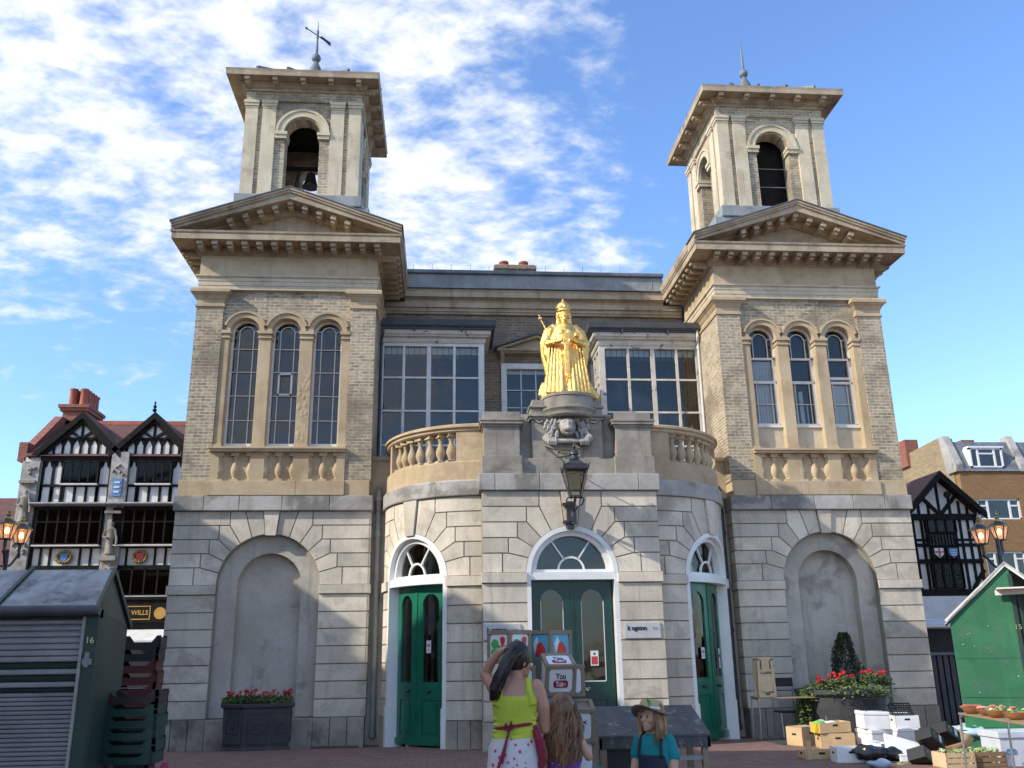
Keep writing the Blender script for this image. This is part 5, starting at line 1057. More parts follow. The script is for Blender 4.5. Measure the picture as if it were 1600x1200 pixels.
# ================================================================== BELL, WEATHER VANE
bl = thing('bell', 'dark bronze bell hanging in the open arch of the left tower', 'bell', (-5.60, 19.6, 12.6))
MB().lathe([(0.20, 0), (0.205, 0.02), (0.15, 0.12), (0.12, 0.25), (0.11, 0.33), (0.07, 0.38), (0.02, 0.40), (0.02, 0.46)], -5.60, 19.9, 12.66, 20).build('bell_body', 'bronze', bl, smooth=True)
MB().box(-6.5, -4.8, 19.86, 19.94, 13.12, 13.2).build('headstock', 'timber_black', bl); MB().tube([(-5.9, 19.8, 13.1), (-5.95, 19.75, 12.5), (-5.85, 19.7, 12.0)], 0.015, 6).tube([(-5.86, 19.8, 13.1), (-5.9, 19.75, 12.5), (-6.0, 19.7, 12.0)], 0.015, 6).build('bell_rope', 'timber_black', bl)
wv = thing('weather_vane', 'thin arrow weather vane on the spike of the left tower', 'weather vane', (-5.665, 20.08, 17.2))
q = MB(); q.tube([(-5.95, 20.0, 17.36), (-5.36, 20.16, 17.02)], 0.014, 6); q.add([(-5.99, 19.99, 17.39), (-5.93, 20.0, 17.39), (-5.90, 20.01, 17.31), (-5.97, 20.0, 17.33)], [(0, 1, 2, 3)])
for d in (-0.03, 0.0, 0.03): q.bar((-5.58, 20.08, 17.17 + d * 0.3), (-5.33, 20.16, 17.0 + d * 1.2), 0.012, 0.035)
q.build('arrow', 'black_iron', wv)
MB().tube([(-5.665, 20.08, 17.1), (-5.665, 20.08, 17.35)], 0.03, 8).build('hub', 'black_iron', wv)

# ================================================================== UNSEEN BUILDINGS LEFT OF THE CAMERA: heights set to shade square and hall
def shade_building(label, x0, x1, y0, y1, h, rh, mt, doors=2):
    t = thing('unseen_building', label, 'building', (x1, (y0 + y1) / 2, 0))
    MB().box(x0, x1, y0, y1, 0, h).build('wall', mt, t)
    MB().prism([(x0 - 0.2, h), (x1 + 0.2, h), ((x0 + x1) / 2, h + rh)], y0, y1).build('roof', 'slate', t)
    nz = int(h // 2.9)
    for k in range(1, nz):
        y = y0 + 1.0
        while y < y1 - 1.4:
            f = MB().box(x1 - 0.02, x1 + 0.05, y, y + 1.0, k * 2.9 + 0.8, k * 2.9 + 2.2).build('window', 'white_paint', t); MB().box(x1 + 0.05, x1 + 0.055, y + 0.07, y + 0.93, k * 2.9 + 0.87, k * 2.9 + 2.13).build('pane', 'glass', f); y += 2.0
    MB().box(x1, x1 + 0.06, y0 + 0.5, y1 - 0.5, 0.3, 2.5).build('shop_front', 'timber_black', t)
shade_building('unseen brown brick building beyond the left edge, height set to shade the left wing', -22, -14.2, 14.6, 23, 8.9, 1.4, 'brown_brick')
shade_building('unseen low cream building at the left, height set for the shade on the hall', -22, -14.2, 12.3, 14.5, 8.5, 0.8, 'render_white')
shade_building('unseen yellow brick building at the left, height set for the shade on the hall', -22, -14.2, 8.4, 12.2, 10.7, 1.2, 'yellow_brick')
shade_building('unseen tall red brick building behind the viewer, height set to shade the square', -24, -14.2, -9, 8.3, 12.0, 1.0, 'red_brick')
t = thing('unseen_building', 'unseen cream rendered building right of the viewer, added to bounce light onto the hall', 'building', (14, 0, 0))  # unseen, added as a pale reflector for warm bounce on the facade
MB().box(13.5, 20, -12, 9.5, 0, 10).build('wall', 'render_white', t); MB().prism([(13.3, 10), (20.2, 10), (16.7, 12)], -12, 9.5).build('roof', 'slate', t)
for k in range(3):
    for j in range(6):
        f = MB().box(13.44, 13.52, -11 + j * 3.4, -9.8 + j * 3.4, 3.3 + k * 2.4, 4.8 + k * 2.4).build('window', 'white_paint', t); MB().box(13.435, 13.44, -10.93 + j * 3.4, -9.87 + j * 3.4, 3.37 + k * 2.4, 4.73 + k * 2.4).build('pane', 'glass', f)
MB().box(13.42, 13.52, -11.5, 9, 0.3, 2.6).build('shop_front', 'timber_black', t)
# ================================================================== GOLDEN STATUE
surf('gold', (1.0, 0.70, 0.27), (0.90, 0.50, 0.12), 0.34, 1.0, sc=14, fine=48, fine_amt=0.10, dirt=0.5, dirt_c=(0.42, 0.21, 0.05), dirt_sc=11, dth=(.56, .70), bmp=0.9, bd=0.014, kind='pos')
st = thing('statue', 'golden statue of a robed queen with crown, sceptre and orb above the main door', 'statue', (0.03, 16.42, 6.34))
S = MB(); sx0, sy0, sz0 = 0.03, 16.42, 6.33
lv = [(0.0, .48, .40), (0.03, .47, .40), (0.12, .44, .36), (0.3, .40, .33), (0.55, .365, .30), (0.8, .345, .28), (1.0, .335, .26), (1.1, .33, .25), (1.22, .31, .24), (1.36, .285, .22), (1.46, .23, .18), (1.51, .14, .13), (1.56, .085, .09), (1.60, .08, .085)]
n = 72; vs = []; fs = []
for z, a, b in lv:
    for k in range(n):
        t = 2 * PI * k / n; fo = 1 + (0.055 * math.cos(13 * t + 0.6 * math.sin(3 * z)) + 0.03 * math.cos(23 * t + 2)) * max(0, min(1, (1.05 - z) * 2.2)) 
        vs.append((sx0 + a * fo * math.cos(t), sy0 + b * fo * math.sin(t), sz0 + z))
for i in range(len(lv) - 1):
    for k in range(n): k2 = (k + 1) % n; fs.append((i * n + k, i * n + k2, (i + 1) * n + k2, (i + 1) * n + k))
fs.append(tuple(range(n))[::-1]); fs.append(tuple(range((len(lv) - 1) * n, len(lv) * n))); S.add(vs, fs)
for q in (1, -1):   # cloak over shoulder and arm, hanging sleeves
    S.tube([(sx0 + q * .16, sy0 - .02, sz0 + 1.42), (sx0 + q * .30, sy0 - .02, sz0 + 1.30), (sx0 + q * .385, sy0 - .02, sz0 + 1.10), (sx0 + q * .37, sy0, sz0 + .85), (sx0 + q * .32, sy0 + .02, sz0 + .5)], [.13, .13, .11, .10, .08], 14)
    S.tube([(sx0 + q * .33, sy0 - .05, sz0 + 1.12), (sx0 + q * .32, sy0 - .20, sz0 + 1.04), (sx0 + q * .20, sy0 - .30, sz0 + 1.05), (sx0 + q * .10, sy0 - .33, sz0 + 1.07)], [.10, .085, .055, .035], 12)
    S.ball((sx0 + q * .09, sy0 - .35, sz0 + 1.075), 0.042, 8)
    for k in range(4): S.tube([(sx0 + q * .10, sy0 - .35, sz0 + 1.09 - k * .017), (sx0 + q * .05, sy0 - .385, sz0 + 1.09 - k * .017), (sx0 + q * .03, sy0 - .37, sz0 + 1.075 - k * .017)], 0.012, 6)
    S.tube([(sx0 + q * .34, sy0 - .12, sz0 + 1.02), (sx0 + q * .36, sy0 - .13, sz0 + .85), (sx0 + q * .31, sy0 - .12, sz0 + .62)], [.09, .07, .03], 10)
    for k in range(5): S.tube([(sx0 + q * (.10 + k * .055), sy0 - .24 + k * .01, sz0 + .98), (sx0 + q * (.11 + k * .065), sy0 - .30 + k * .015, sz0 + .5), (sx0 + q * (.12 + k * .075), sy0 - .385 + k * .03, sz0 + .03)], [.018, .03, .04], 8)
    S.tube([(sx0 + q * .10, sy0 - .05, sz0 + 1.62), (sx0 + q * .12, sy0 - .03, sz0 + 1.50), (sx0 + q * .13, sy0 - .06, sz0 + 1.40)], [.045, .05, .03], 8)
    S.ball((sx0 + q * .075, sy0 - .185, sz0 + 1.28), 0.075, 10, sc=(1, .8, 1))
    for k in range(4): S.ball((sx0 + q * (.115 + .012 * (k % 2)), sy0 - .03 + .0 * k, sz0 + 1.72 - k * .06), 0.035, 7)
S.box(sx0 - .05, sx0 + .05, sy0 - .34, sy0 - .2, sz0 + .05, sz0 + 1.0)
S.tube([(sx0 + .35, sy0, sz0 + .25), (sx0 + .47, sy0 + .02, sz0 + .12), (sx0 + .62, sy0 + .0, sz0 - .0)], [.16, .13, .07], 12)
S.tube([(sx0 - .35, sy0, sz0 + .25), (sx0 - .45, sy0 + .02, sz0 + .10), (sx0 - .50, sy0, sz0 + .03)], [.14, .1, .06], 12)
hz0 = sz0 + 1.70      # head
S.ball((sx0, sy0 - .03, hz0), 0.098, 12, sc=(.92, 1, 1.22)); S.ball((sx0, sy0 - .125, hz0 - .02), 0.018, 6, sc=(.8, 1, 1.8)); S.ball((sx0, sy0 - .115, hz0 - .065), 0.018, 6, sc=(1.6, .8, .6)); S.ball((sx0, sy0 - .10, hz0 - .105), 0.03, 6)
for q in (1, -1): S.ball((sx0 + q * .038, sy0 - .118, hz0 + .015), 0.013, 6)
S.tube([(sx0, sy0 - .0, sz0 + 1.5), (sx0, sy0 - .02, hz0 - .05)], [.07, .06], 10)
S.lathe([(.105, 0), (.125, .02), (.12, .06), (.13, .08), (.135, .12), (.11, .17), (.07, .21), (.03, .235), (.03, .25), (.02, .28), (.004, .31)], sx0, sy0 - .02, hz0 + .06, 18)
for k in range(9): a = 2 * PI * k / 9; S.ball((sx0 + .13 * math.cos(a), sy0 - .02 + .13 * math.sin(a), hz0 + .15), .022, 6)
S.box(sx0 - .025, sx0 + .025, sy0 - .03, sy0 - .01, hz0 + .33, hz0 + .35)
S.ball((sx0 + .19, sy0 - .37, sz0 + 1.16), 0.06, 10); S.ball((sx0 + .19, sy0 - .37, sz0 + 1.24), 0.02, 6); S.box(sx0 + .185, sx0 + .195, sy0 - .375, sy0 - .365, sz0 + 1.22, sz0 + 1.32)
rr = random.Random(5)
for k in range(90):
    t_ = rr.uniform(-1, 1); z = rr.uniform(.04, 1.0); S.ball((sx0 + t_ * .30 * (1 - .2 * z), sy0 - (.40 - .12 * z) * math.sqrt(max(0, 1 - (t_ * .72) ** 2)), sz0 + z), rr.uniform(.009, .014), 4)
remesh(S, 'robed_figure', 'gold', st, 0.0095, 1)
MB().tube([(sx0 - .25, sy0 - .33, sz0 + 1.0), (sx0 - .47, sy0 - .22, sz0 + 1.52)], [.014, .012], 8).ball((sx0 - .485, sy0 - .21, sz0 + 1.56), .035, 8).ball((sx0 - .505, sy0 - .20, sz0 + 1.62), .02, 6).build('sceptre', 'gold', st, smooth=True)

# ================================================================== MARKET STALLS
surf('stall_green', (0.022, 0.15, 0.062), (0.014, 0.115, 0.05), 0.6, sc=1.6, fine=16, fine_amt=0.2, streak=.5, streak_c=(0.07, 0.17, 0.10), dirt=0.5, dirt_c=(0.05, 0.12, 0.075), dirt_sc=3.2, bmp=0.2, kind='pos')
surf('stall_green_dark', (0.010, 0.030, 0.021), (0.016, 0.042, 0.03), 0.5, sc=1.6, fine=16, fine_amt=0.2, bmp=0.1)
surf('felt_roof', (0.46, 0.45, 0.43), (0.27, 0.265, 0.26), 0.9, sc=3.5, fine=20, fine_amt=0.3, dirt=0.9, dirt_c=(0.14, 0.14, 0.14), dirt_sc=4.0, bmp=0.5, bd=0.02)
surf('shutter_grey', (0.44, 0.42, 0.42), (0.35, 0.335, 0.34), 0.5, 0.3, sc=2, fine=20, fine_amt=0.12, bmp=0.05)
sl = thing('market_stall', 'locked green market stall with grey roller shutter and mossy felt roof', 'market stall', (-6.8, 8.8, 0.1))
xr = -5.26
for i, (a, b_) in enumerate(((-8.6, -6.16), (-6.15, xr - 0.06))):
    p = MB(); n = 5
    p.prism([(8.28, 2.05), (8.86, 2.42), (8.86, 2.455), (8.26, 2.09)], a, b_, ax='x'); p.build('roof_panel', 'felt_roof', sl)
MB().prism([(8.86, 2.42), (9.55, 1.93), (9.55, 1.965), (8.86, 2.455)], -8.6, xr - 0.06, ax='x').build('roof_panel', 'felt_roof', sl)
MB().bar((-6.155, 8.25, 2.10), (-6.155, 8.86, 2.475), 0.03, 0.03).bar((xr - 0.05, 8.25, 2.075), (xr - 0.05, 8.87, 2.45), 0.03, 0.05).bar((xr - 0.05, 8.86, 2.45), (xr - 0.05, 9.56, 1.95), 0.03, 0.05).build('roof_trim', 'stall_green_dark', sl)
MB().tube([(-8.6, 8.22, 2.05), (xr - 0.02, 8.22, 2.05)], 0.045, 10).build('gutter', 'gutter_iron', sl, smooth=True)
MB().prism([(8.36, 0.1), (8.36, 2.06), (8.86, 2.42), (9.5, 1.96), (9.5, 0.1)], xr - 0.10, xr - 0.06, ax='x').box(-8.6, xr - 0.06, 9.46, 9.5, 0.1, 1.95).build('side_panel', 'stall_green_dark', sl)
MB().box(xr - 0.16, xr - 0.05, 8.31, 8.42, 0.1, 2.08).box(-8.6, xr - 0.05, 8.33, 8.4, 1.99, 2.06).build('corner_post', 'stall_green_dark', sl)
MB().box(xr - 0.18, xr - 0.155, 8.29, 8.40, 0.1, 2.0).build('shutter_rail', 'pipe_grey', sl)
sh = MB(); z = 1.985; k = 0; dk = MB()
while z > 0.12:
    h = 0.052 if z > 1.42 else 0.036
    tgt = dk if (1.575 < z < 1.635 or 1.475 < z < 1.535 or 1.38 < z < 1.445) else sh
    pts = [(8.36, z), (8.345 - 0.012, z - h * 0.35), (8.34, z - h * 0.75), (8.36, z - h + 0.004), (8.37, z - h + 0.004), (8.37, z)]
    tgt.prism(pts, -8.6, xr - 0.17, ax='x'); z -= h; k += 1
dk.m=0
sh.build('roller_shutter', 'shutter_grey', sl); dk.build('shutter_slat', 'stall_green_dark', sl)
text_obj('stall_number', '16', 0.075, 'brass', sl, (xr - 0.105, 8.305, 1.80))
MB().box(xr - 0.12, xr - 0.09, 8.27, 8.31, 1.58, 1.70).box(xr - 0.14, xr - 0.07, 8.28, 8.31, 1.60, 1.65).build('padlock', 'lead_pale', sl)

for ch in sl.children:
    for v in ch.data.vertices:
        w = v.co + ROOT['market_stall']
        if w.x > -5.6 and w.y > 8.45: v.co.x -= (w.y - 8.33) * 0.2 if w.y < 9 else 0.13
sr = thing('market_stall', 'bright green gabled market stall open at its right side', 'market stall', (6.22, 15.0, 0.1)); ROOT[sr.name] = Vector((0, 0, 0.1)); sr.rotation_euler.z = math.radians(-30)
FX, AX, ZE, ZA = 0.0, 0.95, 2.10, 2.93
MB().prism([(FX, 0.05), (FX, ZE), (AX, ZA), (1.0, ZA - 0.04), (1.0, 0.05)], 0, 0.05).build('end_panel', 'stall_green', sr)
MB().box(FX + .005, .99, -.006, 0, 1.47, 1.478).box(FX + .005, .99, -.010, 0, 0.86, 0.89).box(FX + .005, .99, -.010, 0, 0.40, 0.42).build('panel_joint', 'stall_green', sr)
MB().prism([(1.0, 0.1), (1.0, ZA - 0.06), (1.9, ZE), (1.9, 0.1)], 0.35, 0.4).build('inner_panel', 'stall_green_dark', sr)
MB().box(1.03, 1.9, 0, 0.06, 0.1, 0.95).box(1.03, 1.9, -0.15, 0.2, 0.95, 1.0).build('counter', 'stall_green', sr)
MB().box(.97, 1.03, -0.03, 0.35, 0.05, 2.80).box(1.06, 1.11, -0.03, 0.1, 0.1, 2.42).build('corner_post', 'stall_green_dark', sr)
MB().box(FX, FX + 0.05, 0.05, 1.2, 0.05, ZE - .02).box(FX, 1.9, 1.2, 1.25, 0.1, ZE).build('side_panel', 'stall_green', sr)
bb = MB()
bb.bar((FX - .06, -.04, ZE - .03), (AX, -.04, ZA + .04), 0.035, 0.06).bar((AX, -.04, ZA + .04), (1.98, -.04, ZE - .06), 0.035, 0.06); bb.build('barge_board', 'white_paint', sr)
rf = MB()
for q in (-1, 1):
    e = AX + q * (AX - FX + .08); z = ZE - .06
    rf.add([(e, -.07, z), (AX, -.07, ZA + .08), (AX, 1.35, ZA + .08), (e, 1.35, z), (e, -.07, z - .03), (AX, -.07, ZA + .05), (AX, 1.35, ZA + .05), (e, 1.35, z - .03)], [(0, 1, 2, 3), (4, 5, 6, 7), (0, 1, 5, 4), (2, 3, 7, 6), (0, 3, 7, 4)])
rf.build('roof', 'felt_roof', sr)
MB().bar((0.74, -0.12, 2.50), (2.0, -0.12, 2.52), 0.03, 0.08).box(.76, 2.0, -0.5, -0.1, 2.54, 2.565).build('canopy_board', 'white_paint', sr)
text_obj('stall_number', '15', 0.11, 'brass', sr, (1.0, -0.035, 1.95))
m = MB(); rr = random.Random(14)
for k in range(12): x, z = rr.uniform(.05, .9), rr.uniform(.5, 2.2); s_ = rr.uniform(.003, .008); m.box(x - s_, x + s_ * rr.uniform(1, 3), -.0035, .001, z - s_, z + s_)
m.build('paint_chip', 'ink_faint', sr)
# dark lock-up kiosk in the gap beside the wing
kk = thing('kiosk', 'dark shuttered kiosk squeezed between right wing and green stall', 'kiosk', (8.6, 19.5, 0))
MB().box(7.95, 9.6, 19.55, 21, 0, 2.05).build('carcass', 'dark_room', kk)
MB().box(7.9, 9.6, 19.42, 19.55, 1.50, 1.56).build('counter', 'lead', kk)
q = MB()
for k in range(12): q.box(7.95 + k * 0.14, 8.05 + k * 0.14, 19.47, 19.55, 0.1, 1.5)
q.build('slatted_gate', 'gutter_iron', kk)
MB().prism([(19.2, 2.10), (19.2, 2.14), (21.5, 2.35), (21.5, 2.30)], 7.9, 9.4, ax='x').build('awning', 'render_white', kk)

# ================================================================== CRATES
flat('crate_green', (0.012, 0.055, 0.04), 0.45, kind='obj'); flat('crate_red', (0.10, 0.022, 0.022), 0.45); flat('crate_black', (0.014, 0.015, 0.017), 0.45); flat('crate_pink', (0.42, 0.03, 0.12), 0.4); flat('crate_brown', (0.045, 0.02, 0.018), 0.5)
flat('cardboard', (0.60, 0.42, 0.23), 0.85, var=0.12); flat('cardboard_dark', (0.24, 0.155, 0.085), 0.85); flat('poly_white', (0.80, 0.81, 0.82), 0.7, var=0.04); flat('hole_black', (0.01, 0.01, 0.01), 0.9)
flat('wood_pale', (0.66, 0.50, 0.31), 0.7, var=0.14); flat('wood_grey', (0.27, 0.215, 0.15), 0.8, var=0.25); flat('chrome', (0.55, 0.55, 0.55), 0.3, 0.8); flat('table_top', (0.36, 0.25, 0.14), 0.5)
def tray_mesh(w, d, h, holes=True):
    m = MB()
    for y in (-d / 2, d / 2 - 0.012):
        m.prism([(-w / 2, 0), (w / 2, 0), (w / 2, h), (w / 2 - 0.05, h), (w / 2 - 0.12, h * 0.52), (-w / 2 + 0.12, h * 0.52), (-w / 2 + 0.05, h), (-w / 2, h)], y, y + 0.012)
        for k in range(9):
            if holes: x = -w / 2 + 0.09 + k * (w - 0.18) / 8; m.box(x - 0.008, x + 0.008, y - 0.004, y + 0.016, h * 0.08, h * 0.5)
    for x in (-w / 2, w / 2 - 0.012): m.box(x, x + 0.012, -d / 2, d / 2, 0, h * 0.8); m.box(x - 0.004, x + 0.016, -d / 2, d / 2, h * 0.8, h * 0.86)
    for k in range(7): y = -d / 2 + 0.02 + k * (d - 0.04) / 6.5; m.box(-w / 2, w / 2, y, y + d * 0.09, 0, 0.008)
    for sx in (-1, 1):
        for sy in (-1, 1): m.box(sx * (w / 2 - 0.03), sx * w / 2, sy * (d / 2 - 0.03), sy * d / 2, 0, h)
    m.box(-w / 2 - 0.004, w / 2 + 0.004, -d / 2 - 0.005, -d / 2 + 0.01, h * 0.44, h * 0.52)
    return m
def tray(w, d, h, mat, loc, rz, label, group):
    o = tray_mesh(w, d, h).build('crate', mat, None); o.location = loc; o.rotation_euler.z = rz
    return tag(o, label, 'crate', group)
GA, GB = 'produce crates stacked beside the shuttered stall', 'taller stack of produce crates'
tray(0.60, 0.42, 0.24, 'crate_pink', (-5.15, 9.0, 0.48), 0.03, 'bright pink crate at the foot of the stacked green crates', GA)
tray(0.56, 0.40, 0.18, 'crate_black', (-5.15, 9.05, 0.30), 0.0, 'black crate hidden under the pink crate', GA); tray(0.56, 0.40, 0.18, 'crate_black', (-5.15, 9.05, 0.11), 0.0, 'lowest black crate standing on the paving below the pink crate', GA)
ordn = ['lowest', 'second lowest', 'middle', 'fourth', 'uppermost']
z = 0.72
for k in range(5): tray(0.50, 0.34, 0.125, 'crate_green', (-5.21 + 0.01 * (k % 2), 9.22, z), 0.02 * (k % 3 - 1), 'dark green crate, %s of the five in the stack above the pink crate' % ordn[k], GA); z += 0.104
tray(0.50, 0.34, 0.125, 'crate_brown', (-5.21, 9.22, z), 0.0, 'dark brown crate lying on top of the five green crates', GA)
z = 0.1; kinds = ['crate_black'] * 5 + ['crate_red'] * 5 + ['crate_black'] * 2; nk = len(kinds)
oB = ['lowest', 'second', 'third', 'fourth', 'fifth', 'sixth']
cnt = {}
for k, mt in enumerate(kinds):
    cn = 'dark red' if mt == 'crate_red' else 'black'
    top = k >= 10
    lab = ('black crate, %s of the pair on top of the dark red crates' % ('lower', 'upper')[k - 10]) if top else ('%s crate, %s one up in the tall stack behind the green crates' % (cn, ['lowest', 'second', 'third', 'fourth', 'fifth', 'sixth', 'seventh', 'eighth', 'ninth', 'tenth'][k]))
    tray(0.55, 0.32, 0.185, mt, (-6.42 + 0.012 * (k % 3), 13.1, z), 0.02 * ((k * 7) % 3 - 1), lab, GB); z += 0.152
# white papers lying in the dark crates
tag(MB().box(-6.6, -6.3, 12.97, 13.2, 1.28, 1.285).build('paper', 'poly_white', loc=(-6.3, 13, 1.28)), 'loose white paper lying in a dark red crate', 'paper')

# ================================================================== PLANTERS AND GERANIUMS
flat('petal_red', (0.62, 0.02, 0.025), 0.5, var=0.2); surf('planter_black', (0.045, 0.047, 0.052), (0.065, 0.066, 0.07), 0.6, sc=4, fine=16, fine_amt=0.25, dirt=0.4, dirt_c=(0.12, 0.11, 0.10), bmp=0.3)
def geranium(c, r, label, group, rnd, nf=7, h=0.12):
    t = thing('geranium', label, 'geranium', c, group)
    m = MB(); foliage(m, (c[0], c[1], c[2] + h * 0.3), r, 260, 0.032, rnd, (1, 1, 0.65)); m.build('leaves', 'leaf', t, fixn=False)
    stems = MB()
    for k in range(nf):
        a = rnd.uniform(0, 6.28); q = r * 0.8 * rnd.random() ** 0.5; p = Vector((c[0] + q * math.cos(a), c[1] + q * math.sin(a), c[2] + h + rnd.uniform(-0.06, 0.07)))
        stems.tube([(c[0] + q * 0.3 * math.cos(a), c[1] + q * 0.3 * math.sin(a), c[2]), tuple(p)], 0.004, 4)
        f = MB(); big = rnd.uniform(.55, 1.25)
        for j in range(30):
            v = Vector((rnd.gauss(0, 1), rnd.gauss(0, 1), rnd.gauss(0, .7))).normalized() * 0.042 * big * rnd.uniform(0.4, 1.25); s_ = rnd.uniform(.008, .016)
            u = v.orthogonal().normalized(); w_ = v.cross(u).normalized(); pp = p + v
            f.add([pp - u * s_, pp - w_ * s_, pp + u * s_, pp + w_ * s_], [(0, 1, 2, 3)])
        f.build('flower_head', 'petal_red', t, fixn=False)
    stems.build('stems', 'leaf', t)
pl = thing('planter', 'dark faceted planter with panelled sides by the left niche', 'planter', (-5.66, 17.72, 0.04))
cx, cy = -5.66, 17.74; R8 = 0.70; sy = 0.62
def octo(r, z): return [(cx + r * math.cos(PI / 8 + k * PI / 4 + .12), cy + sy * r * math.sin(PI / 8 + k * PI / 4 + .12), z) for k in range(8)]
m = MB(); rings = [(0.66, 0.03), (0.66, 0.10), (0.63, 0.12), (0.66, 0.78), (0.71, 0.80), (0.715, 0.86), (0.62, 0.86), (0.62, 0.80)]
for r_, z in rings: m.v += octo(r_, z)
for i in range(len(rings) - 1):
    for k in range(8): k2 = (k + 1) % 8; m.f.append((i * 8 + k, i * 8 + k2, (i + 1) * 8 + k2, (i + 1) * 8 + k)); m.t.append(.5); m.mi.append(0)
m.f.append(tuple(range(len(rings) * 8 - 8, len(rings) * 8))); m.t.append(.5); m.mi.append(0)
m.build('tub', 'planter_black', pl, bev=0.008)
for k in range(4, 8):
    a = octo(0.645, 0.2)[k]; b_ = octo(0.645, 0.2)[(k + 1) % 8]; a2 = octo(0.655, 0.72)[k]; b2 = octo(0.655, 0.72)[(k + 1) % 8]
    L = lambda t, u: (Vector(a).lerp(Vector(b_), t)).lerp(Vector(a2).lerp(Vector(b2), t), u)
    m = MB()
    for (t0, u0, t1, u1) in ((.12, 0, .88, 0), (.12, 1, .88, 1), (.12, 0, .12, 1), (.88, 0, .88, 1), (.32, .35, .68, .35), (.32, .65, .68, .65), (.32, .35, .32, .65), (.68, .35, .68, .65), (.4, .5, .6, .5)): m.bar(L(t0, u0), L(t1, u1), 0.03, 0.03)
    m.build('raised_panel', 'planter_black', pl)
rr = random.Random(11)
for k in range(6): geranium((-6.16 + k * 0.20, 17.70 + 0.06 * (k % 2), 0.86), 0.14, 'red geranium, %s from the left in the dark faceted planter' % ['first', 'second', 'third', 'fourth', 'fifth', 'last'][k], 'geraniums in the faceted planter', rr, nf=5 + (k * 3) % 4, h=0.13 + 0.02 * (k % 3))
pr = thing('planter', 'large round dark planter by the right niche with a clipped conifer', 'planter', (5.25, 17.35, 0.08))
MB().lathe([(0.60, 0.02), (0.62, 0.05), (0.78, 0.80), (0.86, 0.86), (0.87, 0.93), (0.80, 0.94), (0.78, 0.88)], 5.25, 17.4, 0, 40).build('tub', 'planter_black', pr, smooth=True)
t = thing('conifer', 'small dark clipped conifer standing among red geraniums', 'shrub', (5.40, 17.4, 0.9))
m = MB()
for k in range(5200):
    z = rr.random() ** 1.1; ang = rr.uniform(0, 6.28); r_ = (0.27 * (1 - z) ** 0.7 + 0.05) * rr.uniform(0.55, 1.12) * (1 + .15 * math.sin(3 * ang + 9 * z)); p = Vector((5.40 + r_ * math.cos(ang), 17.4 + r_ * math.sin(ang), 0.92 + z * 1.02))
    d = Vector((math.cos(ang) * .6, math.sin(ang) * .6, 0.9 + rr.uniform(-.3, .3))).normalized() * rr.uniform(.03, .055); u = d.orthogonal().normalized() * 0.013
    m.add([p - u, p + d * .5 + u, p + d, p + d * .5 - u * 2], [(0, 1, 2, 3)])
for k in range(26): p = Vector((5.17 - 0.03 * math.sin(k) - k * 0.003, 17.3, 1.45 + k * 0.012)); d = Vector((rr.uniform(-.06, .02), 0, .04)); u = Vector((0, .01, .01)); m.add([p - u, p + d, p + u], [(0, 1, 2)])
m.build('foliage', 'conifer_green', t, fixn=False); MB().tube([(5.4, 17.4, 0.8), (5.4, 17.4, 1.6)], [0.03, 0.01], 6).build('stem', 'bark', t)
gl_ = [(4.72, 17.1, .95), (4.95, 17.0, 1.0), (5.18, 16.95, 1.02), (5.62, 17.0, 1.06), (5.84, 17.08, 1.06), (6.02, 17.2, 1.0)]
for k, c in enumerate(gl_): geranium(c, 0.17, 'red geranium, %s from the left in the large round planter' % ['first', 'second', 'third', 'fourth', 'fifth', 'last'][k], 'geraniums in the round planter', rr, nf=7, h=0.16)
m = MB(); foliage(m, (4.62, 17.15, 0.86), 0.34, 1000, 0.035, rr, (1, .6, .5)); foliage(m, (4.38, 17.15, 0.5), 0.24, 700, 0.035, rr, (.7, .6, 1.5)); foliage(m, (5.3, 16.75, 0.90), 0.62, 900, 0.032, rr, (1, .5, .2))
o = m.build('ivy', 'leaf', None, fixn=False, loc=(4.5, 17.2, .8)); tag(o, 'trailing green ivy spilling over the left side of the round planter', 'ivy')

# ================================================================== LEFT FOLDING TABLE WITH TRESTLE AND CHAIR
def tube_table(label, corners, z, group='folding tables with tubular legs', leg_in=0.03, th=0.022, flo=0.1):
    c = sum((Vector(p) for p in corners), Vector((0, 0))) / 4
    t = thing('folding_table', label, 'table', (c.x, c.y, flo), group)
    MB().prism([tuple(p) for p in corners], z - th, z, ax='z').build('table_top', 'table_top', t, bev=0.004)
    P = [Vector(p).lerp(c, leg_in) for p in corners]
    for i in range(4):
        o_ = P[i]; q = Vector(corners[i]); inn = P[i].lerp(c, 0.06)
        MB().tube([(inn.x, inn.y, z - th - 0.014), (o_.x, o_.y, z - th - 0.02), (o_.x, o_.y, z - th - 0.06), (q.x, q.y, flo)], 0.014, 8).build('leg', 'chrome', t, smooth=True)
    MB().tube([(P[0].x, P[0].y, z - th - 0.014), (P[3].x, P[3].y, z - th - 0.014)], 0.012, 6).tube([(P[1].x, P[1].y, z - th - 0.014), (P[2].x, P[2].y, z - th - 0.014)], 0.012, 6).build('cross_tube', 'chrome', t, smooth=True)
    return t
tube_table('brown folding table standing by the right-hand drainpipe', [(3.46, 16.95), (4.72, 16.95), (4.80, 17.6), (3.54, 17.6)], 0.82)
t = thing('trestle', 'stack of pale wooden folding trestles standing on the brown table', 'trestle', (3.7, 17.2, 0.83), None)
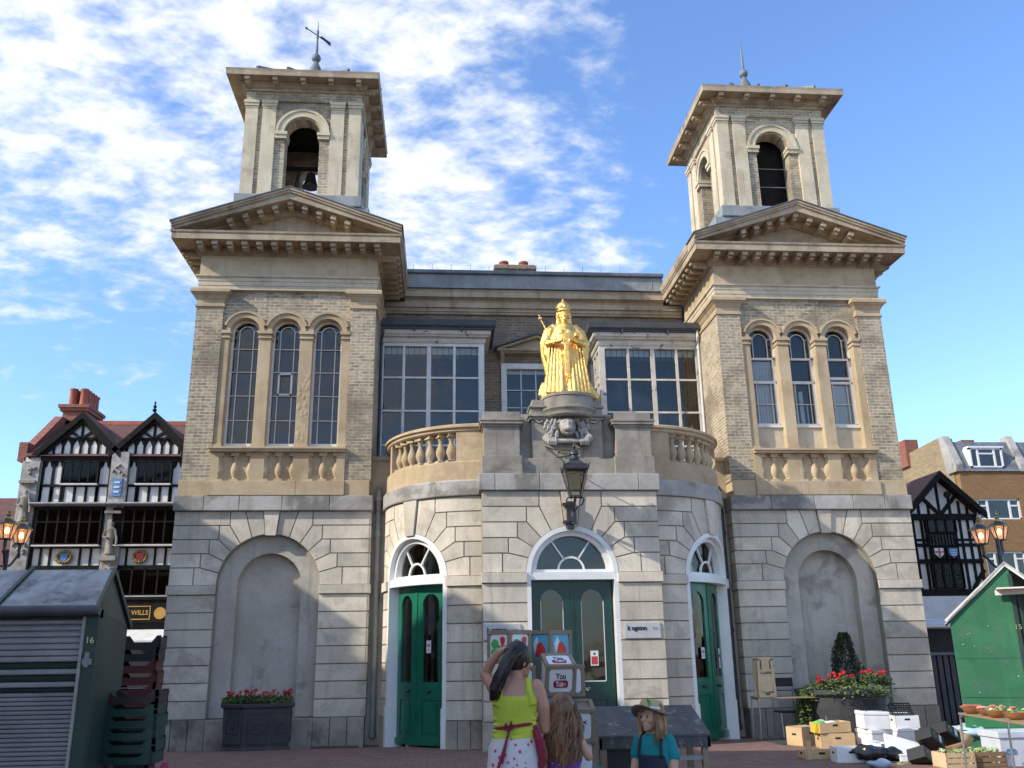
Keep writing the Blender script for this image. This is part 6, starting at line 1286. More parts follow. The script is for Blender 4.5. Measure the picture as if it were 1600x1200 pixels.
for k in range(3):
    m = MB(); x0, x1, y, z0, z1 = 3.52 + k * 0.02 - (0.06 if k == 2 else 0), 3.86 - (0.05 if k == 2 else 0), 17.05 + k * 0.07, 0.822, 1.53
    xm = (x0 + x1) / 2
    for q in (1, -1): m.prism([(xm + q * 0.17, z0), (xm + q * 0.12, z0), (xm + q * 0.10, z1 - 0.03), (xm + q * 0.15, z1 - 0.03)], y, y + 0.025)
    m.box(xm - 0.15, xm + 0.15, y, y + 0.025, z1 - 0.06, z1).box(xm - 0.13, xm + 0.13, y + 0.002, y + 0.023, z1 - 0.26, z1 - 0.22).box(xm - 0.13, xm + 0.13, y + 0.002, y + 0.023, z1 - 0.33, z1 - 0.30).box(xm - 0.07, xm + 0.07, y + 0.004, y + 0.02, z1 - 0.22, z1 - 0.06).box(xm - 0.11, xm + 0.11, y + 0.006, y + 0.02, z0 + 0.1, z1 - 0.33)
    m.prism([(xm - 0.17, z0), (xm + 0.17, z0), (xm + 0.15, z0 + 0.07), (xm + 0.05, z0 + 0.07), (xm + 0.03, z0 + 0.03), (xm - 0.03, z0 + 0.03), (xm - 0.05, z0 + 0.07), (xm - 0.15, z0 + 0.07)], y - 0.01, y + 0.03)
    m.build('folded_frame', 'wood_pale', t, bev=0.003)
t = thing('chair', 'metal framed chair with a black backrest behind the brown table', 'chair', (4.25, 17.75, 0.09))
MB().box(4.02, 4.47, 17.80, 17.83, 0.98, 1.14).build('backrest', 'crate_black', t, bev=0.008); MB().box(4.03, 4.46, 17.38, 17.78, 0.52, 0.55).build('seat', 'crate_black', t, bev=0.01)
for q in (4.04, 4.45):
    MB().tube([(q, 17.82, 1.12), (q, 17.80, 0.6), (q, 17.84, 0.09)], 0.011, 6).build('leg', 'chrome', t, smooth=True); MB().tube([(q, 17.78, 0.53), (q, 17.40, 0.53), (q, 17.36, 0.09)], 0.011, 6).build('leg', 'chrome', t, smooth=True)

# ================================================================== BOXES ON THE GROUND
def place(o, p, rz=0, rx=0, ry=0): o.location = p; o.rotation_euler = (rx, ry, rz); return o
def openbox(w, d, h, mat, flaps=0.0, th=0.006, hole=True, lid=False, inner=None):
    m = MB(); m.box(-w / 2, w / 2, -d / 2, d / 2, 0, th)
    m.box(-w / 2, w / 2, -d / 2, -d / 2 + th, 0, h).box(-w / 2, w / 2, d / 2 - th, d / 2, 0, h).box(-w / 2, -w / 2 + th, -d / 2, d / 2, 0, h).box(w / 2 - th, w / 2, -d / 2, d / 2, 0, h)
    if lid: m.box(-w / 2, w / 2, -d / 2, d / 2, h - th, h)
    if flaps: m.bar((-w / 2, -d / 2, h), (-w / 2 - flaps, -d / 2, h - flaps * .7), .004, .004).add([(w / 2, -d / 2, h), (w / 2, d / 2, h), (w / 2 + flaps, d / 2, h - flaps * .4), (w / 2 + flaps, -d / 2, h - flaps * .4)], [(0, 1, 2, 3)]).add([(-w / 2, d / 2, h), (w / 2, d / 2, h), (w / 2 - .02, d / 2 + flaps, h + flaps * .3), (-w / 2 + .02, d / 2 + flaps, h + flaps * .3)], [(0, 1, 2, 3)])
    if hole:
        m.m = 1; m.box(-0.045, 0.045, -d / 2 - 0.002, -d / 2 + 0.001, h * 0.62, h * 0.62 + 0.03).box(-w / 2 - 0.002, -w / 2 + 0.001, -0.045, 0.045, h * 0.55, h * 0.55 + 0.03); m.m = 0
    return m
GCB = 'cardboard boxes on the paving'
def cbox(w, d, h, mat, p, rz, label, group=GCB, rx=0, ry=0, cat='cardboard box', **k):
    o = openbox(w, d, h, mat, **k).build('cardboard_box' if 'card' in mat else 'box', [mat, 'hole_black'], None, bev=0.0)
    place(o, p, rz, rx, ry); return tag(o, label, cat, group)
P_ = lambda px, py, z=0.1: gp(px, py, z)
cbox(0.46, 0.34, 0.30, 'cardboard', P_(1262, 1165) + Vector((0, .15, 0)), 0.5, 'plain brown cardboard box at the left end of the heap', lid=True)
cbox(0.50, 0.36, 0.11, 'cardboard', P_(1284, 1186) + Vector((0, .12, 0)), -0.06, 'shallow open cardboard tray lying in front of the heap')
m = MB()
b_ = P_(1262, 1187); tag(MB().box(b_.x - .005, b_.x + .06, b_.y - .03, b_.y, .1, .36).build('cardboard_flap', 'cardboard', loc=(b_.x, b_.y, .1)), 'torn upright cardboard corner by the shallow tray', 'cardboard', GCB)
cbox(0.54, 0.38, 0.24, 'cardboard', P_(1312, 1170) + Vector((0, .15, 0)), -0.12, 'brown cardboard box with a hand hole under the packed box', lid=True)
cbox(0.54, 0.36, 0.16, 'cardboard', P_(1307, 1170) + Vector((0, .15, .245)), 0.08, 'brown cardboard box packed with green bags on top of another', ry=-0.03)
rr = random.Random(8)
pp = P_(1307, 1170) + Vector((0, .15, .36))
m = MB()
for k in range(7): m.ball((pp.x + rr.uniform(-.2, .15), pp.y + rr.uniform(-.1, .1), pp.z + rr.uniform(-.0, .05)), rr.uniform(.05, .08), 7, sc=(1.3, 1, .6))
tag(m.build('plastic_bag', 'poly_white', None, smooth=2, loc=pp), 'white plastic bags bulging out of the upper cardboard box', 'plastic bag')
flat('bag_green', (0.10, 0.55, 0.12), 0.4); flat('bag_yellow', (0.7, 0.5, 0.03), 0.5)
tag(MB().ball((pp.x - .22, pp.y - .1, pp.z + .03), 0.07, 8, sc=(1.4, 1, .7)).build('plastic_bag', 'bag_green', None, smooth=2, loc=pp), 'bright green plastic bag in the upper cardboard box', 'plastic bag')
tag(MB().prism([(pp.x - .33, .35), (pp.x - .24, .33), (pp.x - .25, .52), (pp.x - .30, .50)], pp.y - .16, pp.y - .0).build('label_card', 'bag_yellow', None, loc=pp), 'small yellow card at the end of the upper cardboard box', 'card')
o = tray_mesh(0.42, 0.32, 0.2, False).build('crate', 'cardboard_pale', None); place(o, P_(1350, 1168) + Vector((0, .2, 0)), 0.2); tag(o, 'pale yellowish fruit tray leaning open beside the white boxes', 'fruit tray', GCB)
GPW = 'white polystyrene boxes'
def pbox(w, d, h, p, label, rz=0, rx=0, ry=0):
    m = MB(); m.box(-w / 2, w / 2, -d / 2, d / 2, 0, h * .78).box(-w / 2 - .008, w / 2 + .008, -d / 2 - .008, d / 2 + .008, h * .785, h)
    o = m.build('polystyrene_box', 'poly_white', None, bev=0.012); place(o, p, rz, rx, ry); return tag(o, label, 'polystyrene box', GPW)
pb = P_(1382, 1172) + Vector((0, .3, 0))
pbox(0.40, 0.40, 0.30, pb, 'lower white polystyrene box beneath the tilted black crate', 0.22); pbox(0.42, 0.40, 0.27, pb + Vector((0, 0, .30)), 'upper white polystyrene box just under the tilted black crate', -0.12, 0, 0.03)
pb2 = P_(1428, 1165) + Vector((0, .3, 0))
pbox(0.36, 0.36, 0.26, pb2, 'white polystyrene box under the white box with a hand hole', 0.0)
cbox(0.40, 0.34, 0.20, 'poly_white', pb2 + Vector((.03, 0, .26)), -0.1, 'white box with an oval hand hole below a black crate', GPW, cat='box', flaps=.1)
cbox(0.26, 0.2, 0.15, 'poly_white', P_(1383, 1178) + Vector((0, .1, 0)), 0.5, 'small open white box in front of the tall white stack', GPW, cat='box', flaps=.08, hole=False)
o = MB().box(-.17, .17, -.01, .01, 0, .15).build('cardboard_sheet', 'cardboard_dark', None); place(o, P_(1403, 1163) + Vector((0, .05, .08)), 0.1, -0.3, -.08); tag(o, 'dark brown cardboard flap leaning against the white boxes', 'cardboard')
o = MB().box(-.26, .26, -.19, .19, 0, .045).build('polystyrene_sheet', 'poly_white', None, bev=.01); place(o, P_(1425, 1185) + Vector((0, .25, .12)), -0.25, 0.55, 0.28); tag(o, 'white polystyrene lid tilted towards the viewer in the sun', 'lid')
pbox(0.26, .2, .10, P_(1430, 1192) + Vector((0, .2, 0)), 'small flat white polystyrene block propping up the tilted lid', -.2)
for (px, py, dz, rx, rz, lab) in ((1381, 1112, .0, 0.9, .1, 'black plastic crate tilted on top of the tall white boxes'), (1429, 1124, .0, .8, -.15, 'black plastic crate tilted above the white box with a hand hole')):
    p = pb + Vector((0, -.05, .585)) if px < 1400 else pb2 + Vector((.03, -.02, .47))
    m = MB(); w_, d_, h_ = .34, .26, .12
    for k in range(9): x = -w_ / 2 + k * w_ / 8; m.box(x - .005, x + .005, -d_ / 2, d_ / 2, 0, .01)
    for k in range(7): y = -d_ / 2 + k * d_ / 6; m.box(-w_ / 2, w_ / 2, y - .005, y + .005, 0, .01)
    for zz_ in (0, .055, .11):
        m.box(-w_ / 2, w_ / 2, -d_ / 2, -d_ / 2 + .01, zz_, zz_ + .018).box(-w_ / 2, w_ / 2, d_ / 2 - .01, d_ / 2, zz_, zz_ + .018).box(-w_ / 2, -w_ / 2 + .01, -d_ / 2, d_ / 2, zz_, zz_ + .018).box(w_ / 2 - .01, w_ / 2, -d_ / 2, d_ / 2, zz_, zz_ + .018)
    for k in range(9): x = -w_ / 2 + k * w_ / 8; m.box(x - .005, x + .005, -d_ / 2, -d_ / 2 + .008, 0, .12).box(x - .005, x + .005, d_ / 2 - .008, d_ / 2, 0, .12)
    m.box(-.05, .02, -d_ / 2 - .003, -d_ / 2, .04, .09)
    o = m.build('crate', 'crate_black', None); place(o, p + Vector((0, .1, .0)), rz, rx); tag(o, lab, 'crate', 'tilted black crates on the white boxes')
# printed fruit box with black bags and clear wrapping
o = cbox(0.44, 0.32, 0.20, 'poly_white', P_(1335, 1192) + Vector((0, .15, 0)), -0.12, 'white fruit box printed in black and green in front of the heap', 'printed fruit boxes', cat='fruit box', hole=True)
fb = thing('black_bin_bag', 'crumpled black plastic bag lying across the printed fruit box', 'plastic bag', P_(1372, 1192))
def crumple(c, R_, sc, mat, parent, name, seed, n=14):
    r = random.Random(seed); m = MB(); m.ball(c, R_, n, sc=sc)
    ph = [r.uniform(0, 6) for _ in range(9)]
    m.v = [tuple(Vector(c) + (Vector(v) - Vector(c)) * (1 + .16 * math.sin(v[0] * 31 + ph[0]) * math.sin(v[1] * 27 + ph[1]) + .14 * math.sin(v[2] * 41 + v[0] * 23 + ph[2]))) for v in m.v]
    return m.build(name, mat, parent, smooth=2)
flat('bin_bag', (0.018, 0.02, 0.026), 0.25); flat('clear_bag', (0.35, 0.42, 0.55), 0.25)
b0_ = P_(1372, 1192); crumple((b0_.x - .1, b0_.y + .05, .23), .2, (1.3, .8, .55), 'bin_bag', fb, 'plastic_film', 1); crumple((b0_.x + .25, b0_.y + .15, .20), .15, (1.3, .8, .6), 'bin_bag', fb, 'plastic_film', 2)
o = crumple(tuple(P_(1375, 1199) + Vector((0, 0, .04))), .13, (1.2, .8, .5), 'clear_bag', None, 'plastic_bag', 3); tag(o, 'pale blue crumpled plastic bag at the foot of the black bag', 'plastic bag')
o = crumple(tuple(P_(1393, 1188) + Vector((0, 0, .06))), .10, (1.2, .8, .7), 'poly_white', None, 'plastic_bag', 4); tag(o, 'small clear white plastic bag below the tilted lid', 'plastic bag')
# black printed boxes on edge
for k, (px, py, dz, rz, ry, lab) in enumerate(((1450, 1196, 0, .5, .5, 'black fruit box with a round gold emblem lying lowest'), (1462, 1183, .16, .5, .55, 'black fruit box with a gold emblem and white label, tilted on the pile'), (1488, 1180, .22, .45, .5, 'black fruit box with a white label topmost at the right of the pile'))):
    t = thing('fruit_box', lab, 'fruit box', P_(px, py, .1) + Vector((0, .1, dz)), 'black printed fruit boxes'); t.rotation_euler = (-.35, ry, rz); ROOT[t.name] = Vector((0, 0, 0))
    MB().box(-.18, .18, -.13, .13, 0, .17).build('carton', 'crate_black', t, bev=.004)
    e = MB(); e.lathe([(.045, 0), (.045, .004)], 0, 0, 0, 16); e.v = [(v[0] - .08, -.131 - v[2], v[1] + .09) for v in e.v]; e.build('emblem', 'wreath_gold', t)
    e = MB(); e.lathe([(.022, 0), (.022, .004)], 0, 0, 0, 12); e.v = [(v[0] - .08, -.134 - v[2], v[1] + .09) for v in e.v]; e.build('emblem_centre', 'crate_black', t)
    if k: MB().box(.03, .09, -.135, -.131, .04, .15).build('label', 'poly_white', t)
# kraft paper, veg crates, blue printed boxes near the right table
o = crumple(tuple(P_(1500, 1172) + Vector((0, .1, .15))), .22, (1.2, .8, .8), 'cardboard', None, 'wrapping_paper', 6, 8); tag(o, 'crumpled brown wrapping paper heaped behind the vegetable crates', 'paper')
def vegcrate(px, py, w, mat, label, rz=0):
    p = P_(px, py); t = thing('vegetable_crate', label, 'crate', p, 'low wooden crates of vegetables'); t.rotation_euler.z = rz; ROOT[t.name] = Vector((0, 0, 0))
    m = MB(); d = .34; h = .2
    for z in (.0, .07, .14): m.box(-w / 2, w / 2, -d / 2, -d / 2 + .01, z, z + .055).box(-w / 2, w / 2, d / 2 - .01, d / 2, z, z + .055)
    m.box(-w / 2, -w / 2 + .012, -d / 2, d / 2, 0, .195).box(w / 2 - .012, w / 2, -d / 2, d / 2, 0, .195).box(-w / 2, w / 2, -d / 2, d / 2, 0, .01)
    m.build('slatted_box', mat, t)
    r = random.Random(int(px))
    for k in range(4):
        v = MB()
        for j in range(20):
            a = r.uniform(0, 6.28); q = Vector((-w / 2 + .08 + k * (w - .16) / 3 + .05 * math.cos(a), r.uniform(-.12, .12), .17 + r.uniform(0, .06))); u = Vector((r.gauss(0, 1), r.gauss(0, 1), r.gauss(0, 1))).normalized() * .04; w2 = u.orthogonal().normalized() * .02
            v.add([q - u, q + w2, q + u, q - w2], [(0, 1, 2, 3)])
        v.build('lettuce', 'lettuce', t, fixn=False)
surf('lettuce', (0.22, 0.33, 0.08), (0.45, 0.5, 0.3), 0.6, sc=12, bmp=0, kind='obj', tone=.5)
vegcrate(1492, 1199, .42, 'wood_pale', 'pale slatted crate of lettuce under the left end of the food table', .05)
vegcrate(1538, 1197, .46, 'cardboard_dark', 'dark brown slatted crate of greens below the middle of the food table', -.05)
t = thing('printed_carton', 'white carton printed with blue letters at the bottom right corner', 'carton', P_(1585, 1195)); ROOT[t.name] = Vector((0, 0, 0))
MB().box(-.28, .5, -.2, .25, 0, .36).box(-.30, .52, -.22, .27, .36, .44).build('carton', 'poly_blue', t, bev=.006)
text_obj('carton_lettering', 'on', .14, 'shield_blue', t, (-.14, -.205, .2), bold=.004)
MB().box(.2, .29, -.204, -.2, .19, .23).build('hand_hole', 'hole_black', t)
o = crumple(tuple(P_(1550, 1168) + Vector((0, .3, .22))), .34, (1.5, .8, .35), 'clear_sheet', None, 'plastic_sheet', 9); tag(o, 'pale blue plastic sheet spread against the foot of the green stall', 'plastic sheet')
rr = random.Random(2)
m = MB()
for k in range(40): p = P_(rr.uniform(1390, 1440), rr.uniform(1165, 1195)); s_ = rr.uniform(.01, .035); m.box(p.x - s_, p.x + s_, p.y - s_, p.y + s_, .101, .108)
tag(m.build('litter', 'lettuce', loc=tuple(P_(1410, 1180))), 'scraps of leaves and paper strewn on the paving', 'litter', kind='stuff')
# the food table at the right edge
A_, B_ = gp(1497, 1116, .80), gp(1640, 1140, .80); dv = (B_ - A_); nrm = Vector((-dv.y, dv.x, 0)).normalized()
if nrm.x < 0: nrm = -nrm
tube_table('food table with bowls at the right edge of the square', [(A_.x, A_.y), (B_.x, B_.y), (B_.x + nrm.x * .6, B_.y + nrm.y * .6), (A_.x + nrm.x * .6, A_.y + nrm.y * .6)], .82)
foods = ['sliced_melon', 'fish', 'salad', 'salad', 'fish']
flat('melon', (0.62, 0.20, 0.13), .5); flat('salmon', (0.75, 0.42, 0.33), .5); flat('bowl_orange', (0.45, 0.20, 0.08), .4)
for k in range(4):
    c = A_ + dv * (.09 + .15 * k) + nrm * (.10 + .06 * (k % 2)); c.z = .822
    t = thing('bowl', ['orange bowl of red slices at the left end of the food table', 'larger orange bowl of pale pink slices, second from the left', 'orange bowl heaped with mixed salad, third from the left', 'orange bowl of greens nearest the right edge of the photo'][k], 'bowl', c, 'bowls on the food table')
    MB().lathe([(.04, 0), (.07, .01), (.10, .045), (.122, .085), (.118, .085), (.09, .045), (.02, .02)], c.x, c.y, c.z, 20, sx=(1.15 if k != 1 else 1.35)).build('dish', 'bowl_orange', t, smooth=True)
    m = MB(); r = random.Random(20 + k)
    for j in range(26):
        q = Vector((c.x + r.uniform(-.10, .10), c.y + r.uniform(-.07, .07), c.z + .07 + r.uniform(0, .03 + .03 * (k > 1))))
        if k < 2: m.box(q.x - .035, q.x + .035, q.y - .02, q.y + .02, q.z, q.z + .012)
        else: u = Vector((r.gauss(0, 1), r.gauss(0, 1), r.gauss(0, 1))).normalized() * .03; w2 = u.orthogonal().normalized() * .018; m.add([q - u, q + w2, q + u, q - w2], [(0, 1, 2, 3)])
    m.build('food', ['melon', 'salmon', 'lettuce', 'lettuce'][k], t, fixn=False)
    if k > 1:
        m = MB()
        for j in range(6): m.ball((c.x + r.uniform(-.08, .08), c.y + r.uniform(-.06, .02), c.z + .13), .016, 6)
        m.build('tomato', 'melon', t, smooth=True)
o = MB().bar((A_.x + .02, A_.y - .02, .90), (A_.x + .14, A_.y - .06, .83), .012, .012).build('knife', 'chrome', loc=(A_.x, A_.y, .85)); tag(o, 'metal tongs leaning from the leftmost bowl of the food table', 'tongs')

# ================================================================== NOTICES AND PLATES
for (x0, x1, lab) in ((-1.585, -0.945, 'grey metal name plate left of the main door, half hidden by the boxes'), (.885, 1.525, 'grey metal name plate on the stone right of the main door')):
    t = thing('sign', lab, 'sign', (x0, 16.1, 1.9), 'name plates beside the main door')
    MB().box(x0, x1, 16.095, 16.118, 1.885, 2.15).build('plate', 'plate_grey', t, bev=.003)
    text_obj('lettering', 'k ngston', .105, 'ink', t, (x0 + .05, 16.093, 2.055), align='LEFT', sx=.95, bold=.004)
    text_obj('lettering', 'first', .07, 'ink_faint', t, (x0 + .50, 16.093, 2.055), align='LEFT', sx=.8)
def notice(label, c, w, h, mapf=None, s=1, lower='paper_white', kind=0):
    m = MB().box(c[0] - w / 2, c[0] + w / 2, c[1] - .004, c[1], c[2] - h / 2, c[2] + h / 2); m2 = MB(); m3 = MB()
    if kind == 1: m2.box(c[0] - w * .4, c[0] + w * .4, c[1] - .006, c[1] - .004, c[2] - h * .42, c[2] + h * .12); m3.ball((c[0], c[1] - .005, c[2] + h * .3), w * .15, 6, sc=(1, .1, 1))
    else:
        for q in range(12): a0, a1 = q * PI / 6, (q + 1) * PI / 6; m2.bar((c[0] + .03 * math.cos(a0), c[1] - .006, c[2] + h * .12 + .03 * math.sin(a0)), (c[0] + .03 * math.cos(a1), c[1] - .006, c[2] + h * .12 + .03 * math.sin(a1)), .006, .006)
        m2.bar((c[0] - .02, c[1] - .006, c[2] + h * .12 + .02), (c[0] + .02, c[1] - .006, c[2] + h * .12 - .02), .006, .006)
        m3.box(c[0] - .02, c[0] + .018, c[1] - .006, c[1] - .004, c[2] + h * .1, c[2] + h * .13).box(c[0] - w * .3, c[0] + w * .3, c[1] - .006, c[1] - .004, c[2] - h * .25, c[2] - h * .22).box(c[0] - w * .3, c[0] + w * .25, c[1] - .006, c[1] - .004, c[2] - h * .35, c[2] - h * .32)
    if mapf:
        for q in (m, m2, m3): q.xform(mapf)
    pos = Vector(m.v[0]); pos.x *= s
    t = thing('notice', label, 'notice', pos)
    for q, nm, mt in ((m, 'sheet', 'paper_white'), (m2, 'printed_symbol', 'paper_red' if kind == 1 else 'ink'), (m3, 'print', 'ink')): q.build(nm, mt, t, s)
notice('white and red notice behind the right glass of the main door', (.37, 16.335, 1.56), .14, .25, kind=1)
ucs = math.radians(45.8) * RB
notice('white no smoking notice on the glass of the left green door', (ucs - .365 + .03, .165, 1.80), .11, .22, bow, -1)
notice('small white notice on the glass of the right green door', (ucs - .365 + .05, .165, 1.62), .11, .20, bow, 1)
notice('tall narrow white notice on the far leaf of the right green door', (ucs + .365 + .05, .165, 1.52), .08, .36, bow, 1)
text_obj('door_lettering', 'PRIVATE', .04, 'paper_white', None, (.20, 16.31, 1.06)); o = COL.objects['door_lettering']; tag(o, 'tiny white lettering on the lock rail of the main door', 'lettering')
# ================================================================== DISPLAY CUBES, BLACK-TOPPED BENCH
flat('panel_white', (0.78, 0.80, 0.84), .35, var=.02); flat('logo_red', (0.33, 0.01, 0.03), .4, var=0); flat('map_green', (0.10, 0.42, 0.12), .5, var=0); flat('map_lime', (0.40, 0.55, 0.12), .5, var=0); flat('pin_red', (0.62, 0.05, 0.04), .4, var=0); flat('icon_blue', (0.10, 0.42, 0.62), .4, var=0.05); flat('deep_blue', (0.03, 0.06, 0.30), .5, var=0); flat('teal_plastic', (0.01, 0.22, 0.20), .35, var=.05)
def rrect(w, h, r, n=5):
    pts = []
    for cx, cz, a in ((w / 2 - r, h / 2 - r, 0), (w / 2 - r, -h / 2 + r, 90), (-w / 2 + r, -h / 2 + r, 180), (-w / 2 + r, h / 2 - r, 270)): pts += arc(cx, cz, r, a, a + 90, n)
    return pts
def cube(label, c, s, rot, faces):
    t = thing('display_cube', label, 'display cube', c, 'weathered wooden display cubes with app icons'); ROOT[t.name] = Vector((0, 0, 0)); t.rotation_euler = rot
    h = s / 2; w = s * .13; f = MB()
    for a in (-1, 1):
        for b_ in (-1, 1):
            q = (h - w / 2)
            f.box(-h, h, a * q - w / 2, a * q + w / 2, b_ * q - w / 2, b_ * q + w / 2); f.box(a * q - w / 2 + .001, a * q + w / 2 - .001, -h + .001, h - .001, b_ * q - w / 2 + .001, b_ * q + w / 2 - .001); f.box(a * q - w / 2 + .0015, a * q + w / 2 - .0015, b_ * q - w / 2 + .0015, b_ * q + w / 2 - .0015, -h, h)
    f.build('wooden_frame', 'wood_grey', t, bev=.003)
    MB().box(-h + w * .6, h - w * .6, -h + w * .6, h - w * .6, -h + w * .6, h - w * .6).build('backing', 'wood_grey', t)
    for face, kind, ra in faces:
        M_ = {'front': Matrix.Identity(4), 'right': Matrix.Rotation(PI / 2, 4, 'Z'), 'left': Matrix.Rotation(-PI / 2, 4, 'Z'), 'top': Matrix.Rotation(-PI / 2, 4, 'X')}[face] @ Matrix.Translation((0, -h + w * .45, 0)) @ Matrix.Rotation(ra, 4, 'Y')
        k = s * .74
        pn = MB().prism(rrect(k, k, k * .14), -.006, 0).xform(lambda p: M_ @ p).build('icon_panel', 'panel_white' if kind != 'blue' else 'icon_blue', t)
        if kind == 'tube':
            MB().prism([(x, z - k * .16) for x, z in rrect(k * .62, k * .32, k * .10)], -.010, -.006).xform(lambda p: M_ @ p).build('red_plaque', 'logo_red', pn)
            ROOT[pn.name] = Vector((0, 0, 0))
            for tx, mt, z_, yy in (('You', 'ink', .17, -.0075), ('Tube', 'panel_white', -.16, -.0125)):
                o = text_obj('lettering', tx, k * (.36 if tx == 'You' else .30), mt, None, (0, 0, 0), ext=.001, sx=.72, bold=.0015); o.data.transform(M_ @ Matrix.Translation((0, yy, z_ * k))); o.parent = pn
        if kind == 'map':
            g = MB(); rr = random.Random(3)
            for (x, z, r_) in ((-.22, .12, .22), (-.28, -.22, .18), (.05, -.05, .14)): g.prism([(k * (x + r_ * math.cos(a * .7)), k * (z + r_ * .9 * math.sin(a * .7))) for a in range(9)], -.009, -.006)
            g.xform(lambda p: M_ @ p).build('map_park', 'map_green', pn)
            MB().prism([(-.3 * k, -.48 * k), (.1 * k, -.48 * k), (.46 * k, -.1 * k), (.46 * k, .02 * k)], -.0085, -.006).xform(lambda p: M_ @ p).build('map_road', 'map_lime', pn)
            MB().prism([(.1 * k, -.48 * k), (.46 * k, -.48 * k), (.46 * k, -.2 * k)], -.0085, -.006).xform(lambda p: M_ @ p).build('map_water', 'deep_blue', pn)
            g = MB(); g.prism([(.24 * k, -.08 * k)] + [(.24 * k + .13 * k * math.sin(a), .28 * k + .13 * k * math.cos(a)) for a in [(-2.2 + 4.4 * i / 12) for i in range(13)]], -.014, -.009); g.xform(lambda p: M_ @ p).build('map_pin', 'pin_red', pn)
        if kind == 'blue':
            g = MB(); g.prism([(-.32 * k, -.42 * k), (.34 * k, -.42 * k), (.30 * k, -.05 * k), (.08 * k, .2 * k), (-.16 * k, .1 * k)], -.010, -.006); g.xform(lambda p: M_ @ p).build('red_shape', 'pin_red', pn)
            g = MB(); g.prism([(-.40 * k, .1 * k), (-.2 * k, .40 * k), (-.1 * k, .2 * k), (-.3 * k, -.3 * k)], -.009, -.006); g.xform(lambda p: M_ @ p).build('pale_shape', 'panel_white', pn)
cube('wooden cube with green map icons, standing at the top left behind the woman', (-1.79, 7.55, 1.69), .26, (0, 0, math.radians(42)), [('front', 'map', 0), ('left', 'map', 0)])
cube('wooden cube with blue and red pictures at the top right of the pile', (-1.43, 7.75, 1.69), .26, (0, 0, math.radians(38)), [('front', 'blue', 0), ('left', 'blue', 0)])
cube('tilted wooden cube with white and red lettering panels on its top and front', (-1.415, 7.42, 1.475), .25, (math.radians(22), 0, math.radians(4)), [('front', 'tube', 0), ('top', 'tube', 0), ('left', 'plain', 0), ('right', 'plain', 0)])
cube('wooden cube with a sideways lettering panel at the lower right of the pile', (-1.285, 7.35, 1.13), .26, (math.radians(14), 0, math.radians(-3)), [('front', 'tube', PI / 2), ('left', 'plain', 0), ('right', 'plain', 0)])
cube('wooden cube with a white panel behind the tilted lettering cube', (-1.30, 7.75, 1.42), .25, (0, 0, .08), [('front', 'plain', 0), ('right', 'plain', 0)])
cube('wooden cube with a blue panel under the tilted lettering cube', (-1.55, 7.5, 1.21), .25, (.05, 0, .05), [('front', 'blue', 0)])
cube('wooden cube with a plain white panel at the foot of the pile, right side', (-1.27, 7.4, .88), .24, (0, 0, -.05), [('front', 'plain', 0)])
cube('wooden cube with a plain panel at the foot of the pile, left side', (-1.60, 7.5, .945), .26, (0, 0, .1), [('front', 'plain', 0)])
cube('wooden cube half hidden behind the head of the woman', (-1.72, 7.6, 1.42), .25, (0, 0, .1), [('front', 'plain', 0)])
t = thing('tub', 'teal plastic tub under the pile of wooden cubes', 'tub', (-1.4, 7.45, .1))
MB().prism([(-1.72, .1), (-1.10, .1), (-1.06, .74), (-1.76, .74)], 7.22, 7.7).build('body', 'teal_plastic', t, bev=.02); MB().box(-1.78, -1.04, 7.19, 7.73, .735, .765).build('rim', 'teal_plastic', t, bev=.008)
surf('bench_black', (0.045, 0.047, 0.05), (0.075, 0.077, 0.08), 0.55, sc=9, fine=30, fine_amt=.4, dirt=.8, dirt_c=(0.24, 0.24, 0.245), dirt_sc=11, bmp=.3, bd=.004, dth=(.56, .68))
t = thing('display_bench', 'low bench with a sloping scuffed black top behind the seated woman', 'bench', (-.5, 8.2, .1))
MB().prism([(7.97, .945), (8.55, 1.15), (8.55, 1.17), (7.97, .965)], -1.02, -.055, ax='x').build('sloping_top', 'bench_black', t, bev=.004)
MB().box(-1.015, -.06, 7.975, 8.0, .86, .945).prism([(7.975, .86), (8.53, .86), (8.53, 1.14), (7.975, .943)], -1.01, -.99, ax='x').prism([(7.975, .86), (8.53, .86), (8.53, 1.14), (7.975, .943)], -.085, -.065, ax='x').build('fascia_board', 'bench_black', t)
for x in (-1.0, -.13):
    for y in (7.99, 8.48): MB().box(x, x + .05, y, y + .05, .1, .87).build('leg', 'wood_grey', t)
for k in range(7): MB().box(-.36, -.13, 8.0, 8.015, .16 + k * .10, .195 + k * .10).build('slat', 'lead_pale', t)
MB().box(-.95, -.36, 8.05, 8.5, .1, .86).build('shade_fill', 'crate_black', t)  # solid black block standing in for the shade under the bench
# grey board standing between cubes and bench
tag(MB().box(-1.12, -1.03, 7.9, 7.96, .1, 1.10).build('post', 'wood_grey', loc=(-1.07, 7.93, .1)), 'weathered grey upright board between the cubes and the black bench', 'board')

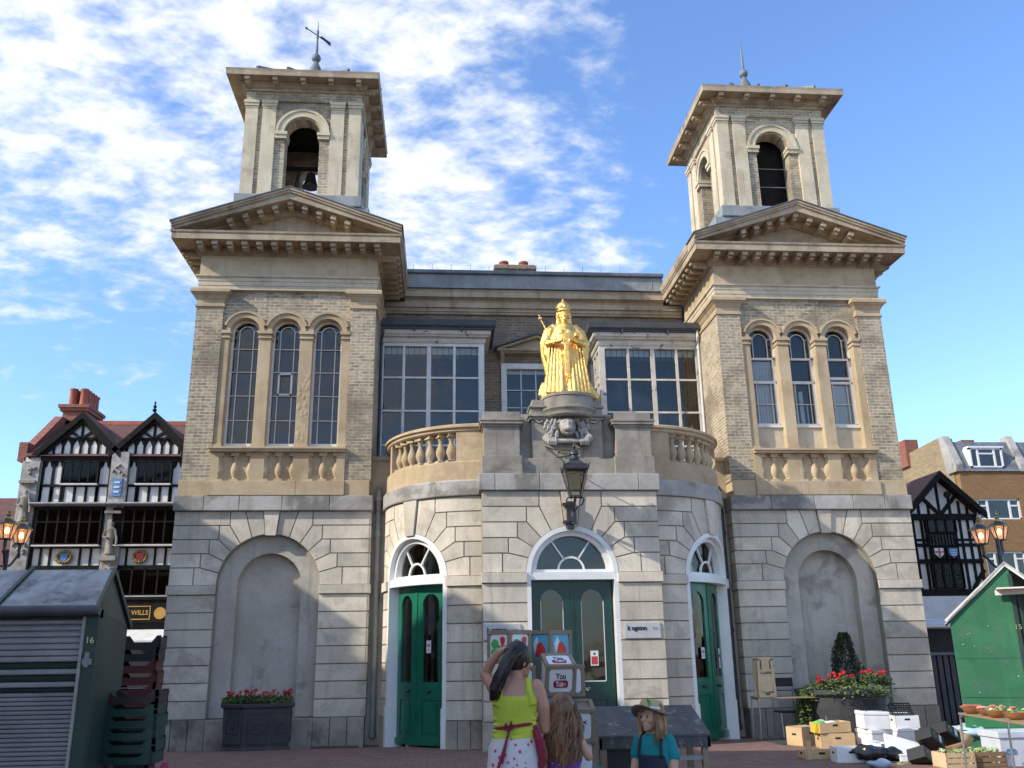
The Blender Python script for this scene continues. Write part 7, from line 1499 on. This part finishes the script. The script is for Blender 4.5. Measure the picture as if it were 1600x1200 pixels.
# ================================================================== PEOPLE
surf('skin', (0.46, 0.25, 0.17), (0.42, 0.22, 0.15), 0.55, sc=9, fine=60, fine_amt=.06, bmp=.05, kind='obj'); surf('skin_fair', (0.52, 0.30, 0.21), (0.48, 0.26, 0.18), 0.55, sc=9, fine=60, fine_amt=.06, bmp=.05, kind='obj')
def hairmat(name, c):
    mt, t, b = newmat(name); P = coords(t, 'obj'); n = noise(t, P, 30, 5, .6, .6, sc=(1, 1, .16)); n2 = noise(t, P, 6, 3)
    col = mixc(t, maprange(t, n, .35, .7), tuple(x * .45 for x in c), tuple(min(1, x * 1.5) for x in c)); t.links.new(mulc(t, col, math_(t, 'ADD', n2, .5)), b.inputs['Base Color']); b.inputs['Roughness'].default_value = .45; bump(t, b, n, .8, .01)
hairmat('hair_black', (0.02, 0.014, 0.012)); hairmat('hair_brown', (0.17, 0.085, 0.04)); hairmat('hair_blond', (0.30, 0.19, 0.09))
flat('shirt_lime', (0.46, 0.55, 0.05), .8, var=.04); flat('shirt_teal', (0.004, 0.22, 0.25), .8, var=.05); flat('apron_navy', (0.012, 0.022, 0.045), .8); flat('jeans', (0.06, 0.12, 0.22), .85, var=.15); flat('sash_red', (0.22, 0.012, 0.04), .8, var=.3); flat('shoe_dark', (0.03, 0.025, 0.02), .6); flat('straw', (0.46, 0.39, 0.20), .85, var=.15); flat('straw_shaded', (0.17, 0.13, 0.085), .85, var=.15)  # hat straw in two tones: crown coloured as lit, brim darkened as shaded
def printed(name, base, spot, sc, th, spot2=None):
    mt, t, b = newmat(name); P = coords(t, 'obj'); v = t.nodes.new('ShaderNodeTexVoronoi'); v.inputs['Scale'].default_value = sc; t.links.new(P, v.inputs['Vector'])
    col = mixc(t, maprange(t, v.outputs['Distance'], th, th * .8), base, spot)
    v2 = t.nodes.new('ShaderNodeTexVoronoi'); v2.inputs['Scale'].default_value = sc * 2.1; t.links.new(P, v2.inputs['Vector']); col = mixc(t, maprange(t, v2.outputs['Distance'], th * .55, th * .42), col, spot2 or spot)
    t.links.new(col, b.inputs['Base Color']); b.inputs['Roughness'].default_value = .85
printed('skirt_print', (0.56, 0.55, 0.57), (0.50, 0.07, 0.12), 22, .30, (0.30, 0.28, 0.36)); printed('dress_print', (0.13, 0.04, 0.26), (0.42, 0.36, 0.58), 40, .26)
def loft(m, rings, n=24):
    i0 = len(m.v); vs = []; fs = []
    for cx, cy, z, a, b in rings:
        for k in range(n):
            t = 2 * PI * k / n; c_, s_ = math.cos(t), math.sin(t); vs.append((cx + a * abs(c_) ** .85 * (1 if c_ > 0 else -1), cy + b * abs(s_) ** .85 * (1 if s_ > 0 else -1), z))
    for i in range(len(rings) - 1):
        for k in range(n): k2 = (k + 1) % n; fs.append((i * n + k, i * n + k2, (i + 1) * n + k2, (i + 1) * n + k))
    fs.append(tuple(range(n))[::-1]); L = (len(rings) - 1) * n; fs.append(tuple(range(L, L + n))); return m.add(vs, fs)
def limb(m, pts, rs, n=14):
    m.tube(pts, rs, n)
    for p, r in zip(pts, rs): m.ball(p, r * .99, 10)
def hand(m, w, d, nrm, s=1.0, curl=.5, side=1):
    w = Vector(w); d = Vector(d).normalized(); nrm = Vector(nrm); nrm = (nrm - d * nrm.dot(d)).normalized(); x = d.cross(nrm) * side
    limb(m, [w, w + d * .045 * s], [.025 * s, .028 * s], 10)
    m.tube([w + d * .02 * s - x * .02 * s, w + d * .085 * s - x * .022 * s], [.017 * s, .015 * s], 8); m.tube([w + d * .02 * s + x * .02 * s, w + d * .085 * s + x * .022 * s], [.017 * s, .015 * s], 8); m.tube([w + d * .02 * s, w + d * .088 * s], [.018 * s, .016 * s], 8)
    for k, L in enumerate((.070, .078, .073, .058)):
        b_ = w + d * .082 * s + x * (-.030 + .020 * k) * s; a1 = curl * (1 + .15 * k); e1 = b_ + (d * math.cos(a1) - nrm * math.sin(a1)) * L * .5 * s; e2 = e1 + (d * math.cos(2 * a1) - nrm * math.sin(2 * a1)) * L * .5 * s
        limb(m, [b_, e1, e2], [.0095 * s, .0088 * s, .0075 * s], 8)
    b_ = w + d * .03 * s - x * .028 * s; e1 = b_ + (d * .6 - x * .7 - nrm * .2).normalized() * .035 * s; limb(m, [b_, e1, e1 + (d * .9 - x * .2 - nrm * .3).normalized() * .03 * s], [.012 * s, .0105 * s, .009 * s], 8)
def head(m, c, yaw, s=1.0, pitch=0.0):
    c = Vector(c); k0 = len(m.v)
    m.ball((0, 0, 0), .092 * s, 14, sc=(.84, 1.0, 1.22)); m.ball((0, .045 * s, -.055 * s), .055 * s, 10, sc=(.95, .9, 1)); m.ball((0, .072 * s, -.092 * s), .022 * s, 8)
    m.tube([(0, .088 * s, .012 * s), (0, .108 * s, -.022 * s)], [.008 * s, .014 * s], 8); m.ball((0, .107 * s, -.026 * s), .0135 * s, 8)
    m.ball((0, .090 * s, -.055 * s), .014 * s, 8, sc=(1.7, .8, .5)); m.ball((0, .088 * s, -.066 * s), .013 * s, 8, sc=(1.5, .8, .55))
    for q in (1, -1): m.ball((q * .034 * s, .078 * s, .022 * s), .016 * s, 8, sc=(1.4, .7, .5)); m.ball((q * .078 * s, -.005 * s, -.012 * s), .022 * s, 8, sc=(.35, .7, 1.2)); m.ball((q * .045 * s, .06 * s, -.025 * s), .024 * s, 8)
    M_ = Matrix.Translation(c) @ Matrix.Rotation(yaw, 4, 'Z') @ Matrix.Rotation(pitch, 4, 'X')
    for i in range(k0, len(m.v)): m.v[i] = tuple(M_ @ Vector(m.v[i]))
    return M_
def locks(m, M_, c, n, R0, L, rnd, curl, r0=.014, spread=1.0, back=True, lo=-1.0):
    n = n * 3; r0 = r0 * .5
    for k in range(n):
        a = rnd.uniform(-.55, PI + .55) if back else rnd.uniform(0, 2 * PI)
        p = Vector(c) + Vector((R0 * math.cos(a), -R0 * .9 * math.sin(a), rnd.uniform(-.02, .06))); pts = []; ph = rnd.uniform(0, 6); l = L * rnd.uniform(.75, 1.05)
        for j in range(9):
            t = j / 8; out = spread * (.35 * math.sin(PI * min(1, t * 1.1))) * R0
            pts.append(M_ @ Vector((p.x + math.cos(a) * out + curl * math.sin(11 * t + ph), p.y - math.sin(a) * out + curl * math.cos(11 * t + ph), p.z - l * t)))
        m.tube(pts, [r0 * .8] + [r0] * 6 + [r0 * .7, r0 * .3], 6)
def place_m(m, T_): return m.xform(lambda p: T_ @ p)
def eyes(par, M_, T_, s):
    for q in (1, -1): MB().ball((q * .034 * s, .084 * s, .005 * s), .007 * s, 8).xform(lambda p: T_ @ (M_ @ p)).build('eye', 'ink', par, smooth=True)

# -- the woman in lime, seen from behind
loc = Vector((-1.835, 6.5, .1)); T_ = Matrix.Translation(loc) @ Matrix.Rotation(math.radians(-8), 4, 'Z')
wo = thing('person', 'dark-haired woman in a lime vest and floral skirt, seen from behind, hand on her head', 'person', loc)
B = MB()
loft(B, [(0, 0, .80, .150, .105), (0, -.01, .88, .165, .115), (0, 0, .98, .145, .10), (0, .005, 1.07, .128, .088), (0, 0, 1.18, .143, .10), (0, 0, 1.26, .155, .10), (0, -.0, 1.33, .13, .08), (0, .0, 1.37, .07, .055)])
limb(B, [(0, 0, 1.36), (.015, .02, 1.44)], [.052, .048])
HM = head(B, (.025, .035, 1.485), math.radians(-50), 1.0, -.12)
limb(B, [(-.145, 0, 1.315), (-.205, .05, 1.40), (-.165, .02, 1.475), (-.10, -.02, 1.55)], [.048, .043, .034, .025]); hand(B, (-.10, -.02, 1.55), (1, .15, .28), (0, 0, 1), .95, .45, 1)
limb(B, [(.15, 0, 1.315), (.195, 0, 1.18), (.205, .03, 1.04), (.235, .15, 1.02), (.26, .25, 1.03)], [.052, .047, .038, .034, .024]); hand(B, (.26, .25, 1.03), (.15, 1, .05), (0, 0, 1), .95, .5, -1)
for q in (1, -1): limb(B, [(q * .08, 0, .82), (q * .085, .01, .45), (q * .085, -.01, .08)], [.088, .055, .036]); limb(B, [(q * .085, -.03, .035), (q * .09, .12, .025)], [.033, .026])
remesh(place_m(B, T_), 'body', 'skin', wo, .0065, 3)
S = MB(); loft(S, [(0, 0, .90, .172, .122), (0, 0, .98, .155, .112), (0, .005, 1.05, .137, .098), (0, 0, 1.10, .143, .103), (0, 0, 1.18, .155, .111), (0, 0, 1.235, .162, .112), (0, .01, 1.275, .155, .100), (0, .01, 1.305, .140, .085)])
for q in (1, -1): S.tube([(q * .125, -.07, 1.20), (q * .10, -.075, 1.29), (q * .095, -.04, 1.36), (q * .095, .03, 1.35), (q * .11, .085, 1.24)], [.036, .026, .024, .024, .034], 8)
for k in range(5): S.tube([(-.15, -.05, .97 + k * .035), (0, -.118 + .004 * k, .955 + k * .037), (.15, -.05, .98 + k * .033)], .010, 6)
remesh(place_m(S, T_), 'vest', 'shirt_lime', wo, .0075, 2)
S = MB(); rings = []
n = 36; vs = []; fs = []
for i, (z, a, b) in enumerate(((.99, .158, .115), (.93, .182, .132), (.80, .195, .15), (.6, .215, .17), (.42, .235, .19))):
    for k in range(n): t = 2 * PI * k / n; f_ = 1 + .035 * math.sin(7 * t) * (i / 4); vs.append((a * f_ * math.cos(t), b * f_ * math.sin(t), z))
for i in range(4):
    for k in range(n): k2 = (k + 1) % n; fs.append((i * n + k, i * n + k2, (i + 1) * n + k2, (i + 1) * n + k))
S.add(vs, fs); place_m(S, T_).build('skirt', 'skirt_print', wo, smooth=2)
S = MB(); S.tube([(.138 * math.cos(a) * 1.03, .1 * math.sin(a) * 1.05, 1.06 + .02 * math.sin(a * 1 + 2)) for a in [2 * PI * k / 24 for k in range(25)]], .011, 6)
for (x1, z1) in ((-.075, 1.06), (.0, 1.07)): S.tube([(-.035, -.115, 1.05), ((x1 - .035) / 2, -.135, z1 + .025), (x1, -.13, z1 - .005), (-.035, -.12, 1.045)], .009, 6)
S.tube([(-.035, -.12, 1.045), (-.06, -.145, .95), (-.11, -.17, .80), (-.14, -.19, .74)], [.007, .009, .011, .013], 6); S.tube([(-.035, -.12, 1.045), (-.05, -.14, .98), (-.08, -.165, .84)], .007, 6); S.tube([(.13, -.04, 1.06), (.165, -.10, .98), (.185, -.10, .85), (.16, -.09, .74)], [.02, .032, .028, .012], 8)
place_m(S, T_).build('apron_ties', 'sash_red', wo, smooth=True)
H_ = MB(); H_.ball((0, -.012, .022), .100, 12, sc=(.9, 1.05, 1.16)); rn = random.Random(4)
H_.v = [tuple(HM @ Vector(v)) for v in H_.v]
H_.tube([(.0, -.05, 1.54), (-.04, -.085, 1.50), (-.075, -.115, 1.42), (-.115, -.12, 1.33), (-.135, -.115, 1.27)], [.046, .044, .040, .030, .010], 12)
for k in range(26): a = rn.uniform(-1, 1) * .045; H_.tube([(a, -.06 + rn.uniform(-.02, .02), 1.55), (-.04 + a, -.10, 1.49), (-.075 + a, -.145 + abs(a) * .5, 1.41), (-.12 + a * .7, -.14, 1.31), (-.14 + a * .4, -.125, 1.25 + rn.uniform(-.02, .02))], .0085, 5)
for k in range(150):
    a = rn.uniform(0, 2 * PI); q = rn.uniform(.85, 1.0); top = HM @ Vector((.088 * q * math.cos(a), -.02 + .095 * q * math.sin(a), .03 + rn.uniform(-.03, .07)))
    e_ = Vector((-.135 + rn.uniform(-.035, .03), -.12 + rn.uniform(-.03, .03), 1.27 + rn.uniform(-.05, .06))); b_ = Vector((-.03 + rn.uniform(-.04, .04), -.085 + rn.uniform(-.03, .02), 1.50)); c_ = Vector((-.08 + rn.uniform(-.05, .05), -.135 + rn.uniform(-.02, .03), 1.40))
    if (top - b_).length < .17: H_.tube([top, top.lerp(b_, .5) + Vector((0, -.012, .012)), b_, c_, e_], [.003, .0045, .005, .0045, .002], 4)
place_m(H_, T_).build('hair', 'hair_black', wo, smooth=2)

# -- the girl with curly hair
loc = Vector((-1.50, 6.55, .1)); T_ = Matrix.Translation(loc) @ Matrix.Rotation(math.radians(-6), 4, 'Z'); s = .86
gi = thing('person', 'young girl with long curly brown hair in a purple sundress, seen from behind', 'person', loc)
B = MB()
loft(B, [(0, 0, .62, .10, .075), (0, 0, .74, .098, .07), (0, 0, .86, .105, .072), (0, 0, .94, .115, .07), (0, 0, .985, .09, .055), (0, 0, 1.01, .05, .045)])
limb(B, [(0, 0, 1.0), (0, .01, 1.06)], [.038, .036]); HM = head(B, (0, .015, 1.125), math.radians(-25), .93, 0)
limb(B, [(.105, 0, .955), (.165, .03, .86), (.17, .04, .85), (.13, .10, .95), (.10, .12, 1.02)], [.036, .030, .030, .024, .019]); hand(B, (.10, .12, 1.02), (-.1, .2, 1), (0, -1, 0), .75, .4, 1)
limb(B, [(-.105, 0, .955), (-.14, .0, .80), (-.145, .05, .62)], [.036, .029, .019]); hand(B, (-.145, .05, .62), (0, .2, -1), (1, 0, 0), .75, .3, 1)
for q in (1, -1): limb(B, [(q * .055, 0, .62), (q * .06, .01, .34), (q * .06, -.01, .07)], [.062, .042, .028]); limb(B, [(q * .06, -.02, .03), (q * .065, .09, .022)], [.026, .02])
remesh(place_m(B, T_), 'body', 'skin_fair', gi, .0065, 3)
S = MB(); vs = []; fs = []
for i, (z, a, b) in enumerate(((.90, .118, .083), (.84, .116, .082), (.76, .113, .082), (.66, .135, .10), (.5, .17, .135), (.38, .19, .155))):
    for k in range(n): t = 2 * PI * k / n; f_ = 1 + .045 * math.sin(9 * t) * (i / 5); vs.append((a * f_ * math.cos(t), b * f_ * math.sin(t), z))
for i in range(5):
    for k in range(n): k2 = (k + 1) % n; fs.append((i * n + k, i * n + k2, (i + 1) * n + k2, (i + 1) * n + k))
S.add(vs, fs)
for q in (1, -1): S.tube([(q * .07, -.07, .89), (q * .075, -.045, .99), (q * .075, .03, .98), (q * .07, .07, .89)], .006, 6)
place_m(S, T_).build('sundress', 'dress_print', gi, smooth=2)
H_ = MB(); H_.ball((0, -.012, .03), .102, 12, sc=(.95, 1.05, 1.12)); H_.v = [tuple(HM @ Vector(v)) for v in H_.v]
M2 = Matrix.Translation((0, .01, 1.14)); locks(H_, M2, (0, 0, 0), 90, .088, .40, random.Random(9), .014, .013, 1.1); locks(H_, M2, (0, 0, .03), 50, .055, .42, random.Random(10), .012, .014, 2.4)
H_.ball((0, -.035, 1.0), .085, 10, sc=(1.15, .6, 1.6)); place_m(H_, T_).build('hair', 'hair_brown', gi, smooth=2)

# -- the seated stallholder in a straw hat
loc = Vector((-.755, 7.05, .145)); T_ = Matrix.Translation(loc) @ Matrix.Rotation(math.radians(145), 4, 'Z') @ Matrix.Diagonal((.93, .93, .955, 1))
se = thing('person', 'seated woman in straw hat, teal shirt and navy apron, arms in her lap', 'person', loc)
B = MB()
loft(B, [(0, -.02, .47, .16, .12), (0, -.01, .56, .150, .115), (0, .0, .66, .128, .095), (0, .0, .78, .128, .09), (0, .0, .87, .133, .085), (0, 0, .925, .10, .07), (0, 0, .96, .06, .05)])
limb(B, [(0, 0, .95), (0, .02, 1.02)], [.047, .044]); HM = head(B, (0, .035, 1.07), math.radians(-22), .92, .04)
limb(B, [(.128, 0, .905), (.160, .0, .78), (.165, .05, .66), (.08, .20, .615), (-.02, .27, .60)], [.042, .038, .034, .029, .022]); hand(B, (-.02, .27, .60), (-1, .25, 0), (0, 0, 1), .95, .5, -1)
limb(B, [(-.128, 0, .905), (-.160, .0, .78), (-.165, .06, .66), (-.15, .17, .60), (-.12, .27, .585)], [.042, .038, .034, .029, .022]); hand(B, (-.12, .27, .585), (.5, .8, 0), (0, 0, 1), .95, .6, 1)
remesh(place_m(B, T_), 'body', 'skin_fair', se, .0065, 3); eyes(se, HM, T_, .92)
S = MB(); loft(S, [(0, -.01, .55, .158, .122), (0, .0, .66, .137, .104), (0, .0, .78, .137, .099), (0, .0, .87, .141, .094), (0, 0, .93, .108, .077), (0, 0, .95, .08, .062)])
for q in (1, -1): limb(S, [(q * .122, 0, .905), (q * .160, .0, .79)], [.050, .050])
remesh(place_m(S, T_), 'shirt', 'shirt_teal', se, .0075, 2)
S = MB(); loft(S, [(0, .02, .50, .165, .135), (0, .02, .60, .155, .115), (0, .022, .70, .13, .105), (0, .03, .80, .115, .10)])
for q in (1, -1): S.tube([(q * .10, .11, .79), (q * .09, .09, .88), (q * .085, .03, .955), (q * .09, -.06, .93)], .014, 8)
remesh(place_m(S, T_), 'apron', 'apron_navy', se, .0085, 2)
S = MB()
for q in (1, -1): limb(S, [(q * .09, 0, .50), (q * .12, .42, .50), (q * .12, .40, .12)], [.092, .065, .048])
S.ball((0, 0, .50), .13, 12, sc=(1.3, 1, .8)); remesh(place_m(S, T_), 'jeans', 'jeans', se, .009, 2)
for q in (1, -1): S = MB(); limb(S, [(q * .12, .38, .045), (q * .13, .53, .035)], [.045, .036]); place_m(S, T_).build('shoe', 'shoe_dark', se, smooth=True)
H_ = MB(); H_.ball((0, -.025, .012), .092, 12, sc=(.93, .95, 1.08)); H_.v = [tuple(HM @ Vector(v)) for v in H_.v]
locks(H_, Matrix.Translation((0, .03, 1.11)) @ Matrix.Rotation(math.radians(-12), 4, 'Z'), (0, -.01, 0), 80, .086, .27, random.Random(12), .006, .012, .9)
for q in (1, -1): H_.tube([HM @ Vector((q * .075, .02, .05)), HM @ Vector((q * .09, .03, -.04)), HM @ Vector((q * .095, .035, -.12)), HM @ Vector((q * .08, .05, -.20))], [.02, .022, .02, .008], 8)
place_m(H_, T_).build('hair', 'hair_blond', se, smooth=2)
ht = thing('straw_hat', 'pale straw hat with a green sprig worn by the seated woman', 'hat', tuple(T_ @ Vector((0, .03, 1.15))))
HT = T_ @ HM @ Matrix.Translation((0, -.008, .047)) @ Matrix.Rotation(.16, 4, 'X') @ Matrix.Rotation(.12, 4, 'Y')
m = MB(); n = 32; rg = [(.098, -.01), (.12, -.012), (.150, -.016), (.162, -.010), (.150, -.009), (.12, -.004), (.098, 0), (.096, .02), (.09, .050), (.080, .068), (.05, .066), (.01, .058)]
vs = []; fs = []
for r_, z in rg:
    for k in range(n): t = 2 * PI * k / n; dz = .028 * math.cos(2 * t) * max(0, (r_ - .1) / .06) * (1 if z < .01 else 0); vs.append((r_ * .95 * math.cos(t), r_ * 1.08 * math.sin(t), z - dz + .0))
for i in range(len(rg) - 1):
    for k in range(n): k2 = (k + 1) % n; fs.append((i * n + k, i * n + k2, (i + 1) * n + k2, (i + 1) * n + k))
m.add(vs, fs).xform(lambda p: HT @ p).build('hat_body', 'straw_shaded', ht, smooth=2)
MB().lathe([(.097, .016), (.093, .05), (.083, .070), (.05, .0685), (.01, .061)], 0, 0, .002, 24, sx=.96, sy=1.09).xform(lambda p: HT @ p).build('hat_crown', 'straw', ht, smooth=True)
MB().lathe([(.099, 0), (.1, .003), (.099, .016), (.096, .018)], 0, 0, .0, 24, sx=.96, sy=1.09).xform(lambda p: HT @ p).build('hat_band', 'paper_white', ht, smooth=True)
m = MB(); rn = random.Random(6)
for k in range(16): a = rn.uniform(0, 6.28); c_ = Vector((-.045, .088, .035)); d = Vector((math.cos(a), .35, math.sin(a))) * .045; u = Vector((-math.sin(a), 0, math.cos(a))) * .012; m.add([c_, c_ + d * .5 + u, c_ + d, c_ + d * .5 - u], [(0, 1, 2, 3)])
m.xform(lambda p: HT @ p).build('green_sprig', 'map_green', ht, fixn=False)
t = thing('stool', 'dark stool under the seated woman', 'stool', (-.75, 7.1, .1))
MB().box(-.95, -.56, 6.93, 7.27, .50, .55).build('seat', 'bench_black', t, bev=.01)
for x in (-.93, -.61):
    for y in (6.95, 7.22): MB().box(x, x + .03, y, y + .03, .1, .50).build('leg', 'bench_black', t)
# ================================================================== lone pieces of one kind become objects of their own
def split_clusters(o, gap=0.03):
    me = o.data; bm = bmesh.new(); bm.from_mesh(me); bm.verts.ensure_lookup_table(); seen = set(); isl = []
    for v in bm.verts:
        if v.index in seen: continue
        st_ = [v]; seen.add(v.index); cur = []
        while st_:
            w = st_.pop(); cur.append(w.index)
            for e in w.link_edges:
                x = e.other_vert(w)
                if x.index not in seen: seen.add(x.index); st_.append(x)
        co = [bm.verts[i].co for i in cur]
        isl.append([set(cur), Vector((min(c.x for c in co), min(c.y for c in co), min(c.z for c in co))), Vector((max(c.x for c in co), max(c.y for c in co), max(c.z for c in co)))])
    bm.free(); ch = True
    while ch:
        ch = False
        for i in range(len(isl)):
            for j in range(i + 1, len(isl)):
                A, B = isl[i], isl[j]
                if all(A[1][k] - gap <= B[2][k] and B[1][k] - gap <= A[2][k] for k in range(3)):
                    A[0] |= B[0]; A[1] = Vector(map(min, A[1], B[1])); A[2] = Vector(map(max, A[2], B[2])); isl.pop(j); ch = True; break
            if ch: break
    if len(isl) < 2: return
    for s_ in isl[1:]:
        c = o.copy(); c.data = me.copy(); COL.objects.link(c)
        b_ = bmesh.new(); b_.from_mesh(c.data); b_.verts.ensure_lookup_table(); bmesh.ops.delete(b_, geom=[v for v in b_.verts if v.index not in s_[0]], context='VERTS'); b_.to_mesh(c.data); b_.free()
    b_ = bmesh.new(); b_.from_mesh(me); b_.verts.ensure_lookup_table(); bmesh.ops.delete(b_, geom=[v for v in b_.verts if v.index not in isl[0][0]], context='VERTS'); b_.to_mesh(me); b_.free()
for o in list(COL.objects):
    if o.type == 'MESH' and o.name.split('.')[0] in ('plinth', 'impost_band', 'pier_capital', 'plaster_relief', 'brick_pier', 'arcade_pilaster', 'base_course', 'sill_course', 'plaster_strip', 'panel_joint', 'slat', 'heraldic_fish', 'side_panel', 'corner_post', 'belfry_pilaster', 'tie_rod', 'padlock', 'lead_stage', 'parapet', 'counter', 'bell_rope', 'cardboard_flap', 'gas_mantle', 'curtain', 'centre_architrave', 'roof_trim', 'gutter', 'bird_spike', 'bracket', 'door_surround') or o.name.startswith('plaster_relief'):
        if len(o.data.vertices) < 6000: split_clusters(o)
